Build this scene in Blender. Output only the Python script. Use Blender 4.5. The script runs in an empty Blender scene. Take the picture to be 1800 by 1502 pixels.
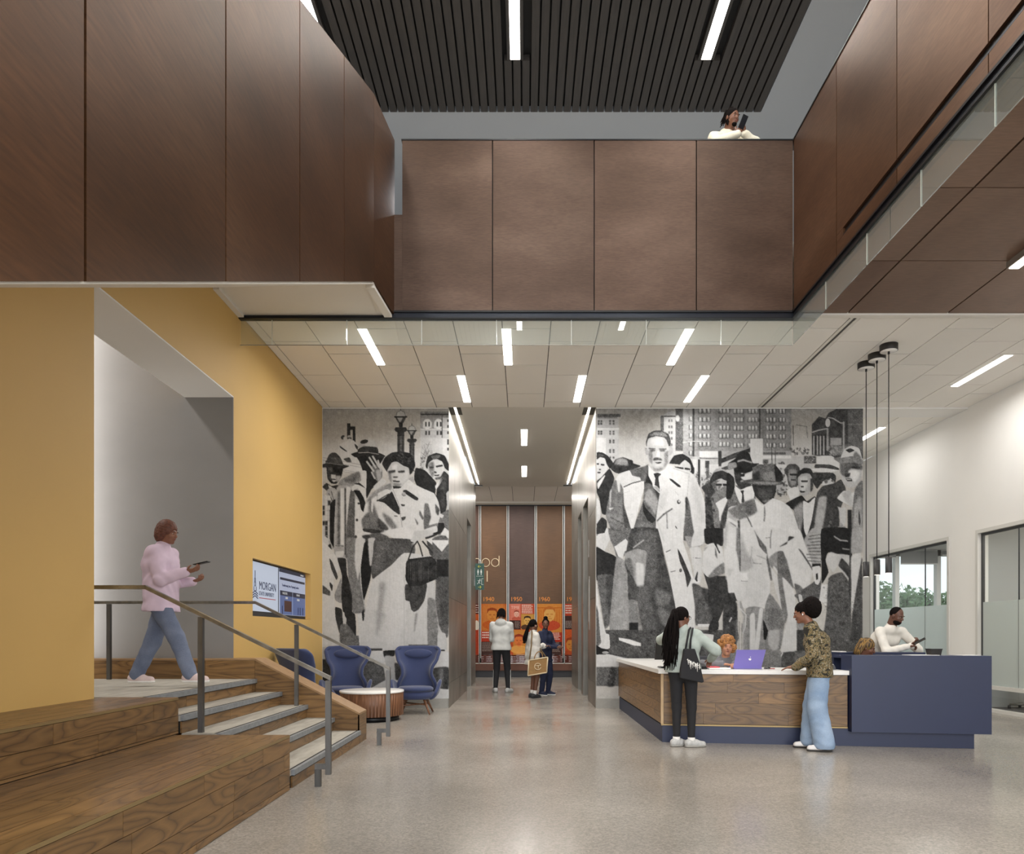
import bpy, bmesh, math, random
import numpy as np
from mathutils import Vector, Matrix
random.seed(7)
SC = bpy.context.scene
C = SC.collection
F = 1250.0; VX = 921.5; VY = 1115.0; CH = 1.27     # focal length in pixels, vanishing point, lens height

# ---------------------------------------------------------------- camera, world, exposure
cd = bpy.data.cameras.new('camera'); cam = bpy.data.objects.new('camera', cd); C.objects.link(cam)
cam.location = (0, 0, CH); cam.rotation_euler = (math.pi/2, 0, 0)
cd.sensor_width = 36.0; cd.lens = 36.0*F/1800.0
cd.shift_x = (900-VX)/1800.0; cd.shift_y = (VY-751)/1800.0
cd.clip_start = 0.05; cd.clip_end = 400
SC.camera = cam
W = bpy.data.worlds.new('world'); SC.world = W; W.use_nodes = True
_n = W.node_tree.nodes; _l = W.node_tree.links
_bg = _n['Background']; _bg.inputs['Strength'].default_value = 1.5
_tc = _n.new('ShaderNodeTexCoord'); _sp = _n.new('ShaderNodeSeparateXYZ'); _cr = _n.new('ShaderNodeValToRGB')
_l.new(_tc.outputs['Generated'], _sp.inputs[0]); _l.new(_sp.outputs['Z'], _cr.inputs[0])
_cr.color_ramp.elements[0].position = 0.0; _cr.color_ramp.elements[0].color = (0.88, 0.91, 0.94, 1)
_cr.color_ramp.elements[1].position = 0.6; _cr.color_ramp.elements[1].color = (0.66, 0.76, 0.88, 1)
_l.new(_cr.outputs[0], _bg.inputs['Color'])
SC.view_settings.view_transform = 'Standard'; SC.view_settings.look = 'None'
SC.view_settings.exposure = 0.0; SC.view_settings.gamma = 1.0; SC.view_settings.use_curve_mapping = False
try:
    SC.cycles.max_bounces = 8; SC.cycles.transparent_max_bounces = 16; SC.cycles.sample_clamp_indirect = 6.0
except Exception: pass

def area_light(name, loc, rot, sx, sy, power, col=(1, 1, 1), spread=180):
    d = bpy.data.lights.new(name, 'AREA'); d.shape = 'RECTANGLE'; d.size = sx; d.size_y = sy
    d.energy = power; d.color = col; d.spread = math.radians(spread)
    o = bpy.data.objects.new(name, d); o.location = loc; o.rotation_euler = rot; C.objects.link(o); return o
# fill light added behind the camera as assumed daylight; no glazing is built
area_light('front_fill_light', (1.5, -5.5, 4.6), (math.radians(90), 0, 0), 11, 8.0, 1250, (0.97, 0.98, 1.0))

# ---------------------------------------------------------------- helpers
def S(*c):            # sRGB 0-255 -> linear
    r = []
    for v in c:
        v = v/255.0
        r.append(v/12.92 if v <= 0.04045 else ((v+0.055)/1.055)**2.4)
    return tuple(r)
def PX(x, Y): return (x-VX)*Y/F
def PZ(y, Y): return CH+(VY-y)*Y/F

def tag(o, label=None, cat=None, group=None, kind=None):
    if label: o['label'] = label
    if cat: o['category'] = cat
    if group: o['group'] = group
    if kind: o['kind'] = kind
    return o
def thing(name, label, cat, loc=(0, 0, 0), rz=0, group=None, kind=None):
    o = bpy.data.objects.new(name, None); o.empty_display_size = 0.1
    o.location = loc; o.rotation_euler = (0, 0, rz); C.objects.link(o)
    return tag(o, label, cat, group, kind)

class MB:
    def __init__(s): s.v = []; s.f = []; s.sm = []
    def add(s, vs, fs, smooth=False):
        b = len(s.v); s.v += [tuple(p) for p in vs]
        for f in fs: s.f.append(tuple(b+i for i in f)); s.sm.append(smooth)
        return s
    def box(s, x0, x1, y0, y1, z0, z1):
        if x0 > x1: x0, x1 = x1, x0
        if y0 > y1: y0, y1 = y1, y0
        if z0 > z1: z0, z1 = z1, z0
        return s.hexa([(x0,y0,z0),(x1,y0,z0),(x1,y1,z0),(x0,y1,z0),(x0,y0,z1),(x1,y0,z1),(x1,y1,z1),(x0,y1,z1)])
    def hexa(s, p):
        return s.add(p, [(3,2,1,0),(4,5,6,7),(0,1,5,4),(1,2,6,5),(2,3,7,6),(3,0,4,7)])
    def prism(s, pts, off):      # planar polygon pts extruded by vector off
        n = len(pts); a = [Vector(p) for p in pts]; b = [p+Vector(off) for p in a]
        nr = Vector((0,0,0))
        for i in range(n): nr += (a[i]-a[0]).cross(a[(i+1) % n]-a[0])
        if nr.dot(Vector(off)) > 0: a.reverse(); b.reverse()
        fs = [tuple(range(n)), tuple(range(2*n-1, n-1, -1))]
        for i in range(n): j = (i+1) % n; fs.append((j, i, n+i, n+j))
        return s.add(a+b, fs)
    def bar(s, a, b, w, h, up=(0, 0, 1)):     # rectangular bar
        a = Vector(a); b = Vector(b); d = (b-a).normalized(); u = Vector(up)
        sd = d.cross(u).normalized()*w/2; uu = sd.cross(d).normalized()*h/2
        return s.hexa([a-sd-uu, a+sd-uu, b+sd-uu, b-sd-uu, a-sd+uu, a+sd+uu, b+sd+uu, b-sd+uu])
    def tube(s, pts, r, n=10, caps=True):
        pts = [Vector(p) for p in pts]; rs = r if isinstance(r, (list, tuple)) else [r]*len(pts)
        rings = []; prev = None
        for i, p in enumerate(pts):
            d = (pts[min(i+1, len(pts)-1)]-pts[max(i-1, 0)]).normalized()
            if prev is None: sd = d.orthogonal().normalized()
            else: sd = (prev-d*prev.dot(d)).normalized()
            prev = sd; u = d.cross(sd)
            rings.append([p+(sd*math.cos(2*math.pi*k/n)+u*math.sin(2*math.pi*k/n))*rs[i] for k in range(n)])
        vs = [q for rg in rings for q in rg]; fs = []
        for i in range(len(pts)-1):
            for k in range(n):
                k2 = (k+1) % n; fs.append((i*n+k, i*n+k2, (i+1)*n+k2, (i+1)*n+k))
        s.add(vs, fs, True)
        if caps:
            b = len(s.v)-len(vs)
            s.f.append(tuple(b+k for k in range(n-1, -1, -1))); s.sm.append(False)
            s.f.append(tuple(b+(len(pts)-1)*n+k for k in range(n))); s.sm.append(False)
        return s
    def lathe(s, prof, c=(0, 0, 0), n=24, sx=1, sy=1, smooth=True):     # prof [(r,z)]
        vs = []; fs = []
        for r, z in prof:
            for k in range(n):
                a = 2*math.pi*k/n; vs.append((c[0]+r*sx*math.cos(a), c[1]+r*sy*math.sin(a), c[2]+z))
        m = len(prof)
        for i in range(m-1):
            for k in range(n):
                k2 = (k+1) % n; fs.append((i*n+k, i*n+k2, (i+1)*n+k2, (i+1)*n+k))
        fs.append(tuple(range(n-1, -1, -1))); fs.append(tuple((m-1)*n+k for k in range(n)))
        return s.add(vs, fs, smooth)
    def ell(s, c, r, n=12, m=8, rot=None):
        vs = []; fs = []
        for i in range(m+1):
            t = math.pi*i/m
            for k in range(n):
                a = 2*math.pi*k/n
                p = Vector((r[0]*math.sin(t)*math.cos(a), r[1]*math.sin(t)*math.sin(a), r[2]*math.cos(t)))
                if rot is not None: p = rot @ p
                vs.append(p+Vector(c))
        for i in range(m):
            for k in range(n):
                k2 = (k+1) % n; fs.append((i*n+k, (i+1)*n+k, (i+1)*n+k2, i*n+k2))
        return s.add(vs, fs, True)
    def build(s, name, mat, parent=None, kind=None, local=False, bevel=0, label=None):
        me = bpy.data.meshes.new(name)
        off = Vector((0, 0, 0))
        if parent is not None and not local:
            off = parent.location.copy()
            if parent.parent is not None: off += parent.parent.location
        me.from_pydata([(p[0]-off[0], p[1]-off[1], p[2]-off[2]) for p in s.v], [], s.f)
        me.polygons.foreach_set('use_smooth', s.sm); me.update()
        o = bpy.data.objects.new(name, me); C.objects.link(o)
        if mat: me.materials.append(mat)
        if parent is not None: o.parent = parent
        if kind: o['kind'] = kind
        if label: o['label'] = label
        if bevel:
            b = o.modifiers.new('bevel', 'BEVEL'); b.width = bevel; b.segments = 2; b.limit_method = 'ANGLE'
            b.harden_normals = False
        return o
def npmesh(name, V, Q, mat, parent=None, smooth=True, col=None):
    me = bpy.data.meshes.new(name)
    V = np.asarray(V, dtype=np.float32); Q = np.asarray(Q, dtype=np.int32); k = Q.shape[1]
    me.vertices.add(len(V)); me.vertices.foreach_set('co', V.ravel())
    me.loops.add(Q.size); me.loops.foreach_set('vertex_index', Q.ravel())
    me.polygons.add(len(Q)); me.polygons.foreach_set('loop_start', np.arange(0, Q.size, k, dtype=np.int32))
    try: me.polygons.foreach_set('loop_total', np.full(len(Q), k, dtype=np.int32))
    except Exception: pass
    me.polygons.foreach_set('use_smooth', np.full(len(Q), smooth, dtype=bool))
    if col is not None:
        ca = me.color_attributes.new('print', 'FLOAT_COLOR', 'POINT')
        ca.data.foreach_set('color', np.asarray(col, dtype=np.float32).ravel())
    me.update(calc_edges=True); me.validate()
    o = bpy.data.objects.new(name, me); C.objects.link(o)
    if mat: me.materials.append(mat)
    if parent is not None: o.parent = parent
    return o
def text(name, body, size, loc, rot, mat, parent=None, align='LEFT', ext=0.001, local=False, space=1.0, sx=1.0):
    cu = bpy.data.curves.new(name, 'FONT'); cu.body = body; cu.size = size; cu.extrude = ext
    cu.align_x = align; cu.resolution_u = 3; cu.space_character = space
    t = bpy.data.objects.new(name, cu); C.objects.link(t)
    dg = bpy.context.evaluated_depsgraph_get(); me = bpy.data.meshes.new_from_object(t.evaluated_get(dg))
    bpy.data.objects.remove(t)
    me.transform(Matrix.Diagonal((sx, 1, 1, 1)))
    o = bpy.data.objects.new(name, me); C.objects.link(o); me.materials.clear(); me.materials.append(mat)
    o.rotation_euler = rot
    p = Vector(loc)
    if parent is not None:
        o.parent = parent
        if not local:
            p = p-parent.location
            if parent.parent is not None: p -= parent.parent.location
    o.location = p
    return o

# ---------------------------------------------------------------- materials
def mat(name, col, rough=0.5, metal=0.0, spec=0.5, emit=0, ecol=None, var=0.0, vscale=6.0, vstretch=(1, 1, 1),
        bump=0.0, bscale=60.0, objrand=0.0, coat=0.0, sheen=0.0, rvar=0.0, detail=4.0):
    m = bpy.data.materials.new(name); m.use_nodes = True; nt = m.node_tree; N = nt.nodes; L = nt.links
    b = N['Principled BSDF']; b.inputs['Base Color'].default_value = (*col, 1); b.inputs['Roughness'].default_value = rough
    b.inputs['Metallic'].default_value = metal; b.inputs['Specular IOR Level'].default_value = spec
    if coat: b.inputs['Coat Weight'].default_value = coat; b.inputs['Coat Roughness'].default_value = 0.15
    if sheen: b.inputs['Sheen Weight'].default_value = sheen
    if emit:
        b.inputs['Emission Color'].default_value = (*(ecol or col), 1); b.inputs['Emission Strength'].default_value = emit
    tc = None
    if var or bump or objrand or rvar:
        tc = N.new('ShaderNodeTexCoord'); mp = N.new('ShaderNodeMapping'); mp.inputs['Scale'].default_value = vstretch
        L.new(tc.outputs['Object'], mp.inputs[0])
        vec = mp.outputs[0]
        if objrand:
            oi = N.new('ShaderNodeObjectInfo'); ad = N.new('ShaderNodeVectorMath'); ad.operation = 'ADD'
            ml = N.new('ShaderNodeMath'); ml.operation = 'MULTIPLY'; ml.inputs[1].default_value = 37.0
            L.new(oi.outputs['Random'], ml.inputs[0]); L.new(vec, ad.inputs[0]); L.new(ml.outputs[0], ad.inputs[1]); vec = ad.outputs[0]
        nz = N.new('ShaderNodeTexNoise'); nz.inputs['Scale'].default_value = vscale; nz.inputs['Detail'].default_value = detail
        L.new(vec, nz.inputs['Vector'])
        mr = N.new('ShaderNodeMapRange'); mr.inputs['From Min'].default_value = 0.3; mr.inputs['From Max'].default_value = 0.7
        mr.inputs['To Min'].default_value = 1-var; mr.inputs['To Max'].default_value = 1+var
        L.new(nz.outputs['Fac'], mr.inputs['Value'])
        val = mr.outputs[0]
        if objrand:
            m2 = N.new('ShaderNodeMapRange'); m2.inputs['To Min'].default_value = 1-objrand; m2.inputs['To Max'].default_value = 1+objrand
            L.new(oi.outputs['Random'], m2.inputs['Value'])
            mm = N.new('ShaderNodeMath'); mm.operation = 'MULTIPLY'; L.new(val, mm.inputs[0]); L.new(m2.outputs[0], mm.inputs[1]); val = mm.outputs[0]
        sc = N.new('ShaderNodeVectorMath'); sc.operation = 'SCALE'; sc.inputs[0].default_value = col
        L.new(val, sc.inputs['Scale']); L.new(sc.outputs[0], b.inputs['Base Color'])
        if rvar:
            m3 = N.new('ShaderNodeMapRange'); m3.inputs['From Min'].default_value = 0.3; m3.inputs['From Max'].default_value = 0.7
            m3.inputs['To Min'].default_value = rough-rvar; m3.inputs['To Max'].default_value = rough+rvar
            L.new(nz.outputs['Fac'], m3.inputs['Value']); L.new(m3.outputs[0], b.inputs['Roughness'])
        if bump:
            n2 = N.new('ShaderNodeTexNoise'); n2.inputs['Scale'].default_value = bscale; L.new(mp.outputs[0], n2.inputs['Vector'])
            bp = N.new('ShaderNodeBump'); bp.inputs['Strength'].default_value = bump; bp.inputs['Distance'].default_value = 0.01
            L.new(n2.outputs['Fac'], bp.inputs['Height']); L.new(bp.outputs[0], b.inputs['Normal'])
    return m
def ramp_mat(name, stops, vscale, stretch=(1, 1, 1), rough=0.5, metal=0.0, bump=0.0, detail=6.0, distort=0.0, rings=0.0,
             objrand=0.0, rot=(0, 0, 0), fine=0.0, fstretch=(1, 1, 1), fscale=80.0, coat=0.0):
    """noise (or its contour rings) -> colour ramp, with a fine second noise"""
    m = bpy.data.materials.new(name); m.use_nodes = True; nt = m.node_tree; N = nt.nodes; L = nt.links
    b = N['Principled BSDF']; b.inputs['Roughness'].default_value = rough; b.inputs['Metallic'].default_value = metal
    if coat: b.inputs['Coat Weight'].default_value = coat; b.inputs['Coat Roughness'].default_value = 0.2
    tc = N.new('ShaderNodeTexCoord'); mp = N.new('ShaderNodeMapping'); mp.inputs['Scale'].default_value = stretch
    mp.inputs['Rotation'].default_value = rot
    L.new(tc.outputs['Object'], mp.inputs[0]); vec = mp.outputs[0]
    oi = N.new('ShaderNodeObjectInfo'); ml = N.new('ShaderNodeMath'); ml.operation = 'MULTIPLY'; ml.inputs[1].default_value = 41.0
    L.new(oi.outputs['Random'], ml.inputs[0]); ad = N.new('ShaderNodeVectorMath'); ad.operation = 'ADD'
    L.new(vec, ad.inputs[0]); L.new(ml.outputs[0], ad.inputs[1]); vec = ad.outputs[0]
    nz = N.new('ShaderNodeTexNoise'); nz.inputs['Scale'].default_value = vscale; nz.inputs['Detail'].default_value = detail if not rings else 1.5
    nz.inputs['Distortion'].default_value = distort
    L.new(vec, nz.inputs['Vector']); fac = nz.outputs['Fac']
    if rings:
        a = N.new('ShaderNodeMath'); a.operation = 'MULTIPLY'; a.inputs[1].default_value = rings; L.new(fac, a.inputs[0])
        f = N.new('ShaderNodeMath'); f.operation = 'PINGPONG'; f.inputs[1].default_value = 1.0; L.new(a.outputs[0], f.inputs[0]); fac = f.outputs[0]
    cr = N.new('ShaderNodeValToRGB'); el = cr.color_ramp.elements
    el[0].position = stops[0][0]; el[0].color = (*stops[0][1], 1); el[1].position = stops[-1][0]; el[1].color = (*stops[-1][1], 1)
    for p, c in stops[1:-1]: e = el.new(p); e.color = (*c, 1)
    L.new(fac, cr.inputs[0]); col = cr.outputs[0]
    val = None
    if fine:
        m2 = N.new('ShaderNodeMapping'); m2.inputs['Scale'].default_value = fstretch; m2.inputs['Rotation'].default_value = rot
        L.new(tc.outputs['Object'], m2.inputs[0])
        n2 = N.new('ShaderNodeTexNoise'); n2.inputs['Scale'].default_value = fscale; n2.inputs['Detail'].default_value = 3; L.new(m2.outputs[0], n2.inputs['Vector'])
        r2 = N.new('ShaderNodeMapRange'); r2.inputs['From Min'].default_value = 0.3; r2.inputs['From Max'].default_value = 0.7
        r2.inputs['To Min'].default_value = 1-fine; r2.inputs['To Max'].default_value = 1+fine; L.new(n2.outputs['Fac'], r2.inputs['Value']); val = r2.outputs[0]
    if objrand:
        r3 = N.new('ShaderNodeMapRange'); r3.inputs['To Min'].default_value = 1-objrand; r3.inputs['To Max'].default_value = 1+objrand
        L.new(oi.outputs['Random'], r3.inputs['Value'])
        if val is None: val = r3.outputs[0]
        else:
            mm = N.new('ShaderNodeMath'); mm.operation = 'MULTIPLY'; L.new(val, mm.inputs[0]); L.new(r3.outputs[0], mm.inputs[1]); val = mm.outputs[0]
    if val is not None:
        sc = N.new('ShaderNodeVectorMath'); sc.operation = 'SCALE'; L.new(col, sc.inputs[0]); L.new(val, sc.inputs['Scale']); col = sc.outputs[0]
    L.new(col, b.inputs['Base Color'])
    if bump:
        bp = N.new('ShaderNodeBump'); bp.inputs['Strength'].default_value = bump; bp.inputs['Distance'].default_value = 0.01
        L.new(fac, bp.inputs['Height']); L.new(bp.outputs[0], b.inputs['Normal'])
    return m
def glass_mat(name, tint=(1, 1, 1), refl=1.0, rough=0.0, ior=1.5, haze=0.0, hazecol=(0.8, 0.85, 0.85)):
    """thin clear pane: see-through plus mirror reflection by Fresnel, with an optional diffusing film"""
    m = bpy.data.materials.new(name); m.use_nodes = True; nt = m.node_tree; N = nt.nodes; L = nt.links
    N.remove(N['Principled BSDF']); out = N['Material Output']
    tr = N.new('ShaderNodeBsdfTransparent'); tr.inputs[0].default_value = (*tint, 1)
    gl = N.new('ShaderNodeBsdfGlossy'); gl.inputs['Roughness'].default_value = rough; gl.inputs[0].default_value = (1, 1, 1, 1)
    fr = N.new('ShaderNodeFresnel'); fr.inputs[0].default_value = ior
    mu = N.new('ShaderNodeMath'); mu.operation = 'MULTIPLY'; mu.inputs[1].default_value = refl; mu.use_clamp = True; L.new(fr.outputs[0], mu.inputs[0])
    ge = N.new('ShaderNodeNewGeometry'); iv = N.new('ShaderNodeMath'); iv.operation = 'SUBTRACT'; iv.inputs[0].default_value = 1.0; L.new(ge.outputs['Backfacing'], iv.inputs[1])
    m9 = N.new('ShaderNodeMath'); m9.operation = 'MULTIPLY'; L.new(mu.outputs[0], m9.inputs[0]); L.new(iv.outputs[0], m9.inputs[1]); mu = m9
    base = tr.outputs[0]
    if haze:
        df = N.new('ShaderNodeBsdfDiffuse'); df.inputs[0].default_value = (*hazecol, 1)
        tl = N.new('ShaderNodeBsdfTranslucent'); tl.inputs[0].default_value = (*hazecol, 1)
        h2 = N.new('ShaderNodeMixShader'); h2.inputs[0].default_value = 0.55; L.new(df.outputs[0], h2.inputs[1]); L.new(tl.outputs[0], h2.inputs[2])
        mh = N.new('ShaderNodeMixShader'); mh.inputs[0].default_value = haze; L.new(tr.outputs[0], mh.inputs[1]); L.new(h2.outputs[0], mh.inputs[2]); base = mh.outputs[0]
    mx = N.new('ShaderNodeMixShader'); L.new(mu.outputs[0], mx.inputs[0]); L.new(base, mx.inputs[1]); L.new(gl.outputs[0], mx.inputs[2])
    L.new(mx.outputs[0], out.inputs[0]); return m

M = {}
M['yellow'] = mat('yellow_paint', S(203, 167, 100), 0.6, var=0.02, vscale=1.5)
M['white'] = mat('white_paint', S(232, 230, 226), 0.6, var=0.01, vscale=2)
M['softwhite'] = mat('white_gypsum', S(222, 218, 210), 0.65, var=0.01, vscale=2)
M['greywall'] = mat('grey_plaster', S(128, 126, 124), 0.5, var=0.05, vscale=1.2, vstretch=(1, 1, 1.6), detail=8)
M['uppergrey'] = mat('upper_grey_paint', S(160, 164, 169), 0.6)
M['tile'] = mat('acoustic_tile', S(236, 232, 225), 0.8, var=0.015, vscale=1, objrand=0.02)
M['grid'] = mat('tile_joint', S(84, 82, 78), 0.7)
M['black'] = mat('black_metal', S(26, 27, 30), 0.35, metal=0.4)
M['channel'] = mat('dark_channel', S(44, 48, 56), 0.3, metal=0.6)
M['darkgap'] = mat('dark_recess', S(14, 13, 12), 0.8)
M['slat'] = ramp_mat('dark_wood_slat', [(0.3, S(42, 38, 35)), (0.7, S(55, 50, 46))], 6, (6, 0.4, 6), 0.55, objrand=0.08)
steel = [(0.25, (0.052, 0.022, 0.011)), (0.5, (0.10, 0.050, 0.030)), (0.75, (0.155, 0.088, 0.058))]
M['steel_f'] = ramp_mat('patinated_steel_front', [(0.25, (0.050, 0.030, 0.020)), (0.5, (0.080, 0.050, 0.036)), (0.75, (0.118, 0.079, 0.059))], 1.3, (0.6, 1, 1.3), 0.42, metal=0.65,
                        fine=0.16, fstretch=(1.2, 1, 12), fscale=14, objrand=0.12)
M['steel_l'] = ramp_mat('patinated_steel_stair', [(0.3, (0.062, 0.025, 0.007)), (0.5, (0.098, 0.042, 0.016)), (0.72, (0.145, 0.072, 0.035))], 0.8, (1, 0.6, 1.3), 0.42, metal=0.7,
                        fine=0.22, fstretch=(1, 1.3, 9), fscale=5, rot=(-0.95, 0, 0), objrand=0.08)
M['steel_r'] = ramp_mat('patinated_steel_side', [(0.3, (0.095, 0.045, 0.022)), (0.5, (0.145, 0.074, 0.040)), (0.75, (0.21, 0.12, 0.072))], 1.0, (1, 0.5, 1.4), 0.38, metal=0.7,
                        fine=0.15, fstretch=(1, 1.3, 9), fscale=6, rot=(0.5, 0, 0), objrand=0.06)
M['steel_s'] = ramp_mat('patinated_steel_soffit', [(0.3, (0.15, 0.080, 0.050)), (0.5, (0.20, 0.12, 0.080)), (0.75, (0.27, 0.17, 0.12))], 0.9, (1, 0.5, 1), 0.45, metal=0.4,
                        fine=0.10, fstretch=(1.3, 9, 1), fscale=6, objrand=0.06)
M['rail'] = ramp_mat('brushed_steel_rail', [(0.3, S(120, 118, 113)), (0.7, S(160, 158, 152))], 10, (1, 1, 1), 0.33, metal=0.95)
M['railpost'] = ramp_mat('brushed_steel_post', [(0.3, S(95, 95, 94)), (0.7, S(128, 128, 127))], 10, (1, 1, 0.2), 0.38, metal=0.9)
M['nosing'] = mat('steel_nosing', S(138, 142, 145), 0.5, metal=0.3, var=0.15, vscale=20)
M['tread'] = ramp_mat('concrete_tread', [(0.3, S(150, 145, 134)), (0.7, S(176, 171, 160))], 6, (3, 0.6, 3), 0.7, fine=0.06, fscale=150)
M['clad'] = ramp_mat('elevator_cladding', [(0.3, S(112, 109, 103)), (0.5, S(130, 127, 120)), (0.7, S(148, 144, 137))], 1.8, (1, 1, 0.6), 0.36, metal=0.5, fine=0.10, fstretch=(10, 10, 0.5), fscale=8)
M['dooredge'] = mat('elevator_door', S(62, 54, 48), 0.3, metal=0.7, var=0.1, vscale=3)
M['basegrey'] = mat('grey_stone_base', S(150, 148, 142), 0.5, var=0.05, vscale=20)
M['blue'] = mat('blue_laminate', S(33, 42, 72), 0.45, var=0.04, vscale=2)
M['counter'] = mat('white_quartz', S(232, 230, 226), 0.25, var=0.02, vscale=60)
M['fabric'] = mat('blue_wool', S(44, 55, 92), 0.85, var=0.08, vscale=120, bump=0.15, bscale=400, sheen=0.3)
M['walnut'] = ramp_mat('walnut', [(0.3, S(96, 62, 42)), (0.7, S(140, 98, 70))], 5, (8, 8, 0.7), 0.45, fine=0.1, fstretch=(12, 12, 0.5), fscale=10)
M['lamp'] = mat('lamp_diffuser', (1, 1, 1), 0.5, emit=9.0, ecol=(1.0, 0.965, 0.91))
M['cove'] = mat('cove_strip', (1, 1, 1), 0.5, emit=7.0, ecol=(1.0, 0.93, 0.82))
M['lampbody'] = mat('lamp_housing', S(120, 112, 104), 0.5)
M['baffle'] = glass_mat('clear_baffle_glass', (0.95, 0.975, 0.96), 1.9, haze=0.10, hazecol=(0.75, 0.80, 0.78))
M['baffle_side'] = glass_mat('hazed_baffle_glass', (0.9, 0.93, 0.92), 2.2, haze=0.32, hazecol=(0.42, 0.45, 0.44))  # grey haze mixed in; more opaque and reflecting than the front band
M['glassedge'] = mat('glass_edge', S(205, 212, 208), 0.2)
M['pane'] = glass_mat('window_glass', (0.955, 0.97, 0.965), 1.0)
M['frost'] = glass_mat('frosted_film', (0.9, 0.95, 0.94), 0.7, haze=0.82, hazecol=(0.72, 0.77, 0.76))
def wood(name, axis, dark=1.0):
    st = {'x': (0.55, 3.4, 3.4), 'y': (3.4, 0.55, 3.4), 'z': (3.4, 3.4, 0.55)}[axis]
    fs = {'x': (1, 18, 18), 'y': (18, 1, 18), 'z': (18, 18, 1)}[axis]
    k = lambda *c: tuple(v*dark for v in S(*c))
    return ramp_mat(name, [(0.0, k(84, 61, 34)), (0.16, k(108, 79, 45)), (0.5, k(118, 88, 51)), (1.0, k(129, 97, 58))], 1.6, st, 0.42,
                    rings=24, distort=0.3, objrand=0.24, fine=0.10, fstretch=fs, fscale=9, coat=0.15)
M['oak_y'] = wood('stained_oak_along', 'y'); M['oak_x'] = wood('stained_oak_across', 'x', 0.95)
# polished concrete floor
def floor_mat():
    m = bpy.data.materials.new('polished_concrete'); m.use_nodes = True; N = m.node_tree.nodes; L = m.node_tree.links
    b = N['Principled BSDF']; tc = N.new('ShaderNodeTexCoord')
    n1 = N.new('ShaderNodeTexNoise'); n1.inputs['Scale'].default_value = 0.55; n1.inputs['Detail'].default_value = 5; L.new(tc.outputs['Object'], n1.inputs['Vector'])
    c1 = N.new('ShaderNodeValToRGB'); e = c1.color_ramp.elements
    e[0].position = 0.3; e[0].color = (*S(140, 134, 126), 1); e[1].position = 0.7; e[1].color = (*S(163, 157, 148), 1); L.new(n1.outputs['Fac'], c1.inputs[0])
    n2 = N.new('ShaderNodeTexVoronoi'); n2.inputs['Scale'].default_value = 85; L.new(tc.outputs['Object'], n2.inputs['Vector'])
    bw = N.new('ShaderNodeSeparateColor'); L.new(n2.outputs['Color'], bw.inputs[0])
    r = N.new('ShaderNodeMapRange'); r.inputs['To Min'].default_value = 0.80; r.inputs['To Max'].default_value = 1.17; L.new(bw.outputs[0], r.inputs['Value'])
    n3 = N.new('ShaderNodeTexNoise'); n3.inputs['Scale'].default_value = 25; n3.inputs['Detail'].default_value = 3; L.new(tc.outputs['Object'], n3.inputs['Vector'])
    r3 = N.new('ShaderNodeMapRange'); r3.inputs['From Min'].default_value = 0.3; r3.inputs['From Max'].default_value = 0.7; r3.inputs['To Min'].default_value = 0.95; r3.inputs['To Max'].default_value = 1.05; L.new(n3.outputs['Fac'], r3.inputs['Value'])
    mm = N.new('ShaderNodeMath'); mm.operation = 'MULTIPLY'; L.new(r.outputs[0], mm.inputs[0]); L.new(r3.outputs[0], mm.inputs[1])
    sc = N.new('ShaderNodeVectorMath'); sc.operation = 'SCALE'; L.new(c1.outputs[0], sc.inputs[0]); L.new(mm.outputs[0], sc.inputs['Scale'])
    L.new(sc.outputs[0], b.inputs['Base Color'])
    r4 = N.new('ShaderNodeMapRange'); r4.inputs['From Min'].default_value = 0.3; r4.inputs['From Max'].default_value = 0.7; r4.inputs['To Min'].default_value = 0.15; r4.inputs['To Max'].default_value = 0.26
    L.new(n1.outputs['Fac'], r4.inputs['Value']); L.new(r4.outputs[0], b.inputs['Roughness'])
    b.inputs['Specular IOR Level'].default_value = 0.5
    return m
M['floor'] = floor_mat()
# ================================================================ SETTING
ZC = 5.15          # lower ceiling
ZU = 9.5           # upper ceiling
XL = -3.46         # yellow wall
XR = 7.6           # right wall
YM = 12.18         # mural wall
YB = 8.65          # balcony front
def struct(name, mb, m, **k): return mb.build(name, m, kind='structure', **k)

struct('floor', MB().box(-9, 13, -6, 23, -0.2, 0), M['floor'])
# left yellow wall with the stair opening and the screen niche
w = MB()
w.box(XL-0.58, XL, -6, 5.72, 0, ZU)
w.box(XL-0.58, XL, 5.72, 8.47, 4.10, ZU)
w.box(XL-0.58, XL, 8.47, 9.06, 0, ZC+0.1); w.box(XL-0.58, XL, 11.52, YM, 0, ZC+0.1)
w.box(XL-0.58, XL, 9.06, 11.52, 0, 1.50); w.box(XL-0.58, XL, 9.06, 11.52, 2.24, ZC+0.1); w.box(XL-0.58, XL-0.09, 9.06, 11.52, 1.50, 2.24)
wl = struct('wall_left', w, M['yellow'])
struct('trim_1', MB().box(XL-0.58, XL-0.001, 5.721, 8.469, 4.085, 4.099), M['white'])      # white soffit of the opening
struct('wall_stairwell', MB().box(-9, XL-0.58, 8.47, 8.6, 0, ZU).box(XL-0.58, XL-0.002, 8.455, 8.469, 0, 4.085), M['greywall'])
struct('wall_stairwell_side', MB().box(-9.1, -8.9, -1, 8.6, 0, 7.5), M['white']); struct('wall_stairwell_front', MB().box(-8.9, XL-0.58, -1.1, -1, 0, 7.5), M['white'])
struct('ceiling_stairwell', MB().box(-9, XL-0.58, -1, 8.6, 7.5, 7.6), M['white'])
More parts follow.
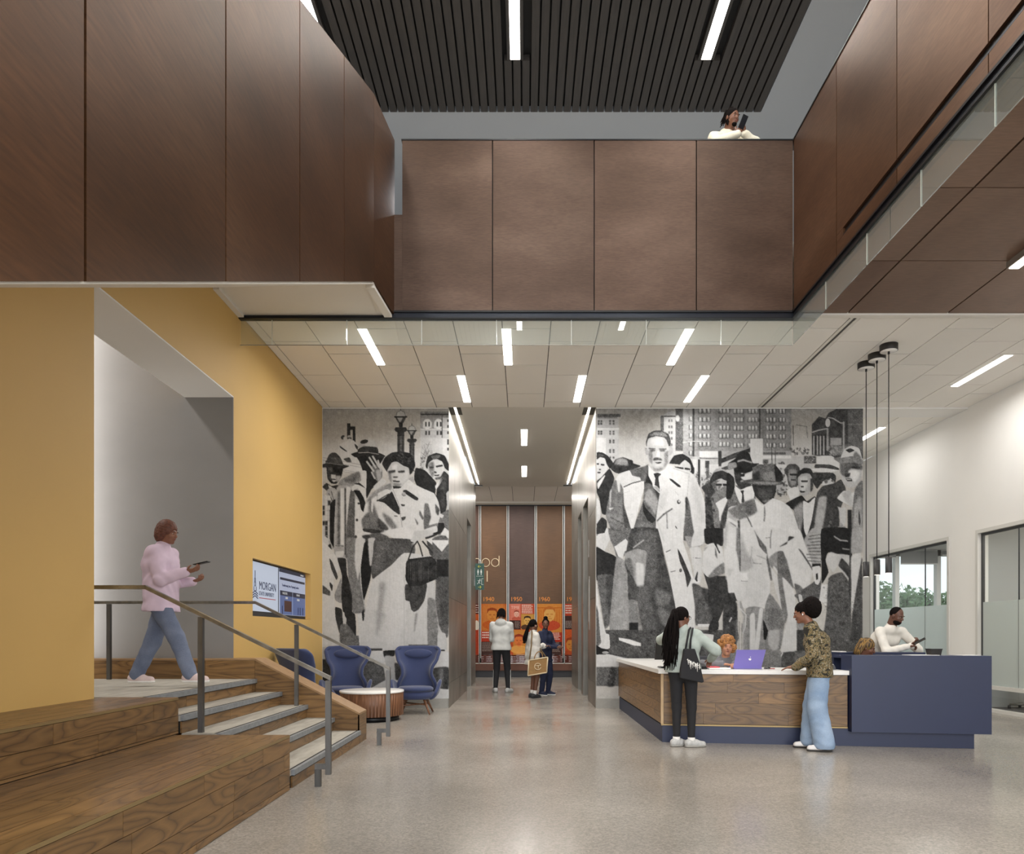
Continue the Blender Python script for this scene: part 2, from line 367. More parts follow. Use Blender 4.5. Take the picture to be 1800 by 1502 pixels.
# mural wall, both halves
EL = -1.291; ER = 1.223
struct('wall_back_left', MB().box(XL, EL-0.013, YM, YM+0.2, 0, ZC), M['white'])
struct('wall_back_right', MB().box(ER+0.013, 5.80, YM, YM+0.2, 0, ZC), M['white'])
struct('baseboard_left', MB().box(XL, EL-0.013, YM-0.015, YM, 0, 0.165), M['basegrey'])
struct('baseboard_right', MB().box(ER+0.013, 5.78, YM-0.015, YM, 0, 0.165), M['basegrey'])
struct('wall_back_side', MB().box(5.60, 5.80, YM+0.2, 17, 0, ZC), M['white'])
struct('wall_passage', MB().box(5.80, XR, 17, 17.2, 0, ZC), M['white'])
# right wall with two glazed openings
w = MB()
W1a, W1b, W2a, W2b, WT = 12.70, 15.62, 5.2, 11.95, 3.01
w.box(XR, XR+0.2, -6, W2a, 0, ZC); w.box(XR, XR+0.2, W2a, W2b, WT, ZC); w.box(XR, XR+0.2, W2b, W1a, 0, ZC)
w.box(XR, XR+0.2, W1a, W1b, WT, ZC); w.box(XR, XR+0.2, W1b, 17.2, 0, ZC)
struct('wall_right', w, M['white'])
# upper level walls and ceilings
struct('wall_upper_left', MB().box(XL-0.3, XL, 8.6, 16, ZC+0.1, ZU), M['uppergrey'])
struct('wall_upper_back', MB().box(XL, 9, 16, 16.2, 6.2, ZU), M['uppergrey'])
struct('wall_upper_right', MB().box(9, 9.2, -6, 16, ZC+0.1, ZU), M['uppergrey'])
struct('floor_upper', MB().box(XL, 3.30, 8.75, 16, ZC+0.12, 6.15).box(3.34, 9, -6, 16, ZC+0.12, 6.15), M['softwhite'])
# upper ceiling: grey gypsum with a recess of dark slats
SX0, SX1, SY1 = -3.3, 3.73, 11.2
cg = MB().box(XL-0.4, 9.2, SY1, 16.2, ZU, ZU+0.15).box(SX1, 9.2, -6, SY1, ZU, ZU+0.15).box(XL-0.4, SX0, -6, SY1, ZU, ZU+0.15).box(SX0, SX1, -6, SY1, ZU+0.12, ZU+0.2)
cu = struct('ceiling_upper', cg, M['uppergrey'])
struct('ceiling_slot_backing', MB().box(SX0, SX1, -6, SY1, ZU+0.09, ZU+0.12), M['darkgap'])
sl = thing('slat_ceiling', 'dark wooden slat ceiling over the upper level with three bright light lines', 'slat ceiling', (0, 5, ZU))
sp = 0.130; n = int((SX1-SX0)/sp); me = None
LX = (-2.84, -0.13, 2.60)
for i in range(n):
    x = SX1-(i+0.5)*sp
    if any(abs(x-lx) < 0.165 for lx in LX):      # slats that stop at a lamp
        MB().box(x-0.052, x+0.052, 10.19, SY1-0.005, ZU-0.01, ZU+0.08).build('slat', M['slat'], sl); continue
    if me is None:
        o = MB().box(-0.052, 0.052, -6, SY1-0.005, -0.01, 0.08).build('slat', M['slat'], None); me = o.data
        o.parent = sl; o.location = (x, -5, 0)
        for v in me.vertices: pass
    else:
        o = bpy.data.objects.new('slat', me); C.objects.link(o); o.parent = sl; o.location = (x, -5, 0)
for k, lx in enumerate(LX):
    lab = ['slim light line in the slat ceiling, mostly hidden by the left stair parapet',
           'long slim light line in the slat ceiling, over the middle of the hall',
           'long slim light line in the slat ceiling, towards the man on the balcony'][k]
    t = thing('ceiling_light', lab, 'ceiling light', (lx, 6, ZU), group='light lines in the slat ceiling')
    MB().box(lx-0.115, lx+0.115, -2, 10.185, ZU-0.008, ZU+0.08).build('housing', M['slat'], t)
    MB().box(lx-0.069, lx+0.069, -1.95, 10.17, ZU-0.012, ZU-0.001).build('diffuser', M['lamp'], t)
    area_light('slat_light_glow', (lx, 4.1, ZU-0.03), (0, 0, 0), 0.14, 12.0, 200, (1.0, 0.95, 0.88))

# lower tiled ceiling, tiles one by one over a joint-coloured sheet
ct = struct('ceiling', MB().box(XL, XR, YB+0.03, YM+0.45, ZC+0.012, ZC+0.05).box(5.8, XR, YM+0.45, 17, ZC+0.012, ZC+0.05), M['grid'])
cols = []
x0 = PX(579.8, YM)
cols.append((XL+0.004, x0, 0))
for i in range(12): cols.append((x0+0.6105*i, x0+0.6105*(i+1), i % 3))
xs = cols[-1][1]                         # slot diffuser here
xr = xs+0.13
for i in range(6):
    a = xr+0.6105*i; cols.append((a, min(a+0.6105, XR-0.004), i % 3))
phase = {0: 11.88, 1: 11.07, 2: 11.48}
def lamp_rects():
    L = []
    for x, y0, y1 in LAMPS: L.append((x-0.065, x+0.065, y0, y1))
    return L
LAMPS = [(-2.06, 9.03, 10.23), (-0.228, 9.03, 10.23), (2.10, 9.03, 10.23), (-0.952, 10.66, 11.88), (0.875, 10.66, 11.88), (2.716, 10.66, 11.88), (6.73, 9.88, 11.12)]
g = 0.006
def tiles(cols, y0, y1, parent, phase, stp=1.222):
    for a, b, c in cols:
        e = phase[c]
        while e > y0: e -= stp
        ys = []
        while e < y1:
            s0 = max(e, y0); s1 = min(e+stp, y1)
            if s1-s0 > 0.03: ys.append((s0, s1))
            e += stp
        for s0, s1 in ys:
            MB().box(a+g, b-g, s0+0.010, s1-0.010, ZC, ZC+0.012).build('tile', M['tile'], parent)
tiles(cols, YB+0.04, YM, ct, phase)
cols2 = [(5.82, 6.1, 0), (6.1, 6.71, 1), (6.71, 7.32, 2), (7.32, XR-0.004, 0)]
tiles(cols2, YM+0.50, 16.98, ct, {0: 13.1, 1: 13.5, 2: 13.9})
struct('trim_2', MB().box(5.80, XR, YM+0.0, YM+0.49, ZC-0.02, ZC+0.011), M['white'])
sd = thing('slot_diffuser', 'narrow white air slot running through the tiled ceiling towards the reception', 'air vent', (xs+0.065, 10.4, ZC))
MB().box(xs+0.004, xs+0.045, YB+0.04, YM-0.003, ZC-0.006, ZC+0.01).build('flange', M['softwhite'], sd)
MB().box(xs+0.085, xs+0.126, YB+0.04, YM-0.003, ZC-0.006, ZC+0.01).build('flange', M['softwhite'], sd)
MB().box(xs+0.045, xs+0.085, YB+0.04, YM-0.003, ZC+0.002, ZC+0.01).build('slot', M['grid'], sd)
names = ['linear ceiling light behind the glass band, nearest the yellow wall', 'linear ceiling light crossing the glass band above the corridor mouth',
         'linear ceiling light behind the glass band, nearest the reception side', 'linear ceiling light above the left mural edge, in the row without glass',
         'linear ceiling light above the right edge of the corridor mouth', 'linear ceiling light above the big walking man in the mural',
         'long linear ceiling light near the white right wall']
for (x, y0, y1), nm in zip(LAMPS, names):
    t = thing('ceiling_light', nm, 'ceiling light', (x, (y0+y1)/2, ZC), group='linear lights in the tiled ceiling')
    MB().box(x-0.068, x+0.068, y0-0.01, y1+0.01, ZC-0.004, ZC-0.0005).build('trim_frame', M['softwhite'], t)
    MB().box(x-0.057, x+0.057, y0, y1, ZC-0.009, ZC-0.0045).build('diffuser', M['lamp'], t)
    area_light('tile_light_glow', (x, (y0+y1)/2, ZC-0.03), (0, 0, 0), 0.12, y1-y0, 31, (1.0, 0.98, 0.95), 165)
t = thing('ceiling_light', 'linear ceiling light beyond the mural edge, over the right passage', 'ceiling light', (6.72, 13.95, ZC), group='linear lights in the tiled ceiling')
MB().box(6.72-0.068, 6.72+0.068, 13.32, 14.56, ZC-0.004, ZC-0.0005).build('trim_frame', M['softwhite'], t)
MB().box(6.72-0.057, 6.72+0.057, 13.33, 14.55, ZC-0.009, ZC-0.0045).build('diffuser', M['lamp'], t)
area_light('tile_light_glow', (6.72, 13.95, ZC-0.03), (0, 0, 0), 0.12, 1.2, 16, (1.0, 0.98, 0.95), 170)

# elevator lobby: walls, ceiling, coves
YE = 18.7; YX = 21.2
struct('ceiling_lobby', MB().box(-1.09, 1.02, YM-0.0, YE, ZC, ZC+0.12).box(-1.291, -1.09, YM, YE, ZC+0.13, ZC+0.16).box(1.02, 1.223, YM, YE, ZC+0.13, ZC+0.16), M['softwhite'])
for s, xa, xb in ((0, -1.285, -1.095), (1, 1.025, 1.218)):
    t = thing('cove_light', ['glowing cove strip along the top of the left elevator wall', 'glowing cove strip along the top of the right elevator wall'][s], 'cove light', ((xa+xb)/2, 15, ZC))
    c = xa+0.095 if s == 0 else xb-0.095
    MB().box(c-0.020, c+0.020, YM+0.02, 18.3, ZC+0.01, ZC+0.03).build('diffuser', M['cove'], t)
    MB().box(xa, c-0.021, YM+0.02, 18.6, ZC+0.02, ZC+0.03).box(c+0.021, xb, YM+0.02, 18.6, ZC+0.02, ZC+0.03).build('tray', M['softwhite'], t)
    area_light('cove_glow', (c, 15.2, ZC-0.01), (0, 0, 0), 0.05, 6.0, 22, (1.0, 0.93, 0.82))
for k, (y0, y1) in enumerate(((13.47, 14.60), (16.4, 17.5))):
    t = thing('ceiling_light', ['nearer small light bar in the lobby ceiling between the elevators', 'farther small light bar in the lobby ceiling between the elevators'][k], 'ceiling light', (0, (y0+y1)/2, ZC), group='light bars in the lobby ceiling')
    MB().box(-0.068, 0.068, y0-0.01, y1+0.01, ZC-0.006, ZC-0.001).build('trim_frame', M['softwhite'], t)
    MB().box(-0.057, 0.057, y0, y1, ZC-0.011, ZC-0.0065).build('diffuser', M['lamp'], t)
    area_light('lobby_light_glow', (0, (y0+y1)/2, ZC-0.03), (0, 0, 0), 0.12, y1-y0, 45, (1.0, 0.955, 0.89))
# cladding panels, doors in recesses
def lobby_side(xf, sgn, openings, name, yend):
    y = YM-0.004; d = 0.22*sgn; w = thing(name, None, None, (xf, YM, 0), kind='structure')
    segs = []
    for a, b in openings: segs.append((y, a)); y = b
    segs.append((y, yend))
    for a, b in segs:
        n = max(1, round((b-a)/2.0)); st = (b-a)/n
        for k in range(n):
            for z0, z1 in ((0, 0.42), (0.424, 1.9), (1.904, 3.45), (3.454, ZC-0.0)):
                MB().box(xf, xf+0.012*sgn, a+k*st+0.003, a+(k+1)*st-0.003, z0+0.002, z1).build('panel', M['clad'], w)
    for a, b in openings:
        MB().box(xf, xf+d, a+0.001, b-0.001, 3.9, ZC).build('lintel', M['clad'], w)
        MB().box(xf+0.17*sgn, xf+0.21*sgn, a, b, 2.42, 3.9).build('transom_panel', M['clad'], w)
        MB().box(xf+0.13*sgn, xf+0.21*sgn, a, b, 2.34, 2.42).build('door_head', M['clad'], w)
    for a, b in segs: MB().box(xf+0.013*sgn, xf+d, max(a, YM+0.201), b-0.001, 0, ZC).build('wall_core', M['clad'], w)
    MB().box(xf+d, xf+d+0.05*sgn, YM+0.2, yend, 0, ZC).build('wall_core', M['white'], w)
    for a, b in openings:
        m = (a+b)/2
        t = thing('elevator_door', {14.21: 'nearer elevator door in the right lobby wall', 15.69: 'farther elevator door in the right lobby wall'}.get(round(m, 2), 'elevator door in the left lobby wall'), 'elevator door', (xf+0.19*sgn, m, 0))
        MB().box(xf+0.17*sgn, xf+0.19*sgn, a+0.005, m-0.003, 0.01, 2.335).build('door_leaf', M['dooredge'], t)
        MB().box(xf+0.155*sgn, xf+0.175*sgn, m+0.003, b-0.005, 0.01, 2.335).build('door_leaf', M['dooredge'], t)
    return w
lobby_side(EL, -1, [(16.05, 17.25)], 'wall_lobby_left', 18.87)
lobby_side(ER, 1, [(13.65, 14.77), (15.2, 16.18)], 'wall_lobby_right', 18.3)
# cross corridor beyond the lobby
ck = struct('ceiling_corridor', MB().box(-6, 6, YE, YX-0.35, ZC+0.012, ZC+0.05), M['grid'])
for i in range(-6, 6):
    xx = PX(899.8, 18.7)+0.604*i
    MB().box(xx+g, xx+0.604-g, YE+0.02, YE+1.23, ZC, ZC+0.012).build('tile', M['tile'], ck)
    MB().box(xx+g, xx+0.604-g, YE+1.238, YX-0.36, ZC, ZC+0.012).build('tile', M['tile'], ck)
struct('trim_3', MB().box(-6, 6, YX-0.35, YX-0.05, ZC-0.04, ZC+0.01), M['softwhite'])
struct('wall_exhibit', MB().box(-6, 6, YX+0.02, YX+0.25, 0, ZC), M['darkgap'])
struct('wall_corridor_left', MB().box(-6.2, -6, 18.9, YX, 0, ZC).box(-6, EL-0.27, 18.87, 18.95, 0, ZC), M['white'])
struct('wall_corridor_right', MB().box(6, 6.2, 18.9, YX, 0, ZC).box(ER+0.27, 6, 18.3, 18.4, 0, ZC), M['white'])
area_light('corridor_light', (0, 19.9, ZC-0.05), (0, 0, 0), 8, 0.3, 150, (1, 0.95, 0.88))  # assumed lamp over the cross corridor; no fixture built

# ---------------------------------------------------------------- stair parapet (left), with its white soffit
t = thing('stair_parapet', 'tall rust-brown steel parapet of the rising upper stair, top left', 'parapet', (-1.65, 5, 1.5))
zb = lambda y: 5.149-0.496*(7.82-y)
zt = lambda y: 7.21-0.49*(7.82-y)
ys = [0.10, 1.386, 2.673, 3.932, 5.228, 6.517, 7.82]
for i in range(6):
    a, b = ys[i]+0.008, ys[i+1]-0.008
    MB().prism([(-1.65, a, zb(a)), (-1.65, b, zb(b)), (-1.65, b, zt(b)), (-1.65, a, zt(a))], (-0.04, 0, 0)).build('panel', M['steel_l'], t)
MB().hexa([(-1.70, 7.828, 5.15), (-1.652, 7.828, 5.15), (-1.575, YB-0.01, 5.15), (-1.62, YB-0.01, 5.15), (-1.70, 7.828, 7.215), (-1.652, 7.828, 7.215), (-1.575, YB-0.01, 7.27), (-1.62, YB-0.01, 7.27)]).build('panel', M['steel_l'], t)
MB().prism([(-1.70, 0.1, zb(0.1)+0.02), (-1.70, 7.82, zb(7.82)+0.02), (-1.70, 7.82, zt(7.82)-0.02), (-1.70, 0.1, zt(0.1)-0.02)], (-0.10, 0, 0)).build('core', M['basegrey'], t)
for y in ys[1:-1]: MB().prism([(-1.668, y-0.012, zb(y)+0.01), (-1.668, y+0.012, zb(y)+0.02), (-1.668, y+0.012, zt(y)-0.02), (-1.668, y-0.012, zt(y)-0.03)], (-0.03, 0, 0)).build('joint_strip', M['glassedge'], t)
so = MB().prism([(-1.70, 0, 1.275), (-1.70, 7.86, 5.155), (-1.70, 7.86, 5.4), (-1.70, 0, 1.52)], (-1.76, 0, 0))
so.v = [(x, y, z) for x, y, z in so.v]
struct('ceiling_stair_soffit', MB().hexa([(XL, 0.0, 1.27), (-1.66, 0.0, 1.27), (-1.66, 7.84, 5.13), (XL, 7.92, 5.13), (XL, 0, 1.55), (-1.72, 0, 1.55), (-1.72, 7.84, 5.4), (XL, 7.92, 5.4)])
       .box(XL, -1.66, 7.84, YB-0.03, 5.135, 5.4), M['softwhite'])
struct('trim_4', MB().hexa([(-1.75, 7.86, 5.10), (-1.66, 7.86, 5.10), (-1.60, YB-0.05, 5.10), (-1.69, YB-0.05, 5.10), (-1.75, 7.86, 5.135), (-1.66, 7.86, 5.135), (-1.60, YB-0.05, 5.135), (-1.69, YB-0.05, 5.135)])
       .box(XL+0.001, XL+0.07, 7.9, YB-0.05, 5.10, 5.135), M['softwhite'])
# ---------------------------------------------------------------- balcony parapet (front and right return)
t = thing('balcony_parapet', 'brown steel balcony front facing the hall, under the man with the phone', 'parapet', (0, YB, 5.19))
js = [-1.484, PX(866, YB), PX(1044, YB), PX(1223, YB), 3.262]
for i in range(4):
    MB().box(js[i]+0.006, js[i+1]-0.006, YB-0.03, YB+0.01, 5.19, 7.255).build('panel', M['steel_f'], t)
MB().box(-1.60, js[0]+0.005, YB-0.028, YB+0.01, 5.19, 6.356).build('panel', M['steel_f'], t)
MB().box(-1.484, 3.262, YB+0.012, YB+0.13, 5.19, 7.25).box(-1.7, -1.484, YB+0.012, YB+0.13, 5.19, 6.35).build('core', M['darkgap'], t)
MB().box(-1.49, 3.29, YB-0.035, YB+0.15, 7.256, 7.272).build('cap', M['black'], t)
t = thing('balcony_parapet', 'brown steel side parapet with a long black slot, running to the upper right', 'parapet', (3.26, 5, 5.19))
jy = [YB-0.035, 7.43, 6.226, 4.997, 3.77, 2.55, 1.32]
for i in range(6):
    b, a = jy[i]-0.006, jy[i+1]+0.006
    if i == 0:
        MB().box(3.262, 3.30, a, b, 5.19, 7.255).build('panel', M['steel_r'], t)
    else:
        MB().box(3.262, 3.30, a, b if i > 1 else 7.424, 5.43, 7.255).build('panel', M['steel_r'], t)
        MB().box(3.262, 3.30, a, b if i > 1 else 7.424, 5.19, 5.35).build('panel', M['steel_r'], t)
MB().box(3.262, 3.30, 7.28, 7.424, 5.352, 5.428).build('panel', M['steel_r'], t)
MB().box(3.305, 3.33, 1.3, YB, 5.19, 7.25).build('core', M['basegrey'], t)
MB().box(3.285, 3.304, 1.3, 7.278, 5.352, 5.428).build('slot', M['black'], t)
MB().box(3.262, 3.28, 1.3, 7.278, 5.352, 5.362).build('slot_trim', M['channel'], t)
MB().box(3.255, 3.38, 1.3, YB+0.15, 7.256, 7.272).build('cap', M['black'], t)
# black channel
t = thing('edge_channel', 'black steel channel under the balcony edge, carrying the glass band', 'steel channel', (0, YB, 5.1))
MB().box(XL+0.002, 3.33, YB-0.05, YB+0.03, 5.165, 5.187).build('upper_flange', M['black'], t)
MB().box(XL+0.002, 3.33, YB-0.03, YB+0.03, 5.105, 5.164).build('web', M['channel'], t)
MB().box(XL+0.002, 3.33, YB-0.05, YB+0.03, 5.09, 5.104).build('lower_flange', M['black'], t)
MB().box(3.24, 3.33, 1.3, YB-0.052, 5.165, 5.187).build('upper_flange', M['black'], t)
MB().box(3.26, 3.33, 1.3, YB-0.052, 5.105, 5.164).build('web', M['channel'], t)
MB().box(3.24, 3.33, 1.3, YB-0.052, 5.09, 5.104).build('lower_flange', M['black'], t)
# glass smoke baffle, pane by pane
t = thing('glass_baffle', 'clear glass band hanging below the balcony edge', 'glass band', (0, YB, 4.8))
xs_ = [XL+0.01]+[PX(478.3+131.5*i, YB) for i in range(7)]+[3.262]
for i in range(8):
    MB().box(xs_[i]+0.006, xs_[i+1]-0.006, YB-0.006, YB+0.006, 4.79, 5.088).build('pane', M['baffle'], t)
    if i: MB().box(xs_[i]-0.003, xs_[i]+0.003, YB-0.007, YB+0.007, 4.79, 5.088).build('joint', M['glassedge'], t)
MB().box(XL+0.005, 3.262, YB-0.005, YB+0.005, 4.782, 4.789).build('edge_trim', M['basegrey'], t)
t = thing('glass_baffle', 'clear glass band hanging below the right side parapet, over the brown soffit', 'glass band', (3.26, 5, 4.8))
yy = [YB-0.012, 7.70, 6.775, 5.85, 4.93, 4.01, 3.09, 2.17, 1.3]
for i in range(8):
    MB().box(3.262, 3.274, yy[i+1]+0.005, yy[i]-0.005, 4.79, 5.088).build('pane', M['baffle_side'], t)
    if i: MB().box(3.261, 3.275, yy[i]-0.0025, yy[i]+0.0025, 4.79, 5.088).build('joint', M['glassedge'], t)
# brown soffit panels
t = thing('steel_soffit', 'brown steel panel soffit over the right side, in front of the white tiles', 'soffit', (5, 6, ZC))
X = [3.34, 3.906, 5.114, 6.32, XR]; Ys = [8.60, 7.39, 6.18, 4.96, 3.75, 2.5]
for i in range(4):
    for j in range(5):
        MB().box(X[i]+0.012, X[i+1]-0.008, Ys[j+1]+0.006, Ys[j]-0.006, ZC, ZC+0.03).build('panel', M['steel_s'], t)
MB().box(3.34, XR, 2.5, 8.60, ZC+0.035, ZC+0.08).build('backing', M['darkgap'], t)
MB().box(3.34, XR, 8.605, 8.685, ZC-0.02, ZC+0.05).build('edge_trim', M['softwhite'], t)
t = thing('ceiling_light', 'surface mounted light bar on the brown soffit at the right edge', 'ceiling light', (5.10, 6.5, ZC))
MB().box(5.03, 5.16, 5.6, 7.42, ZC-0.07, ZC-0.001).build('housing', M['lampbody'], t)
MB().box(5.045, 5.145, 5.62, 7.40, ZC-0.078, ZC-0.0705).build('diffuser', M['lamp'], t)
area_light('soffit_light_glow', (5.10, 6.5, ZC-0.1), (0, 0, 0), 0.1, 1.8, 60, (1.0, 0.955, 0.89))
# assumed stairwell lamp, added out of view to light the well; no fixture built
area_light('stairwell_assumed_light', (-6.4, 6.2, 7.2), (0, 0, 0), 0.5, 3, 170, (1.0, 0.96, 0.92))
area_light('stairwell_wall_strip', (-5.45, 8.1, 3.2), (math.radians(90), 0, math.radians(-35)), 0.25, 4.5, 34, (1.0, 0.97, 0.94))  # unseen strip added beside the grey wall to brighten its left part
area_light('upper_light', (3, 13, 9.3), (0, 0, 0), 8, 0.3, 120, (0.9, 0.95, 1.0))  # assumed lamp over the upper level, behind the parapet; no fixture built

area_light('office_fill_light', (9.5, 15, 3.35), (0, 0, 0), 2.5, 3, 130, (1, 0.98, 0.95))  # unseen lamp added behind the glazing to brighten the frosted film
area_light('office_fill_light_near', (8.8, 9, 3.35), (0, 0, 0), 1.5, 4, 80, (1, 0.98, 0.95))  # second added lamp, out of view, brightening the nearer frosted panes
# ================================================================ STAIRS, TIERS, RAILS
rnd = random.Random(11)
def plank_run(parent, m, fixed, a0, a1, rows, place, lo=0.45, hi=1.25, gap=0.0018):
    """rows: list of (b0,b1); place(a0,a1,b0,b1) -> box extents"""
    for b0, b1 in rows:
        a = a0-rnd.random()*0.9
        while a < a1:
            e = a+rnd.uniform(lo, hi); s0, s1 = max(a, a0), min(e, a1)
            if s1-s0 > 0.05:
                MB().box(*place(s0+gap, s1-gap, b0+gap, b1-gap)).build('plank', m, parent)
            a = e
def rows(z0, z1, st=0.127, top=True):
    r = []
    if top:
        z = z1
        while z > z0+0.005: r.append((max(z-st, z0), z)); z -= st
    else:
        z = z0
        while z < z1-0.005: r.append((z, min(z+st, z1))); z += st
    return r
EDGE = mat('brass_edge', S(150, 128, 88), 0.4, metal=0.5)
def tier(label, xa, xb, z0, z1, yend, group):
    t = thing('seating_tier', label, 'seating', (xb, 2.5, z0), group=group)
    MB().box(xa+0.001, xb-0.012, -1.5, yend-0.012, z0, z1-0.02).build('core', M['darkgap'], t)
    plank_run(t, M['oak_y'], None, -1.5, yend, rows(z0+0.002, z1-0.022), lambda a, b, c, d: (xb-0.011, xb, a, b, c, d))
    plank_run(t, M['oak_y'], None, -1.5, yend, rows(xa+0.002, xb-0.003), lambda a, b, c, d: (c, d, a, b, z1-0.019, z1))
    MB().box(xb-0.012, xb+0.001, -1.5, yend, z1-0.021, z1-0.003).build('edge_strip', EDGE, t)
    plank_run(t, M['oak_x'], None, xa, xb-0.012, rows(z0, z1-0.022), lambda a, b, c, d: (a, b, yend-0.011, yend, c, d))
    return t
tier('lower wooden seating tier in the left foreground, standing on the concrete floor', -2.84, -1.905, 0, 0.45, 5.78, None)
tier('upper wooden seating tier against the yellow wall, one step above the lower tier', XL, -2.84, 0.45, 0.75, 5.84, None)
MB().box(XL, -2.845, -1.5, 5.82, 0, 0.449).build('seating_tier_base', M['darkgap'], None, kind='structure').name = 'trim_5'

st = thing('stairs', 'short flight of concrete treads with steel nosings and wooden risers, left', 'stairs', (-2.5, 7, 0))
NX = [-1.893, -2.194, -2.503, -2.804, -3.095]
Y0, Y1 = 5.86, 8.245
for k, x in enumerate(NX):
    z = 0.15*(k+1); xb = NX[k+1] if k < 4 else -3.6
    if k < 4:
        tr = MB().box(xb-0.02, x-0.03, Y0, Y1, z-0.05, z-0.001).build('tread', M['tread'], st)
    else:
        tr = MB().box(-8.88, x-0.03, Y0, Y1, z-0.08, z-0.001).box(-8.88, -4.06, -0.99, Y0, z-0.08, z-0.001).build('landing', M['tread'], st)
    MB().box(x-0.03, x, Y0, Y1, z-0.046, z).build('nosing', M['nosing'], tr)
    MB().box(x-0.05, x-0.034, Y0, Y1, z-0.001, z+0.0008).build('nosing_line', M['darkgap'], tr)
    MB().box(x-0.02, x-0.002, Y0, Y1, z-0.052, z-0.047).build('nosing_shadow_gap', M['darkgap'], tr)
    plank_run(st, M['oak_y'], None, Y0, Y1, [(z-0.15, z-0.053)], lambda a, b, c, d: (x-0.032, x-0.018, a, b, c, d))
    MB().box(x-0.25, x-0.034, Y0+0.002, Y1-0.002, z-0.15, z-0.055).build('carcass', M['darkgap'], st)
# knee wall beyond the stairs
kw = thing('knee_wall', 'low wooden knee wall with a sloping cap beyond the stairs', 'low wall', (-3, 8.4, 0))
def kz(x): return 0.984 if x < -3.125 else 0.984-(x+3.125)*(0.984-0.353)/(3.125-1.911)
MB().prism([(-3.455, 8.27, 0), (-1.93, 8.27, 0), (-1.93, 8.27, 0.33), (-3.125, 8.27, 0.955), (-3.455, 8.27, 0.955)], (0, 0.32, 0)).build('core', M['darkgap'], kw)
xj = [-8.5, -7.4, -6.3, -5.2, -4.4, -3.7, -3.125, -2.62, -2.25, -1.912]
for i in range(len(xj)-1):
    a, b = xj[i]+0.0015, xj[i+1]-0.0015
    for r0, r1 in ((0, 0.28), (0.283, 0.56), (0.563, 2)):
        t0, t1 = min(kz(a)-0.022, r1), min(kz(b)-0.022, r1)
        if t0 <= r0: continue
        if t1 <= r0:                        # triangle end
            xx = a+(b-a)*(t0-r0)/(t0-t1) if t0 > t1 else b
            xx = min(b, a+(kz(a)-0.022-r0)/0.5198)
            MB().prism([(a, 8.25, r0), (xx, 8.25, r0), (a, 8.25, t0)], (0, 0.018, 0)).build('plank', M['oak_x'], kw)
        else:
            pts = [(a, 8.25, r0), (b, 8.25, r0), (b, 8.25, t1)]
            if kz(a)-0.022 > r1 and kz(b)-0.022 < r1:
                pts.append((a+(kz(a)-0.022-r1)/0.5198, 8.25, r1))
            pts.append((a, 8.25, t0))
            MB().prism(pts, (0, 0.018, 0)).build('plank', M['oak_x'], kw)
CAP = ramp_mat('oak_cap', [(0.3, S(136, 106, 74)), (0.7, S(160, 128, 92))], 5, (0.6, 6, 6), 0.4)
MB().prism([(-8.5, 8.248, 0.964), (-3.125, 8.248, 0.964), (-3.125, 8.248, 0.984), (-8.5, 8.248, 0.984)], (0, 0.20, 0)).build('cap', CAP, kw)
MB().prism([(-3.455, 8.449, 0.964), (-3.125, 8.449, 0.964), (-3.125, 8.449, 0.984), (-3.455, 8.449, 0.984)], (0, 0.16, 0)).build('cap', CAP, kw)
MB().prism([(-3.124, 8.248, 0.962), (-1.911, 8.248, 0.331), (-1.911, 8.248, 0.353), (-3.124, 8.248, 0.984)], (0, 0.362, 0)).build('cap', CAP, kw)
MB().box(-1.93, -1.911, 8.25, 8.61, 0, 0.33).build('end_plank', M['oak_y'], kw)
MB().prism([(-3.45, 8.61, 0), (-1.93, 8.61, 0), (-1.93, 8.61, 0.33), (-3.125, 8.61, 0.955), (-3.45, 8.61, 0.955)], (0, -0.015, 0)).build('back_plank', M['oak_x'], kw)

def handrail(label, y, xk, zk, xe, ze, posts, xl, leg):
    t = thing('handrail', label, 'handrail', (xe, y, 0))
    w = 0.045
    MB().box(xl, xk+0.004, y-w/2, y+w/2, zk-0.032, zk).build('rail', M['rail'], t)
    MB().hexa([(xk, y-w/2, zk-0.032), (xe+0.022, y-w/2, ze-0.032), (xe+0.022, y+w/2, ze-0.032), (xk, y+w/2, zk-0.032),
               (xk, y-w/2, zk), (xe+0.022, y-w/2, ze), (xe+0.022, y+w/2, ze), (xk, y+w/2, zk)]).build('rail', M['rail'], t)
    for x, z in posts:
        top = zk if x < xk else zk+(ze-zk)*(x-xk)/(xe-xk)
        MB().box(x-0.02, x+0.02, y-0.02, y+0.02, z, top-0.034).build('post', M['railpost'], t)
    MB().box(xe-0.022, xe+0.022, y-0.02, y+0.02, 0.10, ze-0.034).build('post', M['railpost'], t)
    MB().box(leg-0.03, xe-0.0225, y-0.02, y+0.02, 0.145, 0.19).build('stub', M['railpost'], t)
    MB().box(leg-0.03, leg+0.018, y-0.02, y+0.02, 0, 0.144).build('foot', M['railpost'], t)
    return t
handrail('nearer square steel handrail, coming down beside the lower wooden tier', 5.92, -3.15, 1.675, -1.63, 0.915, [(-2.69, 0.45)], -4.0, -1.71)
handrail('farther square steel handrail, coming down in front of the blue armchairs', 8.12, -3.07, 1.645, -1.553, 0.888, [(-4.74, 0.75), (-2.60, 0.45)], -6.5, -1.65)

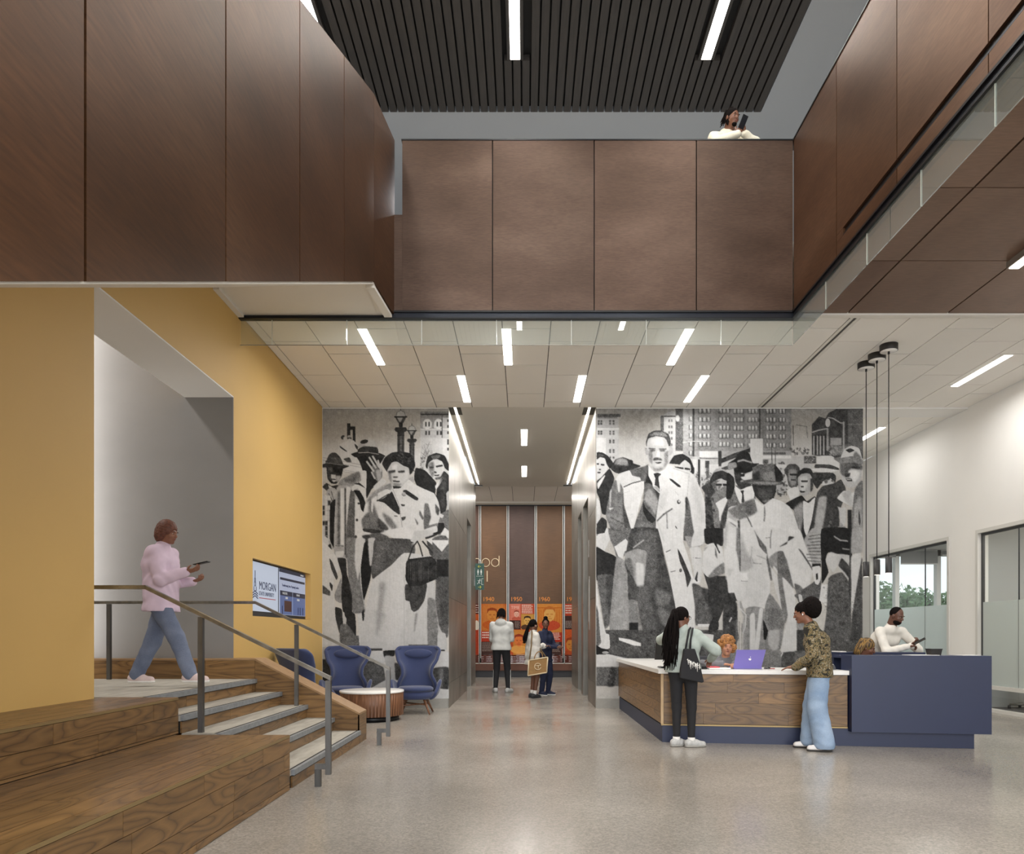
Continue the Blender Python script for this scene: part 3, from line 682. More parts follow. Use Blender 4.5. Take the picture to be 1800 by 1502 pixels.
# ================================================================ WALL SCREEN
ts = thing('wall_screen', 'wide flat screen set in the yellow wall, university logo and web page', 'screen', (XL-0.05, 10.2, 1.5))
SB = mat('screen_bezel', S(20, 20, 22), 0.3)
MB().box(XL-0.088, XL-0.055, 9.07, 11.42, 1.502, 2.235).build('bezel', SB, ts)
D1 = mat('screen_white', (0.1, 0.1, 0.1), 0.3, emit=0.62, ecol=S(205, 216, 236))
D2 = mat('screen_page', (0.1, 0.1, 0.1), 0.3, emit=0.55, ecol=S(190, 200, 228))
DD = mat('screen_dark', (0.02, 0.02, 0.03), 0.3, emit=0.2, ecol=S(50, 56, 90))
DB = mat('screen_blue', (0.02, 0.02, 0.03), 0.3, emit=0.45, ecol=S(110, 132, 190))
DR = mat('screen_red', (0.05, 0.01, 0.01), 0.3, emit=0.5, ecol=S(196, 50, 56))
DN = mat('screen_navy', (0.01, 0.01, 0.03), 0.3, emit=0.25, ecol=S(28, 40, 96))
DW = mat('screen_text_white', (0.3, 0.3, 0.3), 0.3, emit=0.8)
xs0 = XL-0.0545
d1 = MB().box(xs0, xs0+0.004, 9.10, 10.14, 1.57, 2.215).build('display', D1, ts)
d2 = MB().box(xs0, xs0+0.004, 10.18, 11.40, 1.55, 2.215).build('display', D2, ts)
def scr(y0, y1, z0, z1, m, par, k=1): MB().box(xs0+0.005, xs0+0.005+0.001*k, y0, y1, z0, z1).build('print', m, par)
RT = (math.pi/2, 0, math.pi/2)
# tower emblem
b = MB(); yc = 9.27
for (w, z0, z1) in ((0.008, 2.00, 2.10), (0.022, 1.95, 2.00), (0.03, 1.90, 1.95), (0.045, 1.84, 1.89)): 
    b.box(xs0+0.005, xs0+0.007, yc-w, yc-w+0.014, z0, z1); b.box(xs0+0.005, xs0+0.007, yc+w-0.014, yc+w, z0, z1); b.box(xs0+0.005, xs0+0.007, yc-w-0.005, yc+w+0.005, z0-0.006, z0)
for s in (-1, 1):
    for k in range(3):
        b.bar((xs0+0.006, yc+s*0.005, 1.83-0.03*k), (xs0+0.006, yc+s*0.10, 1.775-0.03*k+0.02), 0.002, 0.014)
b.build('emblem', DN, d1)
text('lettering', 'MORGAN', 0.155, (xs0+0.006, 9.41, 1.865), RT, DN, d1, sx=0.95)
text('lettering', 'STATE UNIVERSITY', 0.074, (xs0+0.006, 9.41, 1.785), RT, DN, d1, sx=0.90)
scr(9.41, 10.04, 1.745, 1.755, DR, d1)
scr(10.18, 11.40, 2.165, 2.214, DD, d2); scr(11.15, 11.3, 2.178, 2.198, DW, d2, 2)
scr(10.22, 11.36, 2.055, 2.09, DD, d2)
text('lettering', 'Transforming Lives. Preparing Leaders', 0.052, (xs0+0.006, 10.30, 1.965), RT, DN, d2, sx=0.95)
scr(10.22, 10.76, 1.555, 1.90, DB, d2); scr(10.78, 11.38, 1.555, 1.90, DB, d2)
scr(10.22, 10.76, 1.83, 1.90, DD, d2, 2); scr(10.78, 11.38, 1.83, 1.90, DD, d2, 2)
text('lettering', 'FACILITIES', 0.045, (xs0+0.008, 10.32, 1.85), RT, DW, d2); text('lettering', 'EVENTS', 0.045, (xs0+0.008, 10.95, 1.85), RT, DW, d2)
scr(10.40, 10.72, 1.60, 1.76, mat('screen_brown', (0.02, 0.01, 0.01), 0.3, emit=0.25, ecol=S(110, 62, 48)), d2, 2)
scr(10.45, 10.55, 1.785, 1.815, DW, d2, 2); scr(10.98, 11.1, 1.78, 1.81, DW, d2, 2)
for a in (10.30, 11.02, 11.12, 11.25): scr(a, a+0.03, 1.56, 1.68, DN, d2, 2)

# ================================================================ ARMCHAIRS AND DRUM TABLE
def interp(tab, v):
    for i in range(len(tab)-1):
        if v <= tab[i+1][0]:
            t = (v-tab[i][0])/(tab[i+1][0]-tab[i][0]); t = t*t*(3-2*t)
            return tab[i][1]*(1-t)+tab[i+1][1]*t
    return tab[-1][1]
def grid_sheet(fn, nu, nv, th):
    """closed sheet: fn(u,v)->Vector mid surface, thickness th"""
    P = [[fn(-1+2*i/nu, j/nv) for i in range(nu+1)] for j in range(nv+1)]
    Nn = [[None]*(nu+1) for _ in range(nv+1)]
    for j in range(nv+1):
        for i in range(nu+1):
            du = P[j][min(i+1, nu)]-P[j][max(i-1, 0)]; dv = P[min(j+1, nv)][i]-P[max(j-1, 0)][i]
            Nn[j][i] = du.cross(dv).normalized()
    m = MB(); W = nu+1
    vs = [P[j][i]+Nn[j][i]*th/2 for j in range(nv+1) for i in range(W)]+[P[j][i]-Nn[j][i]*th/2 for j in range(nv+1) for i in range(W)]
    o = W*(nv+1); fs = []
    for j in range(nv):
        for i in range(nu):
            a = j*W+i; fs.append((a, a+1, a+W+1, a+W)); fs.append((o+a, o+a+W, o+a+W+1, o+a+1))
    for i in range(nu): fs.append((i+1, i, o+i, o+i+1)); a = nv*W+i; fs.append((a, a+1, o+a+1, o+a))
    for j in range(nv): a = j*W; fs.append((a, a+W, o+a+W, o+a)); a = j*W+nu; fs.append((a+W, a, o+a, o+a+W))
    return m.add(vs, fs, True)
hwt = [(0, 0.33), (0.18, 0.30), (0.38, 0.235), (0.5, 0.245), (0.72, 0.33), (0.88, 0.365), (0.95, 0.35), (1, 0.29)]
def back_fn(u, v):      # chair faces -Y locally; back at +Y
    hw = interp(hwt, v); x = hw*math.sin(u*math.pi/2*0.98)
    wrap = 0.10+0.10*math.sin(v*math.pi)
    y = 0.22+0.16*v-(abs(u)**2.6)*wrap
    z = 0.34+0.74*v-0.03*(abs(u)**3)*(v > 0.9)
    if v > 0.8: z += 0.012*(abs(u)**2)
    return Vector((x, y, z))
def bucket_fn(u, v):
    a = u*2.15; rx, ry = 0.33+0.07*v, 0.31+0.05*v
    x = rx*math.sin(a); y = -0.02+ry*math.cos(a)
    top = 0.40+0.15*math.exp(-((abs(u)-0.68)/0.26)**2)-0.10*max(0, abs(u)-0.86)/0.14
    z = 0.235+(top-0.235)*v
    if v < 0.3: x *= 0.8+0.2*v/0.3; y = y*(0.8+0.2*v/0.3)
    return Vector((x, y, z))
def armchair():
    t = thing('armchair', None, 'armchair')
    o = grid_sheet(back_fn, 16, 16, 0.055).build('backrest', M['fabric'], t, local=True); s = o.modifiers.new('s', 'SUBSURF'); s.levels = 1; s.render_levels = 1
    o = grid_sheet(bucket_fn, 22, 6, 0.055).build('arm_shell', M['fabric'], t, local=True); s = o.modifiers.new('s', 'SUBSURF'); s.levels = 1; s.render_levels = 1
    o = MB().lathe([(0.02, 0.225), (0.27, 0.235), (0.30, 0.27), (0.30, 0.33), (0.27, 0.36), (0.02, 0.37)], (0, -0.02, 0), 28, 1, 0.95).build('seat_pan', M['fabric'], t, local=True)
    o = MB().lathe([(0.02, 0.345), (0.24, 0.35), (0.285, 0.375), (0.285, 0.405), (0.25, 0.43), (0.02, 0.44)], (0, -0.04, 0), 28, 1, 0.98).build('seat_cushion', M['fabric'], t, local=True)
    o = MB().ell((0, 0.30, 0.95), (0.23, 0.032, 0.075), 20, 10, Matrix.Rotation(-0.2, 3, 'X')).build('head_cushion', M['fabric'], t, local=True)
    for sx in (-1, 1):
        for sy in (-1, 1):
            MB().tube([(sx*0.15, -0.02+sy*0.14, 0.24), (sx*0.25, -0.02+sy*0.24, 0.0)], [0.022, 0.013], 10).build('leg', M['walnut'], t, local=True)
    MB().tube([(-0.19, -0.20, 0.14), (0.19, 0.16, 0.14)], 0.011, 8).tube([(0.19, -0.20, 0.152), (-0.19, 0.16, 0.152)], 0.011, 8).build('stretcher', M['walnut'], t, local=True)
    return t
def dup(root, loc, rz, label):
    r = root.copy(); C.objects.link(r); r.location = loc; r.rotation_euler = (0, 0, rz); r['label'] = label
    for ch in list(root.children):
        c = ch.copy(); C.objects.link(c); c.parent = r
        for gg in ch.children: d = gg.copy(); C.objects.link(d); d.parent = c
    return r
ac = armchair(); ac['group'] = 'blue wing armchairs'
ac.location = (-1.74, 11.42, 0); ac.rotation_euler = (0, 0, 0.02)
ac['label'] = 'blue wing armchair right of the round table, walnut legs showing'
dup(ac, (-2.86, 11.40, 0), 0.12, 'blue wing armchair behind the round table, against the mural')
dup(ac, (-2.97, 9.86, 0), 2.5, 'blue wing armchair seen from behind, beside the yellow wall')
dt = thing('drum_table', 'round drum table with white top and walnut slatted side', 'table', (-2.26, 10.55, 0))
MB().lathe([(0.40, 0), (0.40, 0.075)], (-2.26, 10.55, 0), 40, smooth=True).build('plinth', M['black'], dt)
MB().lathe([(0.455, 0.077), (0.460, 0.41)], (-2.26, 10.55, 0), 48).build('drum', M['walnut'], dt)
MB().lathe([(0.468, 0.411), (0.470, 0.415), (0.470, 0.435), (0.466, 0.438)], (-2.26, 10.55, 0), 56).build('table_top', M['counter'], dt)
tg = MB(); 
for k in range(60):
    a = 2*math.pi*k/60; c, s = math.cos(a), math.sin(a)
    tg.bar((-2.26+0.461*c, 10.55+0.461*s, 0.08), (-2.26+0.461*c, 10.55+0.461*s, 0.405), 0.018, 0.004, up=(c, s, 0))
tg.build('slats', M['walnut'], dt, kind='stuff')
# small power box on the wall between the chairs
t = thing('wall_socket', 'small silver socket plate on the mural behind the drum table', 'socket', (-2.31, YM-0.03, 0.5))
MB().box(-2.34, -2.28, YM-0.05, YM-0.022, 0.46, 0.60).build('plate', M['rail'], t)
MB().box(-2.33, -2.29, YM-0.055, YM-0.051, 0.50, 0.56).build('face', M['black'], t)

# ================================================================ RECEPTION DESK
def fr(x): return 8.33-0.136*(x-1.6)
dk = thing('reception_desk', 'long reception desk with wood planks, white counter, blue toe and blue tall end', 'reception desk', (3.3, 8.6, 0))
XT = 3.67                    # where the tall blue end starts
MB().prism([(1.62, 12.10, 0), (1.62, fr(1.62)+0.02, 0), (4.98, fr(4.98)+0.0, 0), (4.98, 8.5, 0), (2.2, 8.95, 0), (2.2, 12.10, 0)], (0, 0, 0.197)).build('toe_kick', M['blue'], dk)
MB().prism([(1.625, 12.09, 0.2), (1.625, fr(1.62)+0.05, 0.2), (XT, fr(XT)+0.05, 0.2), (XT, fr(XT)+0.62, 0.2), (2.2, 8.95, 0.2), (2.2, 12.09, 0.2)], (0, 0, 0.60)).build('carcass', M['darkgap'], dk)
MB().prism([(1.57, 12.13, .806), (1.57, fr(1.57)-0.02, .806), (XT-0.001, fr(XT)-0.02, .806), (XT-0.001, fr(XT)+0.68, .806), (2.25, 9.02, .806), (2.25, 12.13, .806)], (0, 0, 0.048)).build('counter_top', M['counter'], dk)
# front planks
zs = [0.222, 0.345, 0.467, 0.590, 0.712, 0.802]
xf = 1.635
for i in range(5):
    a = xf-rnd.random()*0.6
    while a < XT-0.01:
        e = a+rnd.uniform(0.5, 1.2); s0, s1 = max(a, xf), min(e, XT-0.01)
        if s1-s0 > 0.06:
            MB().prism([(s0+0.001, fr(s0), zs[i]+0.001), (s1-0.001, fr(s1), zs[i]+0.001), (s1-0.001, fr(s1), zs[i+1]-0.001), (s0+0.001, fr(s0), zs[i+1]-0.001)], (0, 0.02, 0)).build('plank', M['oak_x'], dk)
        a = e
for i in range(5):
    a = fr(1.6)-rnd.random()*0.5+0.03
    while a < 12.09:
        e = a+rnd.uniform(0.5, 1.3); s0, s1 = max(a, fr(1.6)+0.03), min(e, 12.09)
        if s1-s0 > 0.06: MB().box(1.603, 1.622, s0+0.001, s1-0.001, zs[i]+0.001, zs[i+1]-0.001).build('plank', M['oak_y'], dk)
        a = e
EO = ramp_mat('oak_edge', [(0.3, S(190, 160, 120)), (0.7, S(206, 178, 140))], 8, (1, 1, 1), 0.5)
MB().prism([(1.603, fr(1.6), 0.2), (1.632, fr(1.632), 0.2), (1.632, fr(1.632), 0.802), (1.603, fr(1.603), 0.802)], (0, 0.024, 0)).build('corner_edge', EO, dk)
MB().prism([(1.603, fr(1.6)-0.002, 0.2), (XT-0.01, fr(XT)-0.002, 0.2), (XT-0.01, fr(XT)-0.002, 0.218), (1.603, fr(1.6)-0.002, 0.218)], (0, 0.022, 0)).build('bottom_edge', EDGE, dk)
# tall blue end
f2 = lambda x: fr(x)-0.08
MB().prism([(XT, f2(XT), 0.17), (5.11, f2(5.11), 0.17), (5.11, f2(5.11)+0.27, 0.17), (XT, f2(XT)+0.27, 0.17)], (0, 0, 0.86)).build('tall_front', M['blue'], dk)
MB().prism([(4.3, 8.15, 0.2), (5.10, 8.12, 0.2), (5.10, 9.52, 0.2), (4.85, 9.52, 0.2), (4.85, 8.6, 0.2), (4.3, 8.6, 0.2)], (0, 0, 0.62)).build('side_return', M['blue'], dk)
MB().box(4.10, 5.22, 9.25, 9.55, 0.96, 1.03).build('rear_ledge', M['blue'], dk)
MB().box(4.12, 5.18, 9.47, 9.53, 0, 0.959).build('rear_panel', M['blue'], dk)
MB().box(4.12, 4.20, 9.27, 9.53, 1.031, 1.045).box(4.45, 4.5, 9.27, 9.5, 1.031, 1.042).build('ledge_papers', M['counter'], dk)
MB().prism([(XT+0.02, f2(XT)+0.275, 0.99), (5.08, f2(5.08)+0.275, 0.99), (5.08, 8.35, 0.99), (XT+0.02, 8.5, 0.99)], (0, 0, 0.03)).build('inner_shelf', M['blue'], dk)

PZc = 0.856        # counter height
t = thing('laptop', 'open purple laptop on the white counter, lid towards the hall', 'laptop', (2.63, 8.42, PZc))
PU = mat('purple_shell', S(122, 112, 186), 0.35)
lx = PX(1316, 8.4)
MB().box(lx-0.165, lx+0.165, 8.42, 8.64, PZc+0.001, PZc+0.014).build('base', PU, t)
lid = MB().hexa([(lx-0.178, 8.418, PZc+0.012), (lx+0.155, 8.418, PZc+0.012), (lx+0.155, 8.426, PZc+0.012), (lx-0.178, 8.426, PZc+0.012),
           (lx-0.155, 8.345, PZc+0.228), (lx+0.185, 8.345, PZc+0.228), (lx+0.185, 8.353, PZc+0.228), (lx-0.155, 8.353, PZc+0.228)]).build('lid', PU, t)
rr = Matrix.Rotation(math.radians(-18.5), 3, 'X')
lg = MB(); cx, cy, cz = lx+0.008, 8.379, PZc+0.118
lg.ell((cx, cy, cz), (0.016, 0.002, 0.017), 14, 8, rr).ell((cx+0.004, cy-0.008, cz+0.024), (0.004, 0.002, 0.007), 8, 6, rr)
lg.build('lid_emblem', M['counter'], lid)
t = thing('notebook', 'white papers with a red notebook edge lying left of the purple laptop', 'papers', (2.3, 8.4, PZc))
MB().box(2.17, 2.42, 8.33, 8.52, PZc+0.001, PZc+0.016).build('paper_stack', M['counter'], t)
MB().box(2.18, 2.30, 8.36, 8.54, PZc+0.017, PZc+0.028).build('red_notebook', mat('red_cover', S(205, 70, 80), 0.5), t)
t = thing('desk_phone', 'black desk phone beside the tote bag, on the white counter', 'phone', (2.10, 8.45, PZc))
MB().hexa([(2.03, 8.38, PZc+0.001), (2.16, 8.38, PZc+0.001), (2.16, 8.55, PZc+0.001), (2.03, 8.55, PZc+0.001), (2.04, 8.39, PZc+0.03), (2.15, 8.39, PZc+0.03), (2.15, 8.54, PZc+0.06), (2.04, 8.54, PZc+0.06)]).build('base', M['black'], t)
MB().box(2.045, 2.075, 8.37, 8.56, PZc+0.052, PZc+0.075).build('handset', M['black'], t)
t = thing('keys', 'small bunch of dark and red keys just right of the purple laptop', 'keys', (2.83, 8.4, PZc))
MB().ell((2.85, 8.38, PZc+0.010), (0.03, 0.02, 0.009)).ell((2.89, 8.40, PZc+0.012), (0.02, 0.015, 0.011)).build('keyring', M['black'], t)
MB().box(2.90, 2.95, 8.37, 8.39, PZc+0.001, PZc+0.01).build('red_tag', mat('red_tag', S(150, 50, 50), 0.5), t)
t = thing('monitor', 'black computer monitor on the counter behind the braided visitor', 'monitor', (1.78, 8.85, PZc))
MB().hexa([(1.60, 8.70, 0.955), (2.02, 8.78, 0.955), (2.02, 8.82, 0.955), (1.60, 8.74, 0.955), (1.615, 8.64, 1.265), (2.03, 8.72, 1.265), (2.03, 8.76, 1.265), (1.615, 8.68, 1.265)]).build('screen_back', mat('monitor_black', S(34, 33, 33), 0.4), t)
MB().box(1.77, 1.83, 8.75, 8.80, PZc+0.012, 1.05).build('stand', M['black'], t)
MB().box(1.66, 1.96, 8.62, 8.86, PZc+0.001, PZc+0.012).build('foot', M['black'], t)
MB().box(1.63, 1.655, 8.634, 8.645, 1.185, 1.20).build('label_sticker', M['counter'], t)
t = thing('mesh_basket', 'small black mesh basket on the tall blue end of the desk', 'basket', (4.74, 8.1, 1.02))
bk = mat('mesh_black', S(38, 36, 36), 0.6)
bx, by = PX(1641.5, 8.02), 8.02
b = MB().hexa([(bx-0.052, by-0.05, 1.031), (bx+0.052, by-0.05, 1.031), (bx+0.052, by+0.05, 1.031), (bx-0.052, by+0.05, 1.031), (bx-0.062, by-0.06, 1.10), (bx+0.062, by-0.06, 1.10), (bx+0.062, by+0.06, 1.10), (bx-0.062, by+0.06, 1.10)])
b.build('basket_body', bk, t); MB().box(bx-0.065, bx+0.065, by-0.063, by+0.063, 1.098, 1.104).build('rim', M['black'], t)
t = thing('document', 'white sheet of paper on the tall blue end beside the mesh basket', 'paper', (4.5, 8.1, 1.03))
MB().box(4.30, 4.62, f2(4.5)+0.05, f2(4.5)+0.24, 1.031, 1.036).build('sheet', M['counter'], t)
t = thing('document', 'white papers right of the mesh basket on the tall blue end', 'paper', (4.9, 8.1, 1.03))
MB().box(4.84, 5.04, f2(4.9)+0.04, f2(4.9)+0.24, 1.031, 1.037).build('sheet', M['counter'], t)
t = thing('document_tray', 'grey tray with papers on the counter beside the tall blue end', 'paper tray', (3.5, 8.3, PZc))
MB().hexa([(3.38, 8.25, PZc+0.001), (3.62, 8.25, PZc+0.001), (3.62, 8.45, PZc+0.001), (3.38, 8.45, PZc+0.001), (3.40, 8.27, PZc+0.05), (3.61, 8.27, PZc+0.05), (3.61, 8.43, PZc+0.09), (3.40, 8.43, PZc+0.09)]).build('tray', mat('tray_grey', S(70, 70, 74), 0.5), t)
MB().box(3.42, 3.60, 8.28, 8.36, PZc+0.055, PZc+0.062).build('papers', M['counter'], t)

# ================================================================ PENDANTS
pend = None
for i, (y, zb_, zt_, nm) in enumerate(((10.17, 2.09, 2.305, 'left of the three black pendant lamps, hanging at the mural edge'),
                                    (9.86, 2.095, 2.31, 'middle one of the three black pendant lamps'),
                                    (9.54, 2.10, 2.31, 'right of the three black pendant lamps, over the window corner'))):
    if pend is None:
        t = thing('pendant_lamp', nm, 'pendant lamp', (4.89, y, ZC), group='slim black pendant lamps over the reception')
        MB().lathe([(0.112, -0.085), (0.114, -0.08), (0.114, -0.001)], (0, 0, 0), 32).build('canopy', mat('canopy_black', S(40, 38, 36), 0.5), t, local=True)
        MB().lathe([(0.105, -0.088), (0.105, -0.0855)], (0, 0, 0), 32).build('canopy_plate', M['white'], t, local=True)
        MB().tube([(0, 0, -0.09), (0, 0, zt_-ZC)], 0.006, 6).build('cord', M['black'], t, local=True)
        MB().lathe([(0.014, -0.125), (0.014, -0.09)], (0, 0, 0), 10).build('cord_grip', M['black'], t, local=True)
        sh = MB().lathe([(0.040, zb_-ZC), (0.042, zb_-ZC+0.005), (0.042, zt_-ZC-0.005), (0.02, zt_-ZC)], (0, 0, 0), 24).build('lamp_shade', mat('shade_black', S(46, 46, 48), 0.5), t, local=True)
        MB().lathe([(0.033, zb_-ZC-0.002), (0.033, zb_-ZC-0.0005)], (0, 0, 0), 20).build('lens', mat('pendant_lens', (1, 1, 1), 0.4, emit=2.0, ecol=(1, 0.9, 0.75)), sh, local=True)
        pend = t
    else: dup(pend, (4.89, y, ZC), 0, nm)

# ================================================================ OFFICE BEHIND THE RIGHT WALL
FR = mat('window_frame_white', S(206, 204, 198), 0.4); FD = mat('window_frame_dark', S(52, 54, 56), 0.4)
def wwin(name, y0, y1, joints, label):
    t = thing(name, None, None, (XR, (y0+y1)/2, 0), kind='structure')
    for a, b, c, d in ((y0, y0+0.06, 0, WT), (y1-0.06, y1, 0, WT), (y0+0.06, y1-0.06, WT-0.06, WT), (y0+0.06, y1-0.06, 0, 0.05), (y0+0.06, y1-0.06, 0.37, 0.43)):
        MB().box(XR-0.02, XR+0.10, a, b, c, d).build('frame', FR, t)
    MB().box(XR+0.04, XR+0.08, y1-0.10, y1-0.06, 0.43, WT-0.06).box(XR+0.04, XR+0.08, y0+0.06, y1-0.10, WT-0.10, WT-0.06).build('gasket', FD, t)
    js = [y0+0.06]+joints+[y1-0.06]
    for i in range(len(js)-1):
        a, b = js[i]+0.004, js[i+1]-0.004
        MB().box(XR+0.05, XR+0.06, a, b, 0.43, WT-0.06).build('pane', M['pane'], t)
        MB().box(XR+0.05, XR+0.06, a, b, 0.05, 0.37).build('pane', M['pane'], t)
        MB().box(XR+0.045, XR+0.048, a, b, 0.43, 1.80).build('frosted_film', M['frost'], t)
        if i: MB().box(XR+0.045, XR+0.065, js[i]-0.004, js[i]+0.004, 0.43, WT-0.06).build('joint', FD, t)
wwin('window_1', W1a, W1b, [13.57], ''); wwin('window_2', W2a, W2b, [7.6, 9.3, 11.0], '')
struct('floor_office', MB().box(XR+0.2, 14, 4, 19, 0.0, 0.01), mat('dark_carpet', S(78, 76, 78), 0.95, var=0.15, vscale=60))
struct('ceiling_office', MB().box(XR+0.2, 14, 4, 19, 3.4, 3.5), M['softwhite'])
struct('wall_office_partition', MB().box(XR+0.2, 9.6, 12.25, 12.35, 0, 3.4), mat('office_grey', S(176, 178, 178), 0.6))
struct('wall_office_side', MB().box(9.9, 10.0, 4, 12.2, 0, 3.4), mat('office_ochre', S(190, 164, 110), 0.6))
struct('wall_office_side_right', MB().box(13.8, 14, 12.35, 19, 0, 3.4), M['white'])
# outer glazing of the office
ex = thing('window_3', None, None, (10, 18, 0), kind='structure')
for x in (8.0, 9.42, 10.47, 11.9, 13.3): MB().box(x-0.05, x+0.05, 17.95, 18.1, 0.1, 3.4).build('mullion', FR, ex)
for z in (0.1, 3.34): MB().box(XR+0.2, 13.8, 17.95, 18.1, z-0.1, z+0.05).build('transom', FR, ex)
for a, b in ((8.05, 9.37), (9.47, 10.42), (10.52, 11.85), (11.95, 13.25)): MB().box(a, b, 18.02, 18.03, 0.15, 3.3).build('pane', M['pane'], ex)
SHD = mat('roller_shade', S(132, 132, 130), 0.8)
for (a, b, z) in ((8.06, 9.36, 3.2), (9.48, 10.41, 3.05), (10.53, 11.84, 3.27), (11.96, 13.2, 3.2)):
    t = thing('roller_shade', {8.06: 'short grey roller shade at the left bay of the far office window', 9.48: 'grey roller shade pulled lowest in the far office window'}.get(a, 'short grey roller shade in the right part of the far office window' if a < 11 else 'short grey roller shade in the last bay of the far office window'), 'roller shade', ((a+b)/2, 17.9, z))
    MB().box(a, b, 17.90, 17.91, z, 3.36).build('cloth', SHD, t); MB().box(a, b, 17.895, 17.915, z-0.03, z).build('hem_bar', FR, t)
struct('ground_outside', MB().box(3, 60, 19, 90, -0.3, -0.05), mat('lawn', S(96, 112, 78), 0.9, var=0.2, vscale=2))
LEAF = mat('tree_leaves', S(116, 140, 98), 0.8, var=0.35, vscale=1.5); BARK = mat('bark', S(80, 70, 60), 0.9)
rt = random.Random(3)
def tree(x, y, h, r, label):
    t = thing('tree', label, 'tree', (x, y, 0), group='trees outside the office window')
    MB().tube([(x, y, -0.05), (x+0.1, y, h*0.5), (x, y, h*0.8)], [0.16, 0.12, 0.05], 8).build('trunk', BARK, t)
    m = MB()
    cl = [(rt.uniform(-.65, .65)*r, rt.uniform(-.5, .5)*r, h*0.62+rt.uniform(-.55, .32)*h*0.8*0.6, r*rt.uniform(.35, .5)) for _ in range(12)]
    for _ in range(2600):
        c = rt.choice(cl); d = Vector((rt.gauss(0, 1), rt.gauss(0, 1), rt.gauss(0, 1))).normalized()*c[3]*rt.uniform(0.75, 1.05)
        p = Vector((x+c[0], y+c[1], c[2]))+d; a = Vector((rt.gauss(0, 1), rt.gauss(0, 1), rt.gauss(0, 1))).normalized()*0.11; b = a.orthogonal().normalized()*0.07
        m.add([p-a, p-b, p+a, p+b], [(0, 1, 2, 3)])
    m.build('foliage', LEAF, t, kind='stuff')
tree(13.4, 27, 3.4, 1.9, 'left round leafy tree seen through the far office window')
tree(15.9, 28, 3.3, 1.7, 'right leafy tree seen through the far office window')
tree(19.5, 33, 3.2, 2.2, 'farther leafy tree low behind the far office window')
tree(11.2, 30, 3.3, 1.8, 'leafy tree at the left end of the far office window')
def office_chair(label, loc, rz, backcol, h=1.0):
    t = thing('office_chair', label, 'office chair', loc, rz); b = mat('chair_mesh', backcol, 0.7); m = MB()
    for k in range(5):
        a = 2*math.pi*k/5+0.3; m.tube([(0, 0, 0.09), (0.28*math.cos(a), 0.28*math.sin(a), 0.075)], [0.022, 0.016], 8)
    bs = m.build('star_base', M['rail'], t, local=True)
    for k in range(5):
        a = 2*math.pi*k/5+0.3; c, s = 0.28*math.cos(a), 0.28*math.sin(a)
        MB().tube([(c-0.02, s, 0.032), (c+0.02, s, 0.032)], 0.032, 14).build('caster', M['black'], bs, local=True)
    MB().tube([(0, 0, 0.10), (0, 0, 0.42)], 0.028, 10).build('column', M['black'], t, local=True)
    MB().box(-0.24, 0.24, -0.23, 0.23, 0.42, 0.48).build('seat', b, t, local=True, bevel=0.02)
    MB().hexa([(-0.21, 0.23, 0.55), (0.21, 0.23, 0.55), (0.21, 0.26, 0.55), (-0.21, 0.26, 0.55), (-0.19, 0.29, h), (0.19, 0.29, h), (0.19, 0.31, h), (-0.19, 0.31, h)]).build('backrest', b, t, local=True, bevel=0.01)
    MB().tube([(0, 0.2, 0.44), (0, 0.285, 0.6)], 0.02, 8).build('back_post', M['black'], t, local=True)
    return t
office_chair('office chair with casters in the glazed room at the right edge', (8.42, 11.85, 0.01), 2.4, S(60, 60, 64))

# ================================================================ LOBBY SIGN
sg = thing('blade_sign', 'green projecting sign with restroom and stair symbols at the lobby end', 'sign', (-1.16, 18.45, 2.75))
GR = mat('sign_green', S(48, 86, 78), 0.5); WH = mat('sign_white', S(226, 232, 228), 0.5); YE_ = mat('sign_yellow', S(206, 206, 80), 0.5)
sx0, sx1, sz0, sz1 = PX(835.2, 18.45), PX(851, 18.45), PZ(1037.3, 18.45), PZ(991, 18.45)
MB().box(sx0, sx1, 18.44, 18.47, sz0, sz1).build('plate', GR, sg)
MB().box(sx0-0.05, sx0, 18.445, 18.465, sz0+0.1, sz1-0.1).build('bracket', M['railpost'], sg)
yy_ = 18.437; cx = (sx0+sx1)/2; H = sz1-sz0
def ic(m_, name, m): m_.build(name, m, sg)
a1 = MB().bar((cx-0.04, yy_, sz1-0.08), (cx+0.04, yy_, sz1-0.08), 0.004, 0.010).bar((cx-0.045, yy_, sz1-0.08), (cx-0.01, yy_, sz1-0.045), 0.004, 0.010, up=(1, 0, 0)).bar((cx-0.045, yy_, sz1-0.08), (cx-0.01, yy_, sz1-0.115), 0.004, 0.010, up=(1, 0, 0)); ic(a1, 'arrow', YE_)
a2 = MB().bar((cx-0.04, yy_, sz0+0.07), (cx+0.04, yy_, sz0+0.07), 0.004, 0.010).bar((cx+0.045, yy_, sz0+0.07), (cx+0.01, yy_, sz0+0.105), 0.004, 0.010, up=(1, 0, 0)).bar((cx+0.045, yy_, sz0+0.07), (cx+0.01, yy_, sz0+0.035), 0.004, 0.010, up=(1, 0, 0)); ic(a2, 'arrow', YE_)
f = MB()
for s in (-1, 1):
    c = cx+s*0.04; f.ell((c, yy_, sz1-0.165), (0.013, 0.003, 0.013)); f.box(c-0.02, c+0.02, yy_-0.003, yy_+0.002, sz1-0.245, sz1-0.185)
    f.box(c-0.013, c-0.003, yy_-0.003, yy_+0.002, sz1-0.30, sz1-0.246); f.box(c+0.003, c+0.013, yy_-0.003, yy_+0.002, sz1-0.30, sz1-0.246)
ic(f, 'restroom_figures', WH)
ic(MB().box(sx0+0.03, sx1-0.03, yy_-0.003, yy_+0.002, sz1-0.335, sz1-0.328), 'divider', WH)
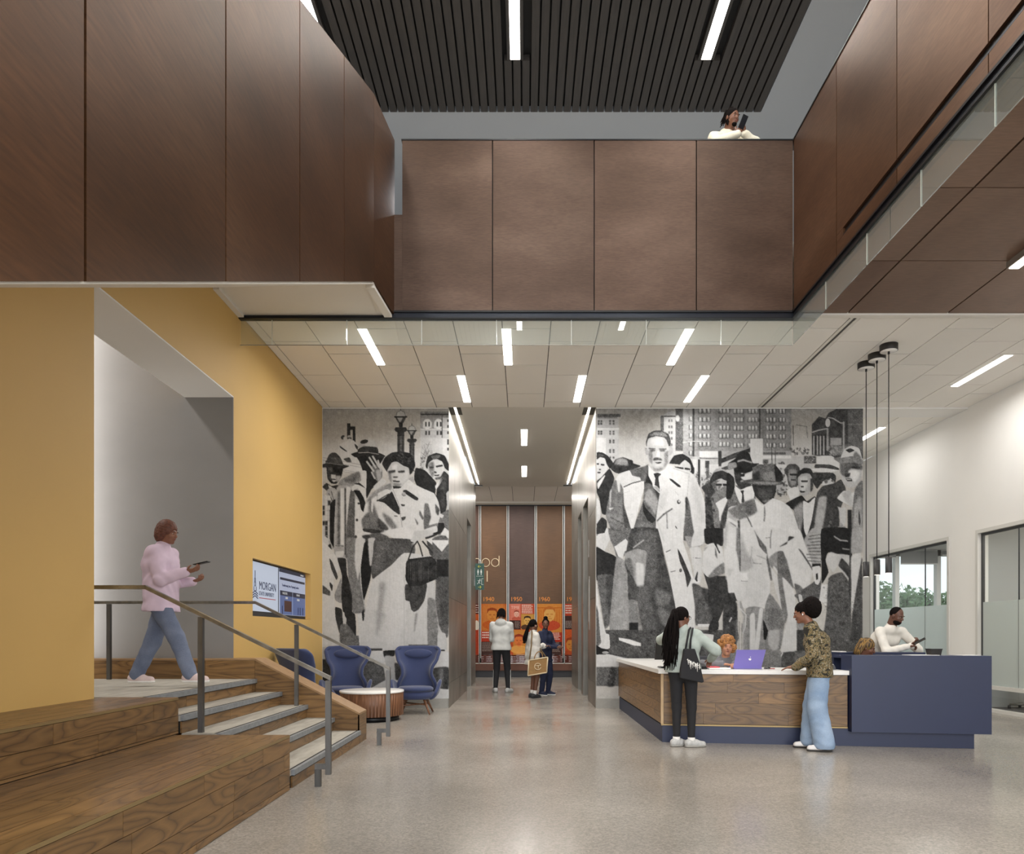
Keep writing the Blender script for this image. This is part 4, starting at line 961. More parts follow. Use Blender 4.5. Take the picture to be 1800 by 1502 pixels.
f = MB().ell((cx+0.01, yy_, sz0+0.27), (0.013, 0.003, 0.013)).bar((cx, yy_, sz0+0.25), (cx-0.025, yy_, sz0+0.19), 0.005, 0.022, up=(1, 0, 0)).bar((cx-0.025, yy_, sz0+0.19), (cx+0.02, yy_, sz0+0.165), 0.005, 0.012).bar((cx-0.02, yy_, sz0+0.19), (cx-0.06, yy_, sz0+0.15), 0.005, 0.012).bar((cx, yy_, sz0+0.24), (cx+0.035, yy_, sz0+0.225), 0.005, 0.009).bar((cx, yy_, sz0+0.24), (cx-0.05, yy_, sz0+0.235), 0.005, 0.009)
f.box(cx+0.05, cx+0.058, yy_-0.003, yy_+0.002, sz0+0.13, sz0+0.29).box(cx+0.058, cx+0.10, yy_-0.003, yy_+0.002, sz0+0.282, sz0+0.29).box(cx+0.058, cx+0.10, yy_-0.003, yy_+0.002, sz0+0.13, sz0+0.138)
ic(f, 'exit_figure', WH)
t = thing('call_panel', 'slim elevator call panel on the right lobby wall, beside the nearer elevator', 'call panel', (ER, 13.2, 1.8))
MB().box(ER-0.012, ER-0.001, 13.28, 13.36, 1.35, 2.35).build('panel', M['clad'], t)
MB().box(ER-0.014, ER-0.0125, 13.295, 13.345, 1.5, 2.3).build('indicator', WH, t)
t = thing('call_panel', 'dark display plate high above the nearer elevator door', 'display plate', (ER, 13.4, 2.9))
MB().box(ER-0.012, ER-0.001, 13.44, 13.58, 2.72, 3.05).build('panel', M['clad'], t)
# ================================================================ FIGURES (implicit surfaces meshed with surface nets)
def V3(*a): return np.array(a, dtype=np.float64)
def d_cap(P, a, b, ra, rb):
    ab = b-a; L2 = max(float(ab@ab), 1e-9); t = np.clip(((P-a)@ab)/L2, 0, 1)
    return np.linalg.norm(P-(a+t[:, None]*ab), axis=1)-(ra+(rb-ra)*t)
def d_ell(P, c, r, R):
    q = P-c
    if R is not None: q = q@R
    k0 = np.linalg.norm(q/r, axis=1); k1 = np.linalg.norm(q/(r*r), axis=1)+1e-9
    return k0*(k0-1)/k1
class Sdf:
    def __init__(s): s.p = []; s.cuts = []; s.sub = []; s.fold = None
    def cap(s, a, b, ra, rb=None, k=0.02):
        a = np.asarray(a, float); b = np.asarray(b, float); rb = ra if rb is None else rb
        s.p.append((lambda P: d_cap(P, a, b, ra, rb), (a+b)/2, np.linalg.norm(a-b)/2+max(ra, rb), k)); return s
    def ell(s, c, r, R=None, k=0.02):
        c = np.asarray(c, float); r = np.asarray(r, float)
        s.p.append((lambda P: d_ell(P, c, r, R), c, max(r), k)); return s
    def hole(s, c, r, R=None):
        c = np.asarray(c, float); r = np.asarray(r, float); s.sub.append(lambda P: d_ell(P, c, r, R)); return s
    def cut(s, p, n):      # removes the side n points to
        p = np.asarray(p, float); n = np.asarray(n, float)/np.linalg.norm(n); s.cuts.append(lambda P: (P-p)@n); return s
    def ev(s, P, idx):
        d = None
        for i in idx:
            f, _, _, k = s.p[i]; e = f(P)
            if d is None: d = e
            else: h = np.clip(0.5+0.5*(e-d)/k, 0, 1) if k > 0 else (e < d)*1.0; d = e*(1-h)+d*h-k*h*(1-h) if False else d*h+e*(1-h)-k*h*(1-h)
        if s.fold is not None: d = d+s.fold(P)
        for f in s.sub: d = np.maximum(d, -f(P))
        for f in s.cuts: d = np.maximum(d, f(P))
        return d
    def mesh(s, h):
        lo = np.min([c-r for _, c, r, _ in s.p], axis=0)-0.04; hi = np.max([c+r for _, c, r, _ in s.p], axis=0)+0.04
        B = 12; nb = np.ceil((hi-lo)/(h*B)).astype(int)+1; n = nb*B
        D = np.ones(n, dtype=np.float32)
        ax = np.arange(B)*h; G = np.stack(np.meshgrid(ax, ax, ax, indexing='ij'), -1).reshape(-1, 3)
        rb = B*h*0.87; cs = np.array([c for _, c, _, _ in s.p]); rs = np.array([r for _, _, r, _ in s.p])
        for i in range(nb[0]):
            for j in range(nb[1]):
                for l in range(nb[2]):
                    o = lo+np.array([i, j, l])*B*h; c = o+B*h/2
                    idx = np.nonzero(np.linalg.norm(cs-c, axis=1)-rs < rb+0.05)[0]
                    if len(idx) == 0: continue
                    dc = s.ev(c[None, :], idx)[0]
                    if abs(dc) > rb*1.5+0.03:
                        if dc < 0: D[i*B:(i+1)*B, j*B:(j+1)*B, l*B:(l+1)*B] = -1
                        continue
                    D[i*B:(i+1)*B, j*B:(j+1)*B, l*B:(l+1)*B] = s.ev(o+G, idx).reshape(B, B, B)
        return surface_nets(D, lo, h)
def surface_nets(D, lo, h):
    S_ = D < 0; nx, ny, nz = D.shape
    cnt = np.zeros((nx-1, ny-1, nz-1), np.int8)
    for a in (0, 1):
        for b in (0, 1):
            for c in (0, 1): cnt += S_[a:nx-1+a, b:ny-1+b, c:nz-1+c]
    act = (cnt > 0) & (cnt < 8); I = np.argwhere(act); idx = -np.ones(act.shape, np.int64); idx[act] = np.arange(len(I))
    acc = np.zeros((len(I), 3)); num = np.zeros(len(I))
    cor = [(a, b, c) for a in (0, 1) for b in (0, 1) for c in (0, 1)]
    for p in cor:
        for ax in range(3):
            if p[ax]: continue
            q = list(p); q[ax] = 1
            d0 = D[I[:, 0]+p[0], I[:, 1]+p[1], I[:, 2]+p[2]]; d1 = D[I[:, 0]+q[0], I[:, 1]+q[1], I[:, 2]+q[2]]
            m = (d0 < 0) != (d1 < 0); t = np.where(m, d0/np.where(m, d0-d1, 1), 0)
            e = np.tile(np.array(p, float), (len(I), 1)); e[:, ax] += t; acc += e*m[:, None]; num += m
    Vt = (I+acc/np.maximum(num, 1)[:, None])*h+lo
    Q = []
    for ax in range(3):
        u, w = (ax+1) % 3, (ax+2) % 3
        sl0 = [slice(None)]*3; sl1 = [slice(None)]*3; sl0[ax] = slice(0, -1); sl1[ax] = slice(1, None)
        s0 = S_[tuple(sl0)]; s1 = S_[tuple(sl1)]
        E = np.argwhere(s0 != s1); flip = s0[E[:, 0], E[:, 1], E[:, 2]]
        ok = (E[:, u] > 0) & (E[:, w] > 0) & (E[:, u] < D.shape[u]-1) & (E[:, w] < D.shape[w]-1); E = E[ok]; flip = flip[ok]
        def g(du, dw):
            e = E.copy(); e[:, u] -= du; e[:, w] -= dw; return idx[e[:, 0], e[:, 1], e[:, 2]]
        q = np.stack([g(1, 1), g(0, 1), g(0, 0), g(1, 0)], 1); q[~flip] = q[~flip][:, ::-1]; Q.append(q)
    return Vt, np.concatenate(Q)

def ik(a, c, l1, l2, pole):
    a = np.asarray(a, float); c = np.asarray(c, float); d = c-a; L = np.linalg.norm(d); mx = (l1+l2)*0.998
    if L > mx: c = a+d/L*mx; d = c-a; L = mx
    x = (l1*l1-l2*l2+L*L)/(2*L); hgt = math.sqrt(max(l1*l1-x*x, 0)); u = d/L
    p = np.asarray(pole, float); p = p-u*(p@u); p = p/(np.linalg.norm(p)+1e-9)
    return a+u*x+p*hgt, c
def nrm(v): v = np.asarray(v, float); return v/(np.linalg.norm(v)+1e-9)
def rotm(yaw, pitch=0, roll=0):     # columns: head x, y(back), z(up); head looks along -y
    return np.array((Matrix.Rotation(yaw, 3, 'Z') @ Matrix.Rotation(pitch, 3, 'X') @ Matrix.Rotation(roll, 3, 'Y')))
def hand_sdf(s, w, d, pn, curl=0.5, hs=1.0, side=1, spread=0.0):
    """w wrist, d pointing direction, pn palm normal (direction the palm faces), thumb towards side"""
    d = nrm(d); pn = nrm(np.asarray(pn, float)-d*(np.asarray(pn, float)@d)); lat = np.cross(d, pn)*side
    s.ell(w+d*0.045*hs, (0.030*hs, 0.014*hs, 0.052*hs) if False else V3(0.034, 0.016, 0.05)*hs, np.stack([lat, pn, d], 1), k=0.012)
    for i, (off, ln) in enumerate(((0.027, 0.068), (0.009, 0.077), (-0.009, 0.072), (-0.026, 0.056))):
        p = w+d*0.085*hs+lat*off*hs; a = curl*0.5; q = p
        for sgm, L in ((0, 0.42), (1, 0.32), (2, 0.26)):
            dd = d*math.cos(a)+pn*math.sin(a)+lat*spread*off*10; dd = nrm(dd); e = q+dd*ln*L*hs
            s.cap(q, e, (0.0088-0.0008*sgm)*hs, (0.0082-0.0008*sgm)*hs, k=0.004); q = e; a += curl*0.9
    p = w+d*0.02*hs+lat*0.028*hs; e = p+(d*0.6+lat*0.7+pn*0.35*curl)*0.04*hs; s.cap(p, e, 0.012*hs, 0.0098*hs, k=0.008)
    s.cap(e, e+nrm(d*0.9+pn*0.5*curl+lat*0.1)*0.03*hs, 0.0098*hs, 0.0082*hs, k=0.005)

FOLD = lambda amp, sc, sd: (lambda P: amp*(np.sin(P[:, 0]*sc*1.7+3*np.sin(P[:, 2]*sc*0.6+sd)+sd)*np.sin(P[:, 2]*sc+2*np.sin(P[:, 1]*sc*0.8+sd)+P[:, 0]*sc*0.7)))
SKINS = {k: mat('skin_'+k, S(*c), 0.5, var=0.06, vscale=15) for k, c in {'deep': (92, 60, 46), 'brown': (128, 86, 66), 'light': (176, 124, 96), 'mid': (112, 74, 56)}.items()}
EYEW = mat('eye_white', S(176, 168, 162), 0.4); EYED = mat('eye_dark', S(30, 22, 20), 0.2); LIP = mat('lips', S(122, 66, 62), 0.5); BROW = mat('brow', S(32, 24, 20), 0.8)
HAIRM = {'black': mat('hair_black', S(20, 16, 15), 0.9, spec=0.1, var=0.3, vscale=90), 'rust': mat('hair_rust_brown', S(92, 52, 36), 0.6, var=0.3, vscale=60),
         'ginger': ramp_mat('hair_ginger_curls', [(0.3, S(92, 56, 30)), (0.7, S(186, 128, 66))], 60, (1, 1, 1), 0.7),
         'mixed': ramp_mat('hair_blond_streaks', [(0.40, S(36, 26, 20)), (0.6, S(150, 116, 60))], 50, (1.5, 1.5, 0.12), 0.6)}
def person(label, loc, rz, H=1.65, fem=True, skin='brown', top=None, pants=None, shoes=None, z0=0.0, spine=None, head=(0, 0, 0), hands=(None, None), feet=None,
           poles=(None, None), kp=None, hairfn=None, h=0.0075, group=None, sleeve=1.0, sleeve_mat=None, curl=0.7, handdir=None, hpn=None, top_fat=0.022, pants_fat=0.02,
           hem=None, pant_end=0.05, wide=0.0, collar=True, socks=None, beard=False, sitting=False, topk=0.05, hood=None, shorts=False, foldamp=0.004):
    k = H/1.65; t = thing('person', label, 'person', (loc[0], loc[1], loc[2] if len(loc) > 2 else 0), rz, group)
    hipz = 0.515*H
    sp = spine or {}
    hc = V3(*sp.get('hip', (0, 0, hipz))); cc = V3(*sp.get('chest', (0, 0.0, 0.735*H))); nb = V3(*sp.get('neck', (0, 0.005, 0.835*H))); hd = V3(*sp.get('head', (0, -0.02, 0.925*H)))
    ty = sp.get('twist', 0.0); lat = V3(math.cos(ty), math.sin(ty), 0); hty = sp.get('htwist', 0.0); hl = V3(math.cos(hty), math.sin(hty), 0)
    sw = (0.150 if fem else 0.175)*k; shl = nb-V3(0, 0, 0.045*k)
    lift = sp.get('lift', (0, 0))
    sh = {-1: shl-lat*sw+V3(0, 0, lift[0]-0.022*k), 1: shl+lat*sw+V3(0, 0, lift[1]-0.022*k)}
    ua, fa = 0.172*H, 0.150*H; th, sk = 0.245*H, 0.235*H
    hip = {-1: hc-hl*0.085*k, 1: hc+hl*0.085*k}
    feet = feet or (((-0.09, 0, 0), 0), ((0.09, 0, 0), 0))
    kp = kp or ((0, -1, 0.0), (0, -1, 0.0))
    J = {}
    for i, s in enumerate((-1, 1)):
        f, fy = feet[i]; ank = V3(*f)+V3(0, 0, 0.075*k); kn, ank = ik(hip[s], ank, th, sk, kp[i]); J['kn', s] = kn; J['an', s] = ank
        hnd = hands[i] if hands[i] is not None else tuple(sh[s]+V3(s*0.07, 0.02, -ua-fa+0.01)); pl = poles[i] if poles[i] is not None else (s*0.3, 1, -0.2)
        el, wr = ik(sh[s], hnd, ua, fa, pl); J['el', s] = el; J['wr', s] = wr
    R = rotm(*head); hs = 0.90*k**0.5
    # ---- body
    b = Sdf()
    HP = lambda x, y, z: hd+R@(V3(x, y, z)*hs)
    b.ell(HP(0, 0.012, 0.03), V3(0.076, 0.094, 0.095)*hs, R); b.ell(HP(0, -0.022, -0.035), V3(0.060, 0.070, 0.082)*hs, R, k=0.03)
    b.ell(HP(0, -0.068, -0.092), V3(0.026, 0.024, 0.020)*hs, R, k=0.02)
    b.cap(HP(0, -0.086, 0.012), HP(0, -0.104, -0.020), 0.008*hs, 0.013*hs, k=0.008); b.ell(HP(0, -0.096, -0.024), V3(0.019, 0.012, 0.009)*hs, R, k=0.006)
    b.ell(HP(0, -0.086, -0.054), V3(0.024, 0.013, 0.011)*hs, R, k=0.006)
    b.ell(HP(0, -0.078, 0.024), V3(0.05, 0.016, 0.012)*hs, R, k=0.012)
    for s in (-1, 1):
        b.ell(HP(s*0.077, 0.008, -0.008), V3(0.010, 0.019, 0.029)*hs, R, k=0.004); b.ell(HP(s*0.036, -0.062, -0.028), V3(0.022, 0.02, 0.018)*hs, R, k=0.02)
        b.hole(HP(s*0.032, -0.098, 0.006), V3(0.017, 0.012, 0.010)*hs, R)
    b.cap(nb-V3(0, 0, 0.02), hd+R@V3(0, 0.02, -0.06), 0.052*k*(1 if fem else 1.15), 0.048*k*(1 if fem else 1.15), k=0.02)
    w1 = 0.92 if fem else 1.0
    b.cap(sh[-1]*0.85+shl*0.15, shl, 0.042*k, 0.045*k, k=0.05); b.cap(shl, sh[1]*0.85+shl*0.15, 0.045*k, 0.042*k, k=0.05)
    b.cap(cc-lat*0.075*k*w1, cc+lat*0.075*k*w1, 0.095*k, k=0.06); mid = (cc*0.45+hc*0.55)
    b.cap(mid-lat*0.05*k, mid+lat*0.05*k, 0.085*k, k=0.06); b.cap(hc-hl*0.075*k, hc+hl*0.075*k, 0.092*k, k=0.06)
    for i, s in enumerate((-1, 1)):
        b.cap(sh[s], J['el', s], 0.046*k, 0.037*k, k=0.03); b.cap(J['el', s], J['wr', s], 0.037*k, 0.025*k, k=0.015)
        dr = nrm(J['wr', s]-J['el', s]) if not handdir or handdir[i] is None else nrm(handdir[i]); pn = (0, 0.3, -1) if not hpn or hpn[i] is None else hpn[i]
        hand_sdf(b, J['wr', s], dr, pn, curl if not isinstance(curl, tuple) else curl[i], 0.95*k, side=-s if True else s)
        b.cap(hip[s], J['kn', s], 0.078*k, 0.053*k, k=0.04); b.cap(J['kn', s], J['an', s], 0.054*k, 0.034*k, k=0.02)
        fy = feet[i][1]; fd = V3(math.sin(fy), -math.cos(fy), 0); a = J['an', s]; b.cap(a-V3(0, 0, 0.03*k), a+fd*0.13*k-V3(0, 0, 0.045*k), 0.034*k, 0.022*k, k=0.02)
    Vv, Q = b.mesh(h*0.8); npmesh('body', Vv, Q, SKINS[skin], t)
    # ---- face details
    rq = Matrix(R.tolist())
    ew = MB(); ed = MB(); br = MB(); lp = MB()
    for s in (-1, 1):
        ew.ell(HP(s*0.031, -0.0785, 0.004), Vector((0.0125, 0.006, 0.006))*hs, 10, 8, rq); ed.ell(HP(s*0.031, -0.0815, 0.003), Vector((0.0065, 0.005, 0.0068))*hs, 8, 6, rq)
        br.ell(HP(s*0.034, -0.090, 0.027), Vector((0.019, 0.006, 0.0045))*hs, 10, 6, rq)
    lp.ell(HP(0, -0.0955, -0.050), Vector((0.020, 0.006, 0.0045))*hs, 10, 6, rq).ell(HP(0, -0.0955, -0.058), Vector((0.017, 0.006, 0.005))*hs, 10, 6, rq)
    e = ew.build('eyes', EYEW, t, local=True); ed.build('pupils', EYED, e, local=True); br.build('eyebrows', BROW, t, local=True); lp.build('lips', LIP, t, local=True)
    # ---- top
    if top:
        T = Sdf(); e = top_fat
        T.cap(sh[-1]*0.85+shl*0.15, shl+V3(0, 0, 0.006), 0.040*k+e*0.6, 0.046*k+e*0.6, k=topk); T.cap(shl+V3(0, 0, 0.006), sh[1]*0.85+shl*0.15, 0.046*k+e*0.6, 0.040*k+e*0.6, k=topk); T.cap(cc-lat*0.078*k*w1, cc+lat*0.078*k*w1, 0.095*k+e, k=topk)
        T.cap(mid-lat*0.062*k, mid+lat*0.062*k, 0.088*k+e, k=topk); T.cap(hc-hl*0.078*k+V3(0, 0, 0.02), hc+hl*0.078*k+V3(0, 0, 0.02), 0.092*k+e*0.8, k=topk)
        if collar: T.cap(nb-V3(0, 0, 0.03), nb+(hd-nb)*0.12, 0.062*k, 0.058*k, k=0.03)
        if hood is not None:
            T.ell(nb+V3(*hood), V3(0.105, 0.06, 0.075)*k, k=0.03)
        for i, s in enumerate((-1, 1)):
            T.cap(sh[s], J['el', s], 0.047*k+e*0.6, 0.041*k+e*0.6, k=0.035)
            if sleeve > 0.5: T.cap(J['el', s], J['el', s]+(J['wr', s]-J['el', s])*(sleeve*2-1), 0.041*k+e*0.6, 0.029*k+e*0.45, k=0.02)
        hz = hem if hem is not None else hc[2]-0.05
        if not sitting:
            hb = V3(hc[0], hc[1], hz+0.02); T.cap(hb-hl*0.078*k, hb+hl*0.078*k, 0.093*k+e*0.9+0.006, k=0.03)
        for s in (-1, 1): T.cap(cc+lat*0.062*k*s*w1, hc+hl*0.062*k*s+V3(0, 0, 0.02), 0.088*k+e*0.85, 0.090*k+e*0.85, k=0.03)
        T.fold = FOLD(foldamp, 22, len(label) % 7)
        hz = hem if hem is not None else hc[2]-0.05
        if not sitting: T.cut((0, 0, hz), (0, 0, -1))
        Vv, Q = T.mesh(h); npmesh('top', Vv, Q, top, t)
    if pants:
        Pn = Sdf(); e = pants_fat
        Pn.cap(hc-hl*0.072*k, hc+hl*0.072*k, 0.094*k+e*0.6, k=0.04); Pn.cap(hc-hl*0.06*k+V3(0, 0, 0.07), hc+hl*0.06*k+V3(0, 0, 0.07), 0.083*k+e*0.6, k=0.04)
        for s in (-1, 1):
            kk = J['kn', s] if not shorts else hip[s]+(J['kn', s]-hip[s])*0.55
            Pn.cap(hip[s], kk, 0.080*k+e, 0.054*k+e+wide*0.4, k=0.03)
            if shorts: pass
            else: an = J['an', s]+(J['kn', s]-J['an', s])*0.02; Pn.cap(J['kn', s], an, 0.054*k+e+wide*0.4, 0.034*k+e+wide, k=0.02)
        Pn.fold = FOLD(0.0035 if e > 0.012 else 0.001, 24, 2+len(label) % 5)
        if not sitting: Pn.cut((0, 0, min(hc[2]+0.075, (hem if hem is not None else 9)+0.035)), (0, 0, 1))
        if not shorts: Pn.cut((0, 0, pant_end+min(feet[0][0][2], feet[1][0][2])), (0, 0, -1))
        Vv, Q = Pn.mesh(h); npmesh('trousers', Vv, Q, pants, t)
    if shoes:
        sm_, sole = shoes
        for i, s in enumerate((-1, 1)):
            fy = feet[i][1]; fd = V3(math.sin(fy), -math.cos(fy), 0); a = J['an', s]; g0 = a-V3(0, 0, 0.075*k)
            Z = Sdf(); Z.cap(g0-fd*0.045*k+V3(0, 0, 0.045), g0+fd*0.05*k+V3(0, 0, 0.045), 0.040*k, 0.042*k, k=0.03); Z.cap(g0+fd*0.05*k+V3(0, 0, 0.035), g0+fd*0.145*k+V3(0, 0, 0.030), 0.043*k, 0.034*k, k=0.03)
            Z.cap(g0-fd*0.03*k+V3(0, 0, 0.05), a+V3(0, 0, 0.0), 0.038*k, 0.040*k, k=0.02); Z.cut(g0+V3(0, 0, 0.018), (0, 0, -1)); Z.cut(g0+V3(0, 0, 0.098), (0, 0, 1))
            Vv, Q = Z.mesh(0.006); so_ = npmesh('shoe', Vv, Q, sm_, t)
            Z = Sdf(); Z.cap(g0-fd*0.045*k+V3(0, 0, 0.02), g0+fd*0.05*k+V3(0, 0, 0.02), 0.041*k, 0.045*k, k=0.03); Z.cap(g0+fd*0.05*k+V3(0, 0, 0.02), g0+fd*0.148*k+V3(0, 0, 0.02), 0.045*k, 0.037*k, k=0.03)
            Z.cut(g0+V3(0, 0, 0.001), (0, 0, -1)); Z.cut(g0+V3(0, 0, 0.022), (0, 0, 1)); Vv, Q = Z.mesh(0.006); npmesh('sole', Vv, Q, sole, so_)
            if socks: MB().tube([tuple(a+V3(0, 0, -0.01)), tuple(a+(J['kn', s]-a)*socks)], [0.042*k, 0.043*k], 14).build('sock', M['white'], t, local=True)
    info = dict(t=t, J=J, hd=hd, R=R, HP=HP, hs=hs, nb=nb, cc=cc, hc=hc, sh=sh, k=k, lat=lat)
    if hairfn: hairfn(info)
    return info
def cap_hair(I, m, fat=0.012, low=-0.02, back=0.0, h=0.006, name='hair', extra=None, bump=0.0):
    s = Sdf(); HP, R, hs = I['HP'], I['R'], I['hs']
    s.ell(HP(0, 0.020+back, 0.038), V3(0.080+fat, 0.092+fat, 0.094+fat)*hs, R)
    if extra: extra(s, I)
    hf = R@V3(0, -1, 0); up = R@V3(0, 0, 1)
    # open at the face
    s.sub.append(lambda P: d_ell(P, HP(0, -0.105, -0.052), V3(0.070, 0.082, 0.105)*hs, R))
    if bump: s.fold = lambda P: bump*np.sin(P[:, 0]*150+np.sin(P[:, 2]*90)*2)*np.sin(P[:, 2]*140+P[:, 1]*60)*np.sin(P[:, 1]*130)
    if low is not None: s.cut(HP(0, 0.0, low-0.03), -up*1.0+hf*0.6)
    Vv, Q = s.mesh(h); return npmesh(name, Vv, Q, m, I['t'])
def strands(I, m, starts, ends, r, n, seed, name='braids', sag=0.02, j=0.02, parent=None):
    q = random.Random(seed); mb = MB()
    for _ in range(n):
        u = q.random(); a = np.array(starts(u, q)); e = np.array(ends(u, q)); mid_ = (a+e)/2+np.array([q.uniform(-j, j), q.uniform(-j, j), sag])
        pts = []
        for i in range(6):
            tt = i/5; p = a*(1-tt)**2+2*mid_*tt*(1-tt)+e*tt*tt; p = p+np.array([q.uniform(-1, 1), q.uniform(-1, 1), 0])*0.004; pts.append(tuple(p))
        mb.tube(pts, [r, r, r*0.95, r*0.9, r*0.8, r*0.45], 6)
    o = mb.build(name, m, I['t'], local=True, kind='stuff'); return o

# clothes
CL = dict(sage=None)
def twotone():      # hoodie: pale green body, cream sleeves and hem by position, dyed cloth blocks
    m = mat('sage_hoodie', S(168, 178, 172), 0.9, var=0.05, vscale=30, bump=0.1, bscale=300); return m
sage = twotone(); cream = mat('cream_cuff', S(206, 202, 168), 0.9)
blackc = mat('black_cotton', S(30, 30, 33), 0.85, var=0.1, vscale=20); white_c = mat('white_cotton', S(218, 214, 206), 0.9, var=0.03, vscale=20)
ivory = mat('ivory_fleece', S(226, 222, 204), 0.95, var=0.05, vscale=60, bump=0.3, bscale=150)
greyc = mat('grey_hoodie', S(112, 112, 116), 0.9, var=0.08, vscale=60); lightgrey = mat('light_grey_hoodie', S(206, 206, 202), 0.9, var=0.03, vscale=25)
navy = mat('navy_cloth', S(34, 40, 66), 0.85, var=0.08, vscale=20); lilac = mat('lilac_shirt', S(206, 186, 204), 0.85, var=0.06, vscale=12)
denim = ramp_mat('light_denim', [(0.3, S(122, 146, 176)), (0.7, S(156, 176, 200))], 4, (1, 1, 1), 0.9, fine=0.08, fscale=120)
denim2 = ramp_mat('grey_blue_denim', [(0.3, S(84, 94, 118)), (0.7, S(118, 128, 150))], 4, (1, 1, 1), 0.9, fine=0.08, fscale=120)
def camo():
    m = bpy.data.materials.new('camouflage_print'); m.use_nodes = True; N = m.node_tree.nodes; L = m.node_tree.links; b = N['Principled BSDF']; b.inputs['Roughness'].default_value = 0.9
    tc = N.new('ShaderNodeTexCoord'); nz = N.new('ShaderNodeTexNoise'); nz.inputs['Scale'].default_value = 13; nz.inputs['Detail'].default_value = 4; nz.inputs['Distortion'].default_value = 2.6
    L.new(tc.outputs['Object'], nz.inputs['Vector']); cr = N.new('ShaderNodeValToRGB'); cr.color_ramp.interpolation = 'CONSTANT'; el = cr.color_ramp.elements
    cs = [(0.0, S(34, 31, 25)), (0.42, S(86, 84, 60)), (0.47, S(130, 108, 70)), (0.52, S(62, 60, 44)), (0.57, S(178, 172, 150)), (0.595, S(104, 84, 54)), (0.68, S(60, 58, 46))]
    el[0].position, el[0].color = cs[0][0], (*cs[0][1], 1); el[1].position, el[1].color = cs[1][0], (*cs[1][1], 1)
    for p, c in cs[2:]: e = el.new(p); e.color = (*c, 1)
    L.new(nz.outputs['Fac'], cr.inputs[0]); L.new(cr.outputs[0], b.inputs['Base Color']); return m
camo_m = camo()
sh_grey = (mat('grey_trainer', S(186, 186, 184), 0.7, var=0.15, vscale=40), mat('trainer_sole', S(160, 158, 152), 0.7)); sh_white = (mat('white_trainer', S(222, 220, 218), 0.6), mat('dark_sole', S(60, 58, 56), 0.7))
sh_navy = (mat('navy_trainer', S(38, 44, 70), 0.7, var=0.2, vscale=40), M['white']); sh_slide = (mat('dark_slide', S(52, 54, 58), 0.8), mat('slide_sole', S(40, 42, 46), 0.8))

def glasses(I):
    HP, R, hs = I['HP'], I['R'], I['hs']; mb = MB()
    for s in (-1, 1):
        ring = [tuple(HP(s*0.034+0.022*math.cos(a), -0.103, 0.003+0.018*math.sin(a))) for a in [i*math.pi/6 for i in range(13)]]; mb.tube(ring, 0.002, 5, False)
        mb.tube([tuple(HP(s*0.056, -0.10, 0.006)), tuple(HP(s*0.078, -0.02, 0.010))], 0.002, 5)
    mb.tube([tuple(HP(-0.012, -0.104, 0.005)), tuple(HP(0.012, -0.104, 0.005))], 0.002, 5); mb.build('glasses', M['black'], I['t'], local=True)
def earbud(I, s):
    MB().ell(I['HP'](s*0.088, -0.004, -0.018), (0.007, 0.007, 0.011), 8, 6).build('earbud', M['white'], I['t'], local=True)
def phone_thing(label, loc, rot, name='phone'):
    t = thing('phone', label, 'phone', loc); t.rotation_euler = rot
    MB().box(-0.036, 0.036, -0.004, 0.004, -0.072, 0.072).build('case', M['black'], t, local=True)
    MB().box(-0.032, 0.032, -0.0052, -0.0042, -0.066, 0.066).build('display', mat('phone_display', S(30, 32, 38), 0.15), t, local=True); return t

# 1. braided visitor at the desk --------------------------------------------------
def hair1(I):
    m = HAIRM['black']; cap_hair(I, m, 0.010, low=-0.015); HP = I['HP']
    tie = HP(0, 0.115, 0.055)
    MB().ell(tie, (0.045, 0.045, 0.045), 12, 8).build('hair_tie', m, I['t'], local=True)
    strands(I, m, lambda u, q: tie+V3(q.uniform(-.03, .03), q.uniform(-.02, .03), q.uniform(-.03, .03)),
            lambda u, q: V3(tie[0]+q.uniform(-0.04, 0.13), 0.15+q.uniform(-.02, .05), 0.86+q.uniform(0, .26)), 0.0095, 110, 5, sag=0.04, j=0.10)
    strands(I, m, lambda u, q: HP(q.uniform(-.07, .07), 0.06, 0.05+q.uniform(-.04, .05)), lambda u, q: tie+V3(q.uniform(-.02, .02), 0, 0), 0.007, 26, 8, sag=0.01, j=0.01)
    glasses(I)
A = person('woman in pale green hoodie with long black braids, standing at the desk', (1.80, 8.03, 0), 2.75, H=1.58, skin='mid', top=sage, pants=blackc,
           shoes=sh_grey, head=(-0.75, 0.10), spine={'head': (0.02, -0.01, 1.455), 'neck': (0, 0.0, 1.32), 'chest': (0, 0.01, 1.14), 'hip': (0, 0.02, 0.83)},
           feet=(((-0.09, 0.02, 0), -1.0), ((0.075, 0.03, 0), -0.7)), hands=((-0.27, -0.24, 0.98), (0.13, -0.13, 1.34)), poles=((-1, 0.7, -0.1), (0.8, 0.2, -1)), hairfn=hair1,
           pants_fat=0.004, top_fat=0.030, foldamp=0.006, hem=0.84, socks=0.10, handdir=(None, (-0.1, -0.2, 1)), hpn=(None, (-1, 0, 0)), h=0.007, group='people at the reception desk')
